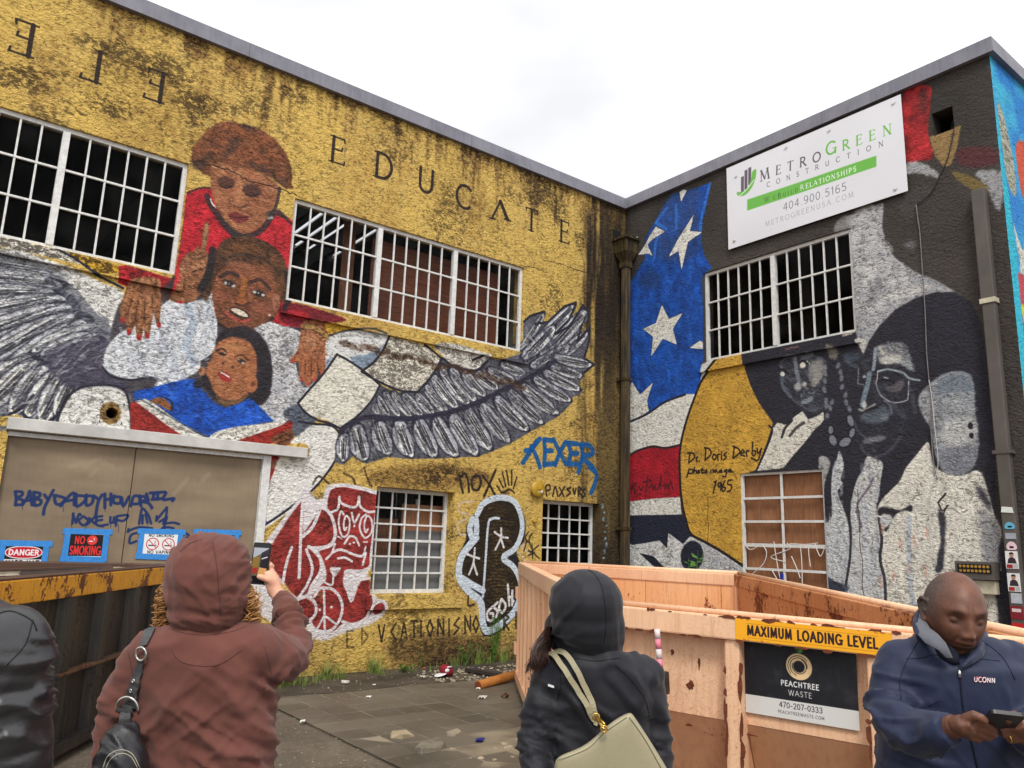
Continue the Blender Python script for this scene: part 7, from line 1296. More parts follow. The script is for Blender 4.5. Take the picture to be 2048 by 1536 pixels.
# fallen timber
p0 = onG(956, 1371, .06); p1 = onG(1046, 1345, .10)
tm = thing('timber_post', 'round orange-brown timber post lying beside the peach skip', 'timber', None, p0)
MB().tube([p0, (p0+p1)/2, p1], (.052, .056, .055), 14).build('post', M['raw_wood'], tm, True); MB().tube([p0-unit(p1-p0)*.003, p0+unit(p1-p0)*.0], .047, 14).build('end_grain', plain('end_grain', (118, 56, 22), .8, 0, .3, 30), tm)
q0, q1 = onG(935, 1342, .02), onG(1034, 1358, .02); s0 = unit(np.cross(q1-q0, (0, 0, 1)))*.06
tag(MB().hexa([q0-s0, q0+s0, q1+s0, q1-s0], [a+np.array((0, 0, .04)) for a in (q0-s0, q0+s0, q1+s0, q1-s0)]).build('plank', plain('plank_dark', (52, 44, 38), .9, 0, .3, 9, .003, 50), None), 'dark wet plank on the soil behind the fallen timber', 'plank')
# ================================================================== grass and weeds
t = NT('grass_blade'); oi = t.n('ShaderNodeObjectInfo'); n = t.noise(t.coords(), 9, 2); t.set(t.mix(n, lin((58, 92, 34)), lin((150, 160, 84))), .6, 0, .3); M['grass'] = t.m
M['leaf'] = None
t = NT('leaf'); n = t.noise(t.coords(), 12, 3); t.set(t.mix(n, lin((34, 74, 26)), lin((86, 130, 48))), .5, 0, .4); M['leaf'] = t.m
def tuft(b, x, y, n, h, sp):
    for _ in range(n):
        a = r_.uniform(0, 6.283); d = abs(r_.gauss(0, sp)); bx_, by_ = x+d*math.cos(a), y+d*math.sin(a)*.6; hh = h*r_.uniform(.45, 1.1); ln = r_.uniform(.1, .8)*hh; w0 = r_.uniform(.003, .006); c_, s0 = math.cos(a), math.sin(a); pts = []
        for k in range(4):
            u = k/3; X = bx_+c_*ln*u*u; Y = min(by_+s0*ln*u*u, -.01); Zz = .003+hh*u*(1-.35*u*ln/hh); pts.append(((X-s0*w0*(1-u), Y+c_*w0*(1-u), Zz), (X+s0*w0*(1-u), Y-c_*w0*(1-u), Zz)))
        b.add([q for p in pts for q in p], [(2*k, 2*k+1, 2*k+3, 2*k+2) for k in range(3)])
gb = MB()
for px, py, n, h, sp in ((556, 1374, 170, .30, .10), (588, 1368, 90, .24, .08), (628, 1366, 26, .12, .12), (655, 1358, 110, .26, .08), (682, 1357, 46, .24, .10), (742, 1345, 95, .30, .06), (758, 1350, 40, .2, .07), (820, 1345, 26, .1, .06), (905, 1330, 50, .18, .07), (928, 1322, 80, .34, .07), (950, 1320, 50, .22, .07), (640, 1352, 24, .1, .3), (790, 1345, 20, .08, .3), (870, 1338, 26, .1, .25), (975, 1318, 60, .3, .09), (522, 1380, 120, .26, .14), (610, 1372, 30, .16, .05)):
    p = onG(px, py); tuft(gb, p[0], min(p[1], -.12), n, h, sp)
tag(gb.build('grass', M['grass'], None, fix=False), kind='stuff')
def weed(lb, x, y, z0, h, n, sp, leaf=.035, wall=False, nm='weed'):
    th = thing(nm, lb, 'weed', None, (x, y, z0)); st = MB(); lf = MB()
    for k in range(max(2, n//9)):
        a = r_.uniform(0, 6.28); tx, ty = x+sp*math.cos(a)*r_.uniform(.3, 1), y+sp*math.sin(a)*r_.uniform(.3, 1)*(.3 if wall else 1); ty = min(ty, -.03) if wall else ty
        tp = [(x, y, z0), ((x+tx)/2+r_.uniform(-.02, .02), (y+ty)/2, z0+h*.5), (tx, ty, z0+h*r_.uniform(.6, 1))]; st.tube(tp, (.004, .003, .0015), 5)
        for j in range(9):
            u = r_.uniform(.15, 1); q = np.array(tp[0])*(1-u)**2+2*np.array(tp[1])*u*(1-u)+np.array(tp[2])*u*u; a2 = r_.uniform(0, 6.28); s0 = leaf*r_.uniform(.5, 1.2); dx, dy, dz = math.cos(a2), math.sin(a2), r_.uniform(-.2, .6); d = unit((dx, dy, dz)); sd_ = unit(np.cross(d, (0, 0, 1))); nn = np.cross(sd_, d)
            lf.add([q, q+d*s0*.4+sd_*s0*.35, q+d*s0+nn*s0*.1, q+d*s0*.4-sd_*s0*.35, q+d*s0*.45+nn*s0*.12], [(0, 4, 1), (1, 4, 2), (2, 4, 3), (3, 4, 0)])
    st.build('stem', M['leaf'], th); o = lf.build('leaf', M['leaf'], th, fix=False); o['kind'] = 'stuff'
p = onL(1012, 1300); weed('leafy climbing weed against the yellow wall beside the peach skip', -2.80, -.1, 0, .78, 120, .28, .05, True); weed('short leafy weed at the foot of the wall, left of the climbing one', -3.35, -.16, 0, .35, 70, .22, .045, True)
weed('small bright green weed on the soil below the barred window', -4.42, -.3, 0, .14, 60, .13, .05); weed('thin reddish-leaved weed standing alone by the wall', -4.05, -.12, 0, .3, 20, .05, .03, True)
weed('broad-leaved sapling poking above the far rim of the peach skip', *(at(1378, 1145, 9.3)[:2]), 0, float(at(1378, 1096, 9.3)[2]), 170, .22, .12, nm='sapling')
# ================================================================== people
from mathutils import noise as mno
from mathutils.bvhtree import BVHTree
RH = np.array((math.cos(YAW), -math.sin(YAW), 0.0)); FH = np.array((math.sin(YAW), math.cos(YAW), 0.0)); UZ = np.array((0, 0, 1.0))
def loft(b, secs, n=28, e=2.3):
    rings = []
    for s in secs:
        c = np.array(s[0], float); w_, d = s[1], s[2]; yw = s[3] if len(s) > 3 else 0; R = RH*math.cos(yw)+FH*math.sin(yw); F_ = -RH*math.sin(yw)+FH*math.cos(yw)
        ring = []
        for k in range(n):
            a = 2*math.pi*k/n; ca_, sa_ = math.cos(a), math.sin(a); ring.append(c+R*w_*math.copysign(abs(ca_)**(2/e), ca_)+F_*d*math.copysign(abs(sa_)**(2/e), sa_))
        rings.append(ring)
    v = [q for g in rings for q in g]; f = [(i*n+k, i*n+(k+1) % n, (i+1)*n+(k+1) % n, (i+1)*n+k) for i in range(len(rings)-1) for k in range(n)]+[tuple(range(n))[::-1], tuple((len(rings)-1)*n+k for k in range(n))]
    b.add(v, f)
def skin_up(b, name, m, parent, vox=.008, it=6, folds=(), post=None, fac=.5):
    """fuse overlapping shapes into one surface, relax it, then press folds into it"""
    me = bpy.data.meshes.new('tmp'); me.from_pydata(b.v, [], b.f); bm = bmesh.new(); bm.from_mesh(me); bmesh.ops.recalc_face_normals(bm, faces=bm.faces); bm.to_mesh(me); bm.free()
    o = bpy.data.objects.new('tmp', me); COL.objects.link(o); r = o.modifiers.new('r', 'REMESH'); r.mode = 'VOXEL'; r.voxel_size = vox; s = o.modifiers.new('s', 'SMOOTH'); s.factor = fac; s.iterations = it
    dg = bpy.context.evaluated_depsgraph_get(); ev = o.evaluated_get(dg); m2 = bpy.data.meshes.new_from_object(ev); bpy.data.objects.remove(o); bpy.data.meshes.remove(me)
    n = len(m2.vertices); V = np.zeros(n*3, np.float32); m2.vertices.foreach_get('co', V); V = V.reshape(-1, 3); Nn = np.zeros(n*3, np.float32); m2.vertex_normals.foreach_get('vector', Nn); Nn = Nn.reshape(-1, 3)
    D = np.zeros(n, np.float32)
    for fo in folds:
        c, rad, ax, fa, fc, amp = fo[:6]; sharp = fo[6] if len(fo) > 6 else 1.6; c = np.array(c); ax = unit(ax); q = V-c; W_ = np.exp(-(q*q).sum(1)/(rad*rad)); idx = np.where(W_ > .04)[0]
        s1 = unit(np.cross(ax, (0.3, .2, .93))); s2 = np.cross(ax, s1); sd_ = (abs(hash((round(float(c[0]), 3), fa))) % 97)*.37
        P1 = q@ax*fa; P2 = q@s1*fc; P3 = q@s2*fc
        for i in idx:
            nv = mno.noise(Vector((P1[i]+sd_, P2[i], P3[i])))+.4*mno.noise(Vector((P1[i]*2.1, P2[i]*2+5, P3[i]*2))); D[i] += W_[i]*amp*1.35*((1-min(1, abs(nv)*3.4))**1.2*1.5+nv*.9-.35)
    V += Nn*D[:, None]
    m2.vertices.foreach_set('co', V.ravel()); m2.name = name; m2.materials.clear(); m2.materials.append(m); m2.polygons.foreach_set('use_smooth', [True]*len(m2.polygons)); m2.update()
    ob = bpy.data.objects.new(name, m2); COL.objects.link(ob)
    if parent is not None: put(ob, parent)
    if post: post(ob, V)
    return ob
def bvh(o): return BVHTree.FromPolygons([v.co[:] for v in o.data.vertices], [p.vertices[:] for p in o.data.polygons])
def hits(tree, pts, off=.004, fallback=2.4, dense=6):
    P_ = np.array(pts, float)
    if len(P_) > 2: P_ = np.array(spline(P_, False, dense))
    elif dense > 1: P_ = np.array([P_[0]+(P_[1]-P_[0])*k/dense for k in range(dense+1)])
    out = []; nr = []
    for x, y in P_:
        d = unit(ray(x, y)); h = tree.ray_cast(Vector(CAM), Vector(d))
        if h[0] is None:
            if out: pass
            continue
        nn = np.array(h[1]); nn = nn if nn@d < 0 else -nn; out.append(np.array(h[0])+nn*off); nr.append(nn)
    return out, nr
def ribbon(b, P_, Nr, w_, th=.004):
    """flat strap lying along a path on a surface"""
    rows = []
    for i, (p, n_) in enumerate(zip(P_, Nr)):
        d = unit(P_[min(i+1, len(P_)-1)]-P_[max(i-1, 0)]); s_ = unit(np.cross(n_, d)); wi = w_[i*len(w_)//len(P_)] if hasattr(w_, '__len__') else w_
        rows.append([p-s_*wi/2, p+s_*wi/2, p+s_*wi/2+n_*th, p-s_*wi/2+n_*th])
    v = [q for r in rows for q in r]; f = [(i*4+k, i*4+(k+1) % 4, (i+1)*4+(k+1) % 4, (i+1)*4+k) for i in range(len(rows)-1) for k in range(4)]+[(3, 2, 1, 0), tuple((len(rows)-1)*4+k for k in range(4))]
    return b.add(v, f)
def fabric(name, col, rough=.9, sheen=.3, weave=900, bump=.0006, var=.12, spec=.25, sp=14):
    t = NT(name); co = t.coords(); n = t.noise(co, 4, 4, .6); n2 = t.noise(co, weave, 2); c = lin(col); d = tuple(x*(1-var*1.5) for x in c[:3])+(1,); u = tuple(x*(1+var) for x in c[:3])+(1,)
    cc = t.mix(t.ramp(n, .3, .7), d, u); cc = t.mix(t.math('MULTIPLY', t.ramp(n2, .4, .7), .14), cc, tuple(min(1, x*1.7) for x in c[:3])+(1,)); t.set(cc, rough, 0, spec); t.b.inputs['Sheen Weight'].default_value = sheen; t.b.inputs['Sheen Roughness'].default_value = .5
    t.bump(t.math('ADD', n2, t.math('MULTIPLY', t.noise(co, sp*4, 3), .8)), bump); M[name] = t.m; return t.m
def skin_mat(name, col, col2, rough=.45):
    t = NT(name); co = t.coords(); n = t.noise(co, 18, 4, .6); n2 = t.noise(co, 300, 3); at_ = t.n('ShaderNodeAttribute', attribute_name='tint'); sp = t.n('ShaderNodeSeparateColor'); t.l(at_.outputs['Color'], sp.inputs[0])
    c = t.mix(t.ramp(n, .35, .65), lin(col), lin(col2)); hn = t.ramp(t.noise(co, 420, 2), .36, .62); hair = t.mix(hn, lin((26, 24, 24)), lin((96, 92, 90)))
    c = t.mix(t.math('MULTIPLY', sp.outputs[0], .86), c, hair); c = t.mix(t.math('MULTIPLY', sp.outputs[1], .6), c, lin(tuple(x*.55 for x in col))); c = t.mix(t.math('MULTIPLY', sp.outputs[2], .75), c, lin((28, 18, 16)))
    t.set(t.mix(t.math('MULTIPLY', t.ramp(n2, .45, .62), .22), c, lin(tuple(x*.62 for x in col))), t.math('MULTIPLY_ADD', sp.outputs[0], .35, rough+.08), 0, .35); t.b.inputs['Subsurface Weight'].default_value = .08; t.b.inputs['Subsurface Scale'].default_value = .008; t.bump(n2, .0005); M[name] = t.m; return t.m
def tint(ob, fn):
    a = ob.data.color_attributes.new('tint', 'FLOAT_COLOR', 'POINT'); V = np.zeros(len(ob.data.vertices)*3, np.float32); ob.data.vertices.foreach_get('co', V); c = fn(V.reshape(-1, 3)) if fn else np.zeros((len(V)//3, 3)); a.data.foreach_set('color', np.hstack([c, np.ones((len(c), 1))]).astype(np.float32).ravel())
def rbox(c, ax, ay, az, hx, hy, hz): # rounded slab
    b = MB(); c = np.array(c); ax, ay, az = unit(ax), unit(ay), unit(az); n = 6; r = min(hx, hy)*.22; pts = []
    for (sx, sy), a0 in zip(((1, 1), (-1, 1), (-1, -1), (1, -1)), (0, 90, 180, 270)):
        for k in range(n+1): a = math.radians(a0+90*k/n); pts.append((sx*(hx-r)+r*math.cos(a), sy*(hy-r)+r*math.sin(a)))
    return b.hexa([c+ax*x+ay*y-az*hz for x, y in pts], [c+ax*x+ay*y+az*hz for x, y in pts])
def legs(b, px, D, hipz, spread=.10, r0=.085, fwd=0.0):
    for s in (-1, 1):
        base = at(px, 1400, D); h = np.array((base[0], base[1], 0))+RH*s*spread+FH*fwd
        b.tube([h+UZ*hipz, h+UZ*hipz*.78+RH*s*.01, h+UZ*.48-FH*.01, h+UZ*.30, h+UZ*.09], [r0, r0*.95, r0*.68, r0*.62, r0*.5], 14)
def shoes(nm, px, D, m, parent, spread=.10, face=1, fwd=0.0):
    for s in (-1, 1):
        base = at(px, 1400, D); h = np.array((base[0], base[1], 0))+RH*s*(spread+.01)+FH*fwd; b = MB(); b.ell(h+UZ*.055+FH*face*.05, (.048, .048, .05), None, 14, 8); b.ell(h+UZ*.035+FH*face*.13, (.046, .046, .034), None, 14, 8); b.ell(h+UZ*.05-FH*face*.01, (.04, .04, .06), None, 14, 8); b.tube([h-FH*face*.05+UZ*.014, h+FH*face*.17+UZ*.014], (.04, .044), 10, flat=1) if False else None
        for k in range(4): b.ell(h+UZ*.03+FH*face*(-.02+.05*k), (.044, .044, .03), None, 12, 6)
        skin_up(b, nm, m, parent, .009, 3)
def root(px, D, label):
    p = at(px, 1400, D); return thing('person', label, 'person', None, (p[0], p[1], 0))
def S2(p, D): return p*D/FPX       # pixel length to metres at depth D

# ------------------------------------------------ A: brown hoodie, filming
D = 2.4; A_ = root(404, D, 'person from behind in brown hooded sweatshirt raising a phone at the mural')
HM = fabric('hoodie_brown', (104, 64, 56), .92, .12)
b = MB(); J = lambda x, y, d=D: at(x, y, d)
loft(b, [(J(404, 1246), .085, .075), (J(404, 1262), .13, .09), (J(404, 1280), .18, .105), (J(402, 1310), .208, .12), (J(402, 1370), .216, .13), (J(403, 1440), .216, .135), (J(404, 1520), .218, .14), (J(404, 1600), .226, .145), (J(404, 1690), .232, .15), (J(404, 1720), .222, .145)])
b.ell(J(312, 1306), (.085, .09, .075)); b.ell(J(508, 1300), (.09, .09, .08)); b.ell(J(480, 1275), (.09, .08, .05)); b.ell(J(330, 1282), (.08, .08, .045))
b.tube([J(300, 1310), J(262, 1385, 2.39), J(232, 1465, 2.36), J(222, 1520, 2.32), J(240, 1590, 2.22), J(275, 1640, 2.12)], [.078, .074, .066, .062, .056, .045], 16)
b.tube([J(508, 1300, 2.42), J(548, 1318, 2.46), J(578, 1322, 2.52)], [.088, .086, .072], 16); b.ell(J(580, 1322, 2.53), (.054, .06, .062))
b.tube([J(578, 1326, 2.53), J(586, 1290, 2.60), J(582, 1250, 2.66), J(572, 1218, 2.71), J(560, 1194, 2.75)], [.060, .056, .052, .046, .036], 16)
fo = [(J(420, 1420), .16, (-.75, .1, .65), 13, 3, .007), (J(500, 1470), .16, (.55, 0, .8), 15, 3, .010), (J(470, 1560), .2, (.3, 0, .95), 13, 3, .009), (J(300, 1500), .14, (.5, 0, .9), 15, 4, .007), (J(540, 1360), .10, (.7, 0, .7), 22, 6, .010),
      (J(582, 1255, 2.66), .085, J(572, 1218, 2.71)-J(588, 1290, 2.60), 42, 5, .013), (J(586, 1300, 2.6), .07, (.2, 0, 1), 34, 5, .008), (J(252, 1400, 2.38), .10, (.4, 0, .9), 20, 6, .008), (J(230, 1500), .10, (.3, 0, .9), 26, 6, .010), (J(404, 1400), .4, (.3, .2, .9), 7, 4, .006), (J(470, 1440), .22, unit(RH*.62+UZ*.78), 11, 3, .008), (J(330, 1430), .18, unit(RH*.8-UZ*.6), 10, 3, .012)]
hd = skin_up(b, 'sweatshirt', HM, A_, .009, 7, fo)
b = MB()
b.ell(J(414, 1146, 2.41), (.128, .136, .128)); b.ell(J(416, 1188, 2.41), (.131, .13, .098)); b.ell(J(404, 1108, 2.40), (.085, .10, .068)); b.ell(J(424, 1112, 2.42), (.085, .10, .068)); b.ell(J(414, 1230, 2.40), (.118, .115, .045)); loft(b, [(J(412, 1225, 2.41), .115, .11), (J(410, 1250, 2.41), .088, .085), (J(408, 1266, 2.42), .10, .09)])
top = J(410, 1070, 2.4)
fo = [(J(395, 1092), .075, RH*.8+UZ*.3, 46, 10, .008), (J(450, 1130), .08, RH*.85-UZ*.5, 30, 7, .010), (J(370, 1175), .085, RH*.9+UZ*.25, 28, 6, .009), (J(440, 1215), .085, RH*.35+UZ*.95, 34, 8, .010), (J(395, 1235), .07, UZ, 40, 8, .008), (J(414, 1150), .2, RH*.7+UZ*.7, 12, 6, .006)]
ho = skin_up(b, 'hood', HM, A_, .008, 5, fo)
tr = bvh(ho); sm = fabric('hoodie_seam', (82, 48, 44), .95, .2)
P_, Nr = hits(tr, [(424, 1080), (432, 1120), (436, 1160), (440, 1200), (443, 1232)], .0005); MB().tube(P_, .0016, 6).build('seam', sm, A_, True)
P_, Nr = hits(tr, [(404, 1078), (378, 1088), (360, 1104)], .0005); MB().tube(P_, .0013, 6).build('seam', sm, A_, True)
tr = bvh(hd)
for q in ([(332, 1256), (370, 1266), (410, 1270), (460, 1264), (494, 1252)], [(342, 1298), (360, 1322), (400, 1332), (440, 1328), (484, 1300)], [(528, 1292), (540, 1330), (544, 1360)], [(252, 1290), (262, 1330), (268, 1380)]):
    P_, Nr = hits(tr, q, .0004)
    if len(P_) > 3: MB().tube(P_, .0013, 6).build('seam', sm, A_, True)
SKA = skin_mat('skin_light', (206, 152, 126), (222, 170, 142))
b = MB()   # head, neck, trunk, legs, both arms and the raised hand
b.ell(J(414, 1150, 2.42), (.075, .075, .10)); b.tube([J(412, 1200, 2.42), J(408, 1300, 2.42)], (.05, .06), 12); loft(b, [(J(404, 1300), .15, .08), (J(404, 1500), .14, .09), (J(404, 1700), .15, .10)])
b.tube([J(508, 1304, 2.42), J(578, 1322, 2.53), J(572, 1218, 2.71), J(556, 1190, 2.755), J(547, 1176, 2.765)], [.04, .035, .028, .025, .027], 12)
b.tube([J(300, 1310), J(232, 1465, 2.36), J(275, 1640, 2.12), J(290, 1660, 2.1)], [.04, .035, .028, .03], 12)
b.tube([J(550, 1180, 2.765), J(545, 1164, 2.775), J(541, 1148, 2.80)], [(.030, .022), (.036, .022), (.030, .018)], 14)
b.tube([J(546, 1170, 2.757), J(538, 1160, 2.748), J(527, 1156, 2.745), J(515, 1152, 2.752)], [.016, .0135, .0115, .0095], 10)
for i, y in enumerate((1124, 1135, 1146, 1156)): b.tube([J(544, y+10, 2.80), J(536, y+2, 2.825), J(520, y, 2.83), J(507, y+1, 2.822), J(502, y+2, 2.806)], [.012, .0105, .0095, .009, .008], 8)
legs(b, 404, D, .80, .09, .07)
bo = skin_up(b, 'body', SKA, A_, .0045, 3); tint(bo, None)
b = MB(); legs(b, 404, D, .86, .095, .092); loft(b, [(J(404, 1640), .16, .12), (J(404, 1720), .175, .13), (J(404, 1760), .17, .13)]); skin_up(b, 'trousers', fabric('denim', (44, 52, 74), .9, .1), A_, .012, 5); shoes('shoe', 404, D, M['black_plastic'], A_, .09)
t = NT('hair_curl'); n = t.noise(t.coords(), 60, 3); t.set(t.mix(n, lin((104, 64, 30)), lin((206, 152, 88))), .5, 0, .5); M['hair_curl'] = t.m
b = MB(); r_ = random.Random(5)
for side, (x0, x1) in ((-1, (312, 336)), (1, (494, 520))):
    for k in range(170):
        y = r_.uniform(1168, 1262); u = (y-1165)/95; x = r_.uniform(x0+(12*(1-u) if side < 0 else 0), x1-(10*(1-u) if side > 0 else 0)); dd = 2.46+r_.uniform(-.06, .05); c = J(x, y, dd); L_ = r_.uniform(.03, .06); rr = r_.uniform(.007, .017); ph = r_.uniform(0, 6); ln = np.array((r_.uniform(-.3, .3), r_.uniform(-.3, .3), -1)); ln = unit(ln); s1 = unit(np.cross(ln, FH)); s2 = np.cross(ln, s1)
        b.tube([c+ln*L_*i/13+s1*rr*math.cos(ph+i*.8)+s2*rr*math.sin(ph+i*.8) for i in range(14)], [.0019]*12+[.0014, .0007], 4)
hr = b.build('hair', M['hair_curl'], A_, True); hr['kind'] = 'stuff'
# phone in the raised hand
pcn = J(520.5, 1127, 2.795); ax = unit(RH*.995-UZ*.03-FH*.07); ay = unit(UZ-ax*(UZ@ax)+.06*FH); az = np.cross(ax, ay); az = az if az@FH < 0 else -az
ph = thing('phone', 'phone held up in the raised hand, its screen showing the yard', 'phone', None, pcn)
o = rbox(pcn, ax, ay, az, .0315, .073, .0045).build('case', M['black_plastic'], ph)
pc = Canvas(180, 400, lambda x, y: (x, y), (160, 164, 172), 0, 3, 0)
pc.poly([(0, 150), (90, 100), (180, 160), (180, 400), (0, 400)], (96, 88, 70), 0, 1, raw=True); pc.poly([(95, 90), (180, 40), (180, 260), (95, 250)], (40, 40, 46), 0, 1, raw=True); pc.poly([(0, 140), (80, 130), (80, 250), (0, 260)], (130, 104, 52), 0, 1, raw=True); pc.poly([(10, 250), (70, 240), (70, 300), (10, 310)], (150, 50, 44), 0, 1, raw=True)
pc.poly([(90, 240), (180, 250), (180, 330), (80, 320)], (196, 146, 90), 0, 1, raw=True); pc.poly([(0, 330), (180, 330), (180, 400), (0, 400)], (24, 24, 28), 0, 1, raw=True); pc.poly([(0, 0), (180, 0), (180, 36), (0, 36)], (30, 30, 34), 0, 1, raw=True); pc.stroke([(110, 150), (170, 130)], 12, (190, 190, 190), 0, 1, raw=True)
sc_o = decal('screen', pc, [pcn+az*.0052+ax*x+ay*y for x, y in ((-.0275, .067), (.0275, .067), (.0275, -.067), (-.0275, -.067))], ph, .1)
# shoulder bag
BGM = fabric('bag_leather', (34, 34, 38), .42, 0, 500, .0005, .15, .5); STM = fabric('strap_leather', (66, 66, 68), .5, 0, 400, .0005, .15, .5)
bg_ = thing('shoulder_bag', 'black shoulder bag with silver rings and buckle behind the brown hoodie', 'bag', None, J(245, 1520, 2.22))
P_, Nr = hits(tr, [(303, 1248), (300, 1262), (294, 1280), (289, 1293)], .004); b = MB(); ribbon(b, P_, Nr, .030, .004); b.build('strap', STM, bg_)
def ring(c, n_, R_, r0, m, parent, nm='ring', a0=0, a1=360, up_=UZ):
    s1 = unit(np.cross(n_, up_)); s2 = np.cross(s1, n_); MB().tube([c+s1*R_*math.cos(math.radians(a))+s2*R_*math.sin(math.radians(a)) for a in np.linspace(a0, a1, 26)], r0, 8, a1-a0 < 360).build(nm, m, parent, True)
h0, n0 = hits(tr, [(288, 1306), (288, 1307)], .012, dense=1); h0, n0 = (h0[0], n0[0]) if h0 else (J(288, 1306, 2.26), -FH)
ring(h0, n0, .019, .0035, M['steel'], bg_)
P_, Nr = hits(tr, [(287, 1318), (279, 1350), (270, 1385), (264, 1412)], .006); b = MB(); ribbon(b, P_, Nr, [.020, .030, .040, .048, .054], .005); b.build('strap', STM, bg_)
b = MB()
Q_ = [(250, 1404), (262, 1398), (274, 1404), (268, 1440), (262, 1462), (238, 1462), (240, 1440)]
pq, nq = hits(tr, [(262, 1410), (256, 1440), (250, 1462)], .014); 
if len(pq) > 3: ribbon(b, pq, nq, [.030, .034, .036, .034], .005); b.build('strap_end', STM, bg_)
for (x, y) in ((274, 1362), (269, 1379), (266, 1393)):
    hh, nn = hits(tr, [(x, y), (x, y+1)], .0125, dense=1)
    if hh: ring(hh[0], nn[0], .0045, .0018, M['steel'], bg_, 'eyelet')
hh, nn = hits(tr, [(263, 1404), (263, 1405)], .018, dense=1)
if hh: ring(hh[0]-UZ*.012, nn[0], .034, .0042, M['steel'], bg_, 'buckle', -8, 188)
hh, nn = hits(tr, [(257, 1428), (257, 1429)], .021, dense=1)
if hh: s_ = unit(np.cross(nn[0], UZ)); MB().box(-.026, .026, -.005, .005, -.003, .003, lambda a, o_, z: hh[0]+s_*a+UZ*o_+nn[0]*z).build('keeper', STM, bg_)
b = MB(); b.ell(J(240, 1500, 2.20), (.055, .05, .07)); b.ell(J(240, 1545, 2.18), (.075, .065, .10)); b.ell(J(236, 1600, 2.17), (.095, .075, .11)); b.tube([J(256, 1440, 2.24), J(248, 1475, 2.22), J(242, 1500, 2.20)], [(.026, .012), (.042, .03), (.055, .045)], 14)
bb = skin_up(b, 'bag_body', BGM, bg_, .007, 5, [(J(240, 1500, 2.2), .12, (.8, .2, .4), 22, 7, .006)])
tb = bvh(bb)
for q in ([(206, 1536), (216, 1512), (240, 1500), (264, 1508), (280, 1536)], [(212, 1536), (222, 1518), (242, 1507), (262, 1514), (275, 1536)]):
    P_, Nr = hits(tb, q, .0006)
    if len(P_) > 3: MB().tube(P_, .001, 5).build('stitching', M['beige_plastic'], bg_, True)

# ------------------------------------------------ B: black hooded jacket with a sage bag
D = 2.6; B_ = root(1200, D, 'person from behind in black hooded jacket carrying a sage green bag'); J = lambda x, y, d=2.6: at(x, y, d)
JM = fabric('softshell_black', (17, 18, 27), .62, .12, 1200, .0003, .12, .35)
b = MB(); loft(b, [(J(1182, 1290), .085, .08), (J(1186, 1306), .11, .09), (J(1190, 1322), .155, .10), (J(1194, 1345), .182, .115), (J(1194, 1390), .190, .125), (J(1194, 1460), .192, .13), (J(1192, 1540), .196, .135), (J(1192, 1640), .206, .14), (J(1192, 1740), .212, .145)])
b.ell(J(1106, 1362), (.072, .08, .07)); b.ell(J(1280, 1358), (.074, .08, .07)); b.ell(J(1130, 1336), (.07, .07, .04)); b.ell(J(1250, 1332), (.07, .07, .04))
b.tube([J(1102, 1366), J(1082, 1430, 2.56), J(1070, 1500, 2.52), J(1076, 1570, 2.44), J(1100, 1640, 2.36)], [.066, .063, .060, .055, .045], 16); b.tube([J(1284, 1362), J(1300, 1430, 2.6), J(1310, 1500, 2.57), J(1312, 1570, 2.5), J(1290, 1640, 2.4)], [.068, .062, .058, .054, .045], 16)
fo = [(J(1082, 1430, 2.55), .10, (.3, .1, .95), 24, 6, .008), (J(1070, 1500, 2.5), .09, (.25, .1, .95), 30, 6, .010), (J(1120, 1420), .10, (.8, .1, .5), 16, 6, .008), (J(1230, 1380), .13, RH*.6+UZ*.6, 14, 5, .008), (J(1305, 1460), .11, (.3, .1, .9), 20, 5, .008), (J(1190, 1420), .3, (.5, .2, .7), 8, 4, .006), (J(1220, 1400), .2, unit(RH*.8+UZ*.5), 9, 3, .014), (J(1150, 1345), .07, RH, 16, 6, .004)]
jk = skin_up(b, 'jacket', JM, B_, .009, 7, fo)
b = MB(); b.ell(J(1172, 1206, 2.6), (.120, .13, .113)); b.ell(J(1166, 1190, 2.6), (.09, .10, .088)); b.ell(J(1176, 1246, 2.6), (.124, .125, .082)); b.ell(J(1180, 1272, 2.6), (.120, .115, .05)); b.ell(J(1118, 1262, 2.66), (.035, .07, .07)); loft(b, [(J(1178, 1262), .11, .11), (J(1184, 1294), .098, .09), (J(1186, 1310), .10, .09)])
fo = [(J(1130, 1270), .075, RH*.35+UZ*.95, 26, 7, .012), (J(1150, 1210), .10, RH*.8-UZ*.5, 12, 5, .008), (J(1225, 1250), .08, RH*.9+UZ*.1, 18, 5, .006), (J(1180, 1290), .07, UZ, 30, 6, .006)]
hb_ = skin_up(b, 'hood', JM, B_, .008, 6, fo); th_ = bvh(hb_); tj = bvh(jk); s2 = fabric('softshell_seam', (14, 14, 20), .7, 0)
for tree, q in ((th_, [(1176, 1139), (1190, 1150), (1203, 1172), (1210, 1210), (1212, 1250), (1208, 1288)]), (tj, [(1112, 1320), (1120, 1345), (1122, 1370), (1115, 1400)]), (tj, [(1230, 1330), (1262, 1360), (1290, 1400), (1300, 1440)]), (tj, [(1150, 1316), (1190, 1322), (1240, 1316)])):
    P_, Nr = hits(tree, q, .0004)
    if len(P_) > 3: MB().tube(P_, .0013, 6).build('seam', s2, B_, True)
hh, nn = hits(tj, [(1103, 1372), (1103, 1373)], .003, dense=1)
if hh: s_ = unit(np.cross(nn[0], UZ)); MB().box(-.011, .011, -.0035, .0035, -.001, .001, lambda a, o_, z: hh[0]+s_*a+UZ*(o_+a*.15)+nn[0]*z).build('sleeve_tag', M['white_print'], B_)
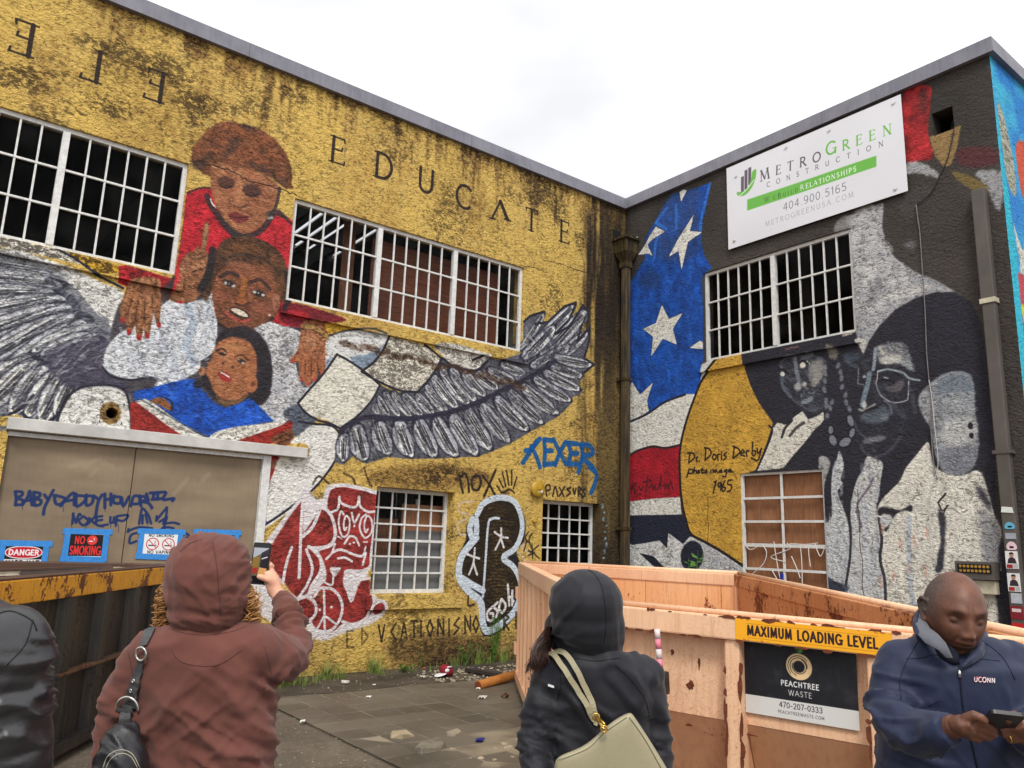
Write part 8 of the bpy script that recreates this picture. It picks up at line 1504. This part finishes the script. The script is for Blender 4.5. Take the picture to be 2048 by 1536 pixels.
SKB = skin_mat('skin_mid', (178, 124, 96), (196, 140, 110)); b = MB(); b.ell(J(1172, 1215, 2.62), (.072, .075, .095)); b.tube([J(1176, 1250, 2.62), J(1184, 1330, 2.62)], (.048, .055), 12); loft(b, [(J(1190, 1340), .13, .08), (J(1190, 1600), .12, .09), (J(1190, 1700), .14, .10)])
for s in (0, 1): b.tube([[J(1102, 1366), J(1070, 1500, 2.52), J(1100, 1640, 2.36), J(1120, 1668, 2.32)], [J(1284, 1362), J(1310, 1500, 2.57), J(1290, 1640, 2.4), J(1280, 1668, 2.36)]][s], [.038, .034, .026, .03], 12)
legs(b, 1192, D, .78, .085, .065); bo = skin_up(b, 'body', SKB, B_, .007, 3); tint(bo, None)
b = MB(); legs(b, 1192, D, .84, .09, .088); loft(b, [(J(1192, 1680), .15, .11), (J(1192, 1780), .165, .125), (J(1192, 1810), .16, .12)]); skin_up(b, 'trousers', fabric('trousers_black', (26, 26, 32), .9, .1), B_, .012, 5); shoes('shoe', 1192, D, M['black_plastic'], B_, .085)
t = NT('hair_brown'); n = t.noise(t.coords((1, 1, 1)), 70, 3); t.set(t.mix(n, lin((40, 26, 24)), lin((92, 62, 54))), .42, 0, .6); M['hair_brown'] = t.m
b = MB(); r_ = random.Random(6)
for k in range(620):
    u, v0 = r_.uniform(0, 1), r_.uniform(-1, 1); sp_ = .5+.5*u
    c0 = J(1100+7*v0, 1252+30*u, 2.60+.05*v0); m1 = J(1078+16*v0+r_.gauss(0, 2), 1286+14*u, 2.57+.07*v0); e = J(1084+22*v0+r_.gauss(0, 5)-8*u, 1326+16*u+r_.gauss(0, 5), 2.56+.08*v0); ph0 = r_.uniform(0, .8)
    pts = [c0*(1-t_)**2+2*m1*t_*(1-t_)+e*t_*t_+RH*.004*math.sin(t_*7+ph0+u*3)*t_ for t_ in np.linspace(0, 1, 9)]; b.tube(pts, [.0013]*8+[.0005], 3)
o = b.build('hair', M['hair_brown'], B_, True); o['kind'] = 'stuff'
SG_ = fabric('sage_leather', (158, 150, 122), .5, .05, 260, .0005, .08, .45); bg2 = thing('shoulder_bag', 'sage green leather shoulder bag with gold clasp on the black jacket', 'bag', None, J(1225, 1560, 2.38))
fr_ = [(1262, 1424), (1268, 1432), (1300, 1480), (1334, 1536), (1362, 1590), (1352, 1640), (1240, 1660), (1130, 1650), (1108, 1600), (1108, 1540), (1110, 1514), (1140, 1504), (1176, 1488), (1204, 1460), (1228, 1440), (1250, 1428)]
bm = bmesh.new()
def pill(dd, k, cx=1225, cy=1545): return [bm.verts.new(J(cx+(x-cx)*k, cy+(y-cy)*k, dd)) for x, y in fr_]
rows = [pill(2.475, .93), pill(2.455, .985), pill(2.43, 1.0), pill(2.40, 1.0), pill(2.372, .985), pill(2.36, .95), pill(2.352, .8), pill(2.350, .4)]
n = len(fr_)
for a, c in zip(rows, rows[1:]):
    for k in range(n): bm.faces.new((a[k], a[(k+1) % n], c[(k+1) % n], c[k]))
bm.faces.new(rows[0][::-1]); bm.faces.new(rows[-1]); bmesh.ops.recalc_face_normals(bm, faces=bm.faces); me = bpy.data.meshes.new('bag_body'); bm.to_mesh(me); bm.free(); me.polygons.foreach_set('use_smooth', [True]*len(me.polygons)); me.materials.append(SG_); bo2 = bpy.data.objects.new('bag_body', me); COL.objects.link(bo2); put(bo2, bg2); ss = bo2.modifiers.new('s', 'SUBSURF'); ss.levels = 2; ss.render_levels = 2
tb2 = bvh(bo2)
for q in ([(1258, 1434), (1288, 1476), (1322, 1536)], [(1116, 1520), (1146, 1510), (1180, 1494), (1208, 1466), (1254, 1434)]):
    P_, Nr = hits(tb2, q, .0012)
    if len(P_) > 3: MB().tube(P_, .001, 5).build('stitching', fabric('stitch_sage', (104, 104, 82), .8, 0), bg2, True)
for q, w0 in (([(1086, 1322), (1100, 1312), (1118, 1322), (1150, 1368), (1180, 1420), (1194, 1446)], .017), ([(1112, 1310), (1128, 1306), (1146, 1324), (1168, 1366), (1188, 1412), (1198, 1444)], .017)):
    P_, Nr = hits(tj, q, .010); b = MB(); ribbon(b, P_, Nr, w0, .005); b.build('strap', SG_, bg2)
hh, nn = hits(tj, [(1192, 1442), (1206, 1462)], .03, dense=1); c0 = J(1208, 1458, 2.335); c1 = J(1192, 1434, 2.40)
ring(c0, -FH, .009, .003, M['brass'], bg2, 'eyelet'); MB().tube([c1, c1*.5+c0*.5-FH*.012, c0-FH*.006], (.005, .0055, .004), 8).build('clasp', M['brass'], bg2, True); ring(c1, -FH, .010, .0028, M['brass'], bg2, 'ring'); MB().tube([c1+RH*.006, c0*.6+c1*.4+RH*.012], .003, 8).build('clasp', M['brass'], bg2, True)

# ------------------------------------------------ D: leather jacket, mostly out of frame
D = 1.9; D_ = root(-75, D, 'person at the left edge in black leather jacket, only arm and shoulder visible'); J = lambda x, y, d=1.9: at(x, y, d)
LM = fabric('leather_black', (40, 40, 44), .27, 0, 700, .0005, .2, .75, 30); b = MB()
loft(b, [(J(-85, 1190), .07, .07), (J(-80, 1215), .12, .10), (J(-75, 1240), .17, .12), (J(-75, 1290), .20, .13), (J(-75, 1400), .205, .14), (J(-75, 1520), .20, .14), (J(-75, 1640), .205, .145)])
for sx in (1, -1):
    X = (lambda x: x) if sx > 0 else (lambda x: -150-x)
    b.ell(J(X(22), 1290), (.085, .085, .095)); b.tube([J(X(22), 1295), J(X(34), 1350), J(X(36), 1405, 1.92), J(X(10), 1460, 1.98), J(X(-30), 1510, 2.05)], [.088, .080, .074, .066, .05], 18); b.ell(J(X(38), 1400, 1.9), (.07, .07, .07))
fo = [(J(50, 1385), .11, UZ+RH*.3, 20, 4, .013), (J(30, 1430), .09, UZ-RH*.5, 22, 4, .013), (J(50, 1320), .10, RH*.5+UZ*.8, 12, 4, .005), (J(20, 1470), .1, UZ, 18, 4, .007), (J(-40, 1350), .15, RH*.7+UZ*.3, 12, 4, .006)]
lj = skin_up(b, 'jacket', LM, D_, .009, 6, fo); tl = bvh(lj)
for q in ([(-20, 1235), (20, 1222), (62, 1240), (74, 1262)], [(66, 1240), (50, 1290), (14, 1330)]):
    P_, Nr = hits(tl, q, .0004)
    if len(P_) > 3: MB().tube(P_, .0016, 6).build('seam', fabric('leather_seam', (18, 18, 20), .5, 0), D_, True)
b = MB(); b.ell(J(-92, 1095), (.078, .095, .115)); b.tube([J(-90, 1130), J(-82, 1230)], (.055, .06), 12); loft(b, [(J(-75, 1260), .14, .09), (J(-75, 1600), .15, .10)]); legs(b, -75, D, .84, .10, .07)
for sx in (1, -1):
    X = (lambda x: x) if sx > 0 else (lambda x: -150-x)
    b.tube([J(X(22), 1295), J(X(36), 1405, 1.92), J(X(-30), 1510, 2.05), J(X(-45), 1525, 2.09)], [.045, .04, .03, .03], 12)
bo = skin_up(b, 'body', SKB, D_, .009, 3); tint(bo, None)
b = MB(); b.ell(J(-94, 1085, 1.9), (.086, .10, .105)); skin_up(b, 'hair', M['hair_brown'], D_, .01, 2); b = MB(); legs(b, -75, D, .88, .10, .095); loft(b, [(J(-75, 1580), .16, .12), (J(-75, 1680), .17, .125)]); skin_up(b, 'trousers', M['trousers_black'], D_, .013, 5); shoes('shoe', -75, D, M['black_plastic'], D_, .10)

# ------------------------------------------------ C: man in a navy jacket looking at his phone
D = 2.2; C_ = root(1912, D, 'bald man in navy zip jacket looking down at the phone in his hands'); J = lambda x, y, d=2.2: at(x, y, d)
NM = fabric('softshell_navy', (20, 30, 58), .6, .1, 1200, .0003, .1, .35); b = MB()
loft(b, [(J(1900, 1278, 2.25), .074, .060), (J(1902, 1290, 2.24), .105, .08), (J(1908, 1302, 2.22), .165, .10), (J(1912, 1325), .200, .13), (J(1914, 1375), .212, .145), (J(1915, 1440), .208, .155), (J(1914, 1520), .21, .16), (J(1912, 1600), .212, .16), (J(1912, 1700), .218, .165), (J(1912, 1730), .21, .16)])
b.ell(J(1810, 1332), (.074, .08, .075)); b.ell(J(2020, 1334), (.076, .08, .075)); b.ell(J(1850, 1304), (.075, .07, .045)); b.ell(J(1972, 1304), (.075, .07, .045))
b.tube([J(1804, 1340), J(1784, 1395, 2.16), J(1788, 1446, 2.08), J(1834, 1466, 1.99), J(1882, 1461, 1.92), J(1902, 1456, 1.895)], [.074, .068, .064, .056, .048, .040], 18)
b.tube([J(2030, 1340), J(2066, 1400, 2.16), J(2082, 1455, 2.08), J(2072, 1478, 1.98), J(2052, 1470, 1.92)], [.082, .074, .068, .058, .042], 18)
fo = [(J(1775, 1420, 2.1), .10, (.2, .1, .95), 20, 6, .012), (J(1850, 1475, 1.97), .09, RH, 22, 6, .010), (J(1890, 1462, 1.92), .045, RH, 46, 6, .006), (J(1870, 1390), .10, RH*.8+UZ*.4, 12, 5, .010), (J(1840, 1340), .08, RH*.7-UZ*.5, 16, 5, .006), (J(1960, 1400), .12, RH*.9+UZ*.3, 10, 4, .008), (J(1930, 1500), .15, RH*.5+UZ*.8, 14, 5, .010), (J(2050, 1400), .1, UZ, 20, 5, .009), (J(1820, 1500), .12, UZ, 14, 5, .010)]
nj = skin_up(b, 'jacket', NM, C_, .0085, 6, fo); tn = bvh(nj); s3 = fabric('navy_seam', (20, 28, 52), .7, 0); zp = fabric('zip_black', (20, 24, 40), .4, 0)
for q, r0, m_ in (([(1918, 1326), (1920, 1350), (1924, 1400), (1930, 1440), (1944, 1490), (1955, 1536)], .0028, zp), ([(1840, 1276), (1826, 1300), (1812, 1326), (1800, 1360), (1802, 1400)], .0012, s3), ([(1812, 1318), (1840, 1316), (1870, 1310), (1892, 1318)], .0012, s3), ([(1966, 1284), (1990, 1300), (2012, 1324), (2030, 1360)], .0012, s3), ([(1926, 1314), (1960, 1318), (2000, 1322)], .0012, s3), ([(1820, 1410), (1850, 1414), (1880, 1400)], .001, s3)):
    P_, Nr = hits(tn, q, .0006)
    if len(P_) > 3: MB().tube(P_, r0, 6).build('seam' if m_ is s3 else 'zip', m_, C_, True)
hh, nn = hits(tn, [(1918, 1346), (1918, 1347)], .004, dense=1)
if hh: MB().tube([hh[0]+UZ*.008, hh[0]-UZ*.010], (.003, .0045), 8).build('zip_pull', M['steel'], C_, True)
# lettering on the chest
b1, b2 = MB(), MB(); pen_ = 0; Wt = text_w('UCONN', .16); x0, x1, yb = 1947, 1989, 1363
for ch in 'UCONN':
    w_, st = GL[ch]
    for _, pts in st:
        q = [(x0+(x1-x0)*(pen_+x)/Wt, yb+ (pen_/Wt)*3-9.5*y) for x, y in pts]; P_, Nr = hits(tn, q, .0012, dense=1) if len(q) < 3 else hits(tn, q, .0012, dense=1)
        if len(P_) > 1: b1.tube(P_, .0019, 5); b2.tube([p+n_*.0012 for p, n_ in zip(P_, Nr)], .0011, 5)
    pen_ += w_+.16
b1.build('chest_lettering', plain('stitch_red', (170, 40, 62), .6), C_); b2.build('chest_lettering', M['white_print'], C_)
# stand-up collar: open, grey lining folded out on one side
gl_ = fabric('collar_grey', (92, 94, 102), .85, .2); b = MB()
cp_ = [J(1838, 1226, 2.24), J(1832, 1246, 2.18), J(1836, 1268, 2.14), J(1852, 1286, 2.09), J(1878, 1300, 2.07), J(1894, 1316, 2.055)]; ci = [J(1850, 1222, 2.25), J(1850, 1240, 2.19), J(1860, 1256, 2.15), J(1876, 1268, 2.11), J(1892, 1286, 2.09), J(1906, 1316, 2.065)]
v = []; 
for a, c in zip(cp_, ci): v += [a, c, c+FH*.006, a+FH*.006]
b.add(v, [(i*4+k, i*4+(k+1) % 4, (i+1)*4+(k+1) % 4, (i+1)*4+k) for i in range(5) for k in range(4)]+[(3, 2, 1, 0), (20, 21, 22, 23)]); b.build('collar', gl_, C_, True)
b = MB(); b.tube([J(1846, 1224, 2.28), J(1836, 1240, 2.24), J(1834, 1256, 2.19), J(1838, 1276, 2.14)], [(.012, .02), (.012, .024), (.012, .022), (.008, .014)], 12); b.tube([J(1970, 1274, 2.26), J(1970, 1290, 2.19), J(1958, 1308, 2.11), J(1940, 1322, 2.075), J(1923, 1336, 2.065)], [(.010, .022), (.010, .020), (.009, .016), (.007, .012), (.004, .006)], 12); b.tube([J(1850, 1250, 2.30), J(1900, 1240, 2.33), J(1955, 1252, 2.30)], [(.012, .03)]*3, 12)
skin_up(b, 'collar', NM, C_, .005, 3)
b = MB(); b.tube([J(1886, 1300, 2.15), J(1902, 1314, 2.11), J(1912, 1326, 2.085)], [.03, .024, .008], 12); b.ell(J(1898, 1296, 2.20), (.045, .05, .035)); skin_up(b, 'shirt', fabric('shirt_dark', (20, 22, 36), .9, 0), C_, .005, 3)
# head
SKC = skin_mat('skin_dark', (92, 58, 44), (116, 76, 58), .40)
HC = J(1908, 1225, 2.18); yw, pt = math.radians(-7), math.radians(13)
hF = unit(-FH*math.cos(yw)*math.cos(pt)+RH*math.sin(yw)*math.cos(pt)-UZ*math.sin(pt)); hU = unit(UZ-hF*(UZ@hF)); rl = math.radians(4); hX = np.cross(hF, hU); hX = -hX if hX@RH < 0 else hX
hU, hX = hU*math.cos(rl)+hX*math.sin(rl), hX*math.cos(rl)-hU*math.sin(rl)
def H(x, y, z): return HC+hX*x+hF*y+hU*z
b = MB(); bm = bmesh.new(); bmesh.ops.create_icosphere(bm, subdivisions=6, radius=1)
G = lambda a, s_: math.exp(-(a/s_)**2)
for v_ in bm.verts:
    x, y, z = v_.co; zz = max(0, -z); X = .0765*x*(1-.20*zz**1.2-.05*max(0, z)); Y = y*(.096 if y > 0 else .104); Z_ = z*(.112 if z > 0 else .120); X *= 1+.05*max(0, z)
    if y < 0: Y *= 1-.42*zz
    if y > 0: Y *= 1-.06*zz
    if y > .1:
        f_ = min(1, (y-.1)/.4); ax_ = abs(X)
        Y += f_*(.007*G(Z_-.026, .014)*G(ax_-.024, .030)+.003*G(Z_-.05, .03) - .013*G(Z_-.004, .014)*G(ax_-.031, .017) + .020*G(X, .0105)*(1/(1+math.exp((Z_-.010)/.006)))*(1/(1+math.exp((-.040-Z_)/.003)))*(.45+.55*min(1, max(0, (.014-Z_)/.045))) + .010*G(ax_-.013, .009)*G(Z_+.036, .009) + .012*G(X, .030)*G(Z_+.058, .022) + .0045*G(Z_+.056, .0055)*G(X, .024) + .005*G(Z_+.069, .0065)*G(X, .021) - .0045*G(Z_+.0625, .0026)*G(X, .026) - .003*G(Z_+.082, .007)*G(X, .02) + .007*G(Z_+.100, .014)*G(X, .022) + .004*G(ax_-.042, .018)*G(Z_+.030, .022) - .0040*G(ax_-.007, .0022)*G(Z_-.028, .012)-.004*G(ax_-(.024-.35*(Z_+.04)), .004)*G(Z_+.048, .018))
    v_.co = (X, Y, Z_)
bm.verts.ensure_lookup_table(); b.add([H(*v_.co) for v_ in bm.verts], [[q.index for q in f.verts] for f in bm.faces]); bm.free()
for s in (-1, 1):
    b.ell(H(s*.031, .0735, .002), (.0125, .0115, .0095))
    e0 = H(s*.076, -.004, -.006)
    b.tube([H(s*.070, .006, .018), H(s*.080, .004, .030), H(s*.086, -.010, .032), H(s*.088, -.020, .018), H(s*.084, -.018, -.002), H(s*.078, -.008, -.020), H(s*.074, .002, -.030), H(s*.071, .006, -.020)], [.005, .0055, .0055, .0055, .005, .006, .007, .005], 10)
    b.ell(H(s*.076, -.008, .004), (.006, .010, .020)); b.tube([H(s*.073, .006, -.004), H(s*.079, .004, .002)], .0045, 8)
b.tube([H(0, -.040, -.055), J(1898, 1275, 2.25), J(1902, 1330, 2.22)], [.058, .058, .07], 18)
loft(b, [(J(1908, 1330), .14, .09), (J(1914, 1500), .14, .10), (J(1912, 1680), .15, .11)]); legs(b, 1912, D, .84, .10, .075)
b.tube([J(1802, 1336), J(1778, 1448, 2.08), J(1882, 1462, 1.92), J(1912, 1452, 1.885)], [.028, .028, .028, .028], 14); b.tube([J(2030, 1340), J(2082, 1455, 2.08), J(2052, 1470, 1.92), J(2036, 1460, 1.885)], [.028, .028, .028, .028], 14)
# hands round the phone
K_ = lambda x, y, d: at(x, y, d)
b.tube([K_(1908, 1452, 1.885), K_(1922, 1448, 1.875), K_(1942, 1448, 1.865)], [(.026, .022), (.034, .022), (.032, .019)], 14); b.ell(K_(1930, 1452, 1.872), (.034, .026, .026))
b.tube([K_(1930, 1438, 1.86), K_(1948, 1430, 1.845), K_(1962, 1436, 1.84), K_(1974, 1444, 1.838)], [.013, .0115, .0105, .009], 10)                         # thumb, over the screen edge
for q, r0 in (([(1944, 1440, 1.865), (1962, 1444, 1.862), (1980, 1456, 1.868), (1990, 1462, 1.874)], .0115), ([(1944, 1450, 1.867), (1962, 1456, 1.868), (1982, 1466, 1.872), (1992, 1470, 1.876)], .0115), ([(1940, 1460, 1.87), (1956, 1467, 1.872), (1972, 1474, 1.875), (1982, 1476, 1.88)], .0108), ([(1932, 1468, 1.873), (1946, 1476, 1.876), (1960, 1480, 1.88)], .0095)):
    b.tube([K_(*p) for p in q], [r0, r0*.95, r0*.88, r0*.75][:len(q)], 10)
b.tube([K_(2040, 1462, 1.885), K_(2032, 1452, 1.87), K_(2022, 1446, 1.862)], [(.024, .022), (.032, .020), (.030, .018)], 14)
b.tube([K_(2034, 1440, 1.86), K_(2028, 1430, 1.85), K_(2018, 1436, 1.838), K_(2010, 1444, 1.836)], [.0125, .0115, .0105, .009], 10)
for q, r0 in (([(2028, 1450, 1.868), (2014, 1458, 1.868), (2002, 1462, 1.874)], .0112), ([(2030, 1458, 1.870), (2018, 1466, 1.870), (2004, 1470, 1.876)], .0112), ([(2034, 1466, 1.872), (2024, 1474, 1.873), (2012, 1478, 1.878)], .0105), ([(2038, 1472, 1.876), (2030, 1480, 1.878), (2022, 1482, 1.882)], .0095)): b.tube([K_(*p) for p in q], [r0, r0*.92, r0*.8], 10)
def tfn(V):
    q = V-HC; x, y, z = q@hX, q@hF, q@hU; inn = np.exp(-np.clip((np.sqrt(x*x+y*y+z*z)-.13)/.01, 0, 9)); c = np.zeros((len(V), 3))
    # receding crop: sides and back, thin on top
    line = .052+.0*x; side = 1/(1+np.exp(-(np.abs(x)-.044+.28*np.clip(z-.03, 0, .07))/.006)); front = 1/(1+np.exp((y-.040)/.012)); back = 1/(1+np.exp((y+.045)/.012)); low = 1/(1+np.exp(-(z-(-.012+np.where(y < -.02, -.03, 0)))/.006)); topf = 1/(1+np.exp((z-.098)/.008))
    c[:, 0] = inn*low*np.maximum(side*front*topf, back*.9)*.95
    band = np.exp(-((x*x)/(.034**2)))*np.exp(-(((z+.078)/.020)**2)); c[:, 1] = inn*(y > .03)*(.35*band+.9*np.exp(-(x/.023)**2)*np.exp(-((z+.0625)/.009)**2))
    lid = sum(np.exp(-((x-s*.031)/.013)**2)*np.exp(-((z+.0065)/.0028)**2) for s in (-1, 1))*(y > .05); brow = sum(np.exp(-((x-s*.031)/.016)**2)*np.exp(-((z-.0262+.12*np.abs(np.abs(x)-.03))/.0048)**2) for s in (-1, 1))*(y > .05)*1.0; line_ = np.exp(-(x/.025)**2)*np.exp(-((z+.0625)/.0014)**2)*(y > .05)*.9; nost = sum(np.exp(-((x-s*.009)/.004)**2)*np.exp(-((z+.0445)/.003)**2) for s in (-1, 1))*(y > .07)
    fur = np.exp(-((np.abs(x)-.006)/.0016)**2)*np.exp(-((z-.033)/.010)**2)*(y > .05)*.6; nl = np.exp(-((np.abs(x)-(.024-.35*(z+.04)))/.0028)**2)*np.exp(-((z+.046)/.016)**2)*(y > .04)*.55; sock = np.exp(-((np.abs(x)-.030)/.015)**2)*np.exp(-((z-.010)/.007)**2)*(y > .04)*.35; c[:, 2] = inn*np.clip(lid+brow+line_+nost+fur+nl+sock, 0, 1); return np.clip(c, 0, 1)  # frown, cheek-fold and eye-socket shade painted in through the dark tint
bo = skin_up(b, 'body', SKC, C_, .0030, 2); tint(bo, tfn)
pc0 = K_(1998, 1446, 1.858); ax = unit(RH*.97-UZ*.05-FH*.20); n_ = unit(UZ*.84+FH*.50); az = unit(n_-ax*(n_@ax)); ay = np.cross(az, ax)
ph2 = thing('phone', 'dark phone held flat in both hands of the man in navy', 'phone', None, pc0); rbox(pc0, ax, ay, az, .036, .066, .0045).build('case', M['black_plastic'], ph2)
rbox(pc0+az*.0048, ax, ay, az, .033, .062, .0004).build('screen', plain('screen_glass', (14, 16, 20), .08, 0, .1), ph2)
rg = K_(2016, 1475, 1.872); ring(rg, unit(RH+UZ*.3), .0118, .0018, M['brass'], C_, 'finger_ring')
b = MB(); legs(b, 1912, D, .88, .10, .10); loft(b, [(J(1912, 1660), .17, .13), (J(1912, 1730), .175, .135), (J(1912, 1760), .17, .13)]); skin_up(b, 'trousers', fabric('trousers_grey', (54, 52, 54), .9, .1), C_, .013, 5); shoes('shoe', 1912, D, M['black_plastic'], C_, .10, -1)
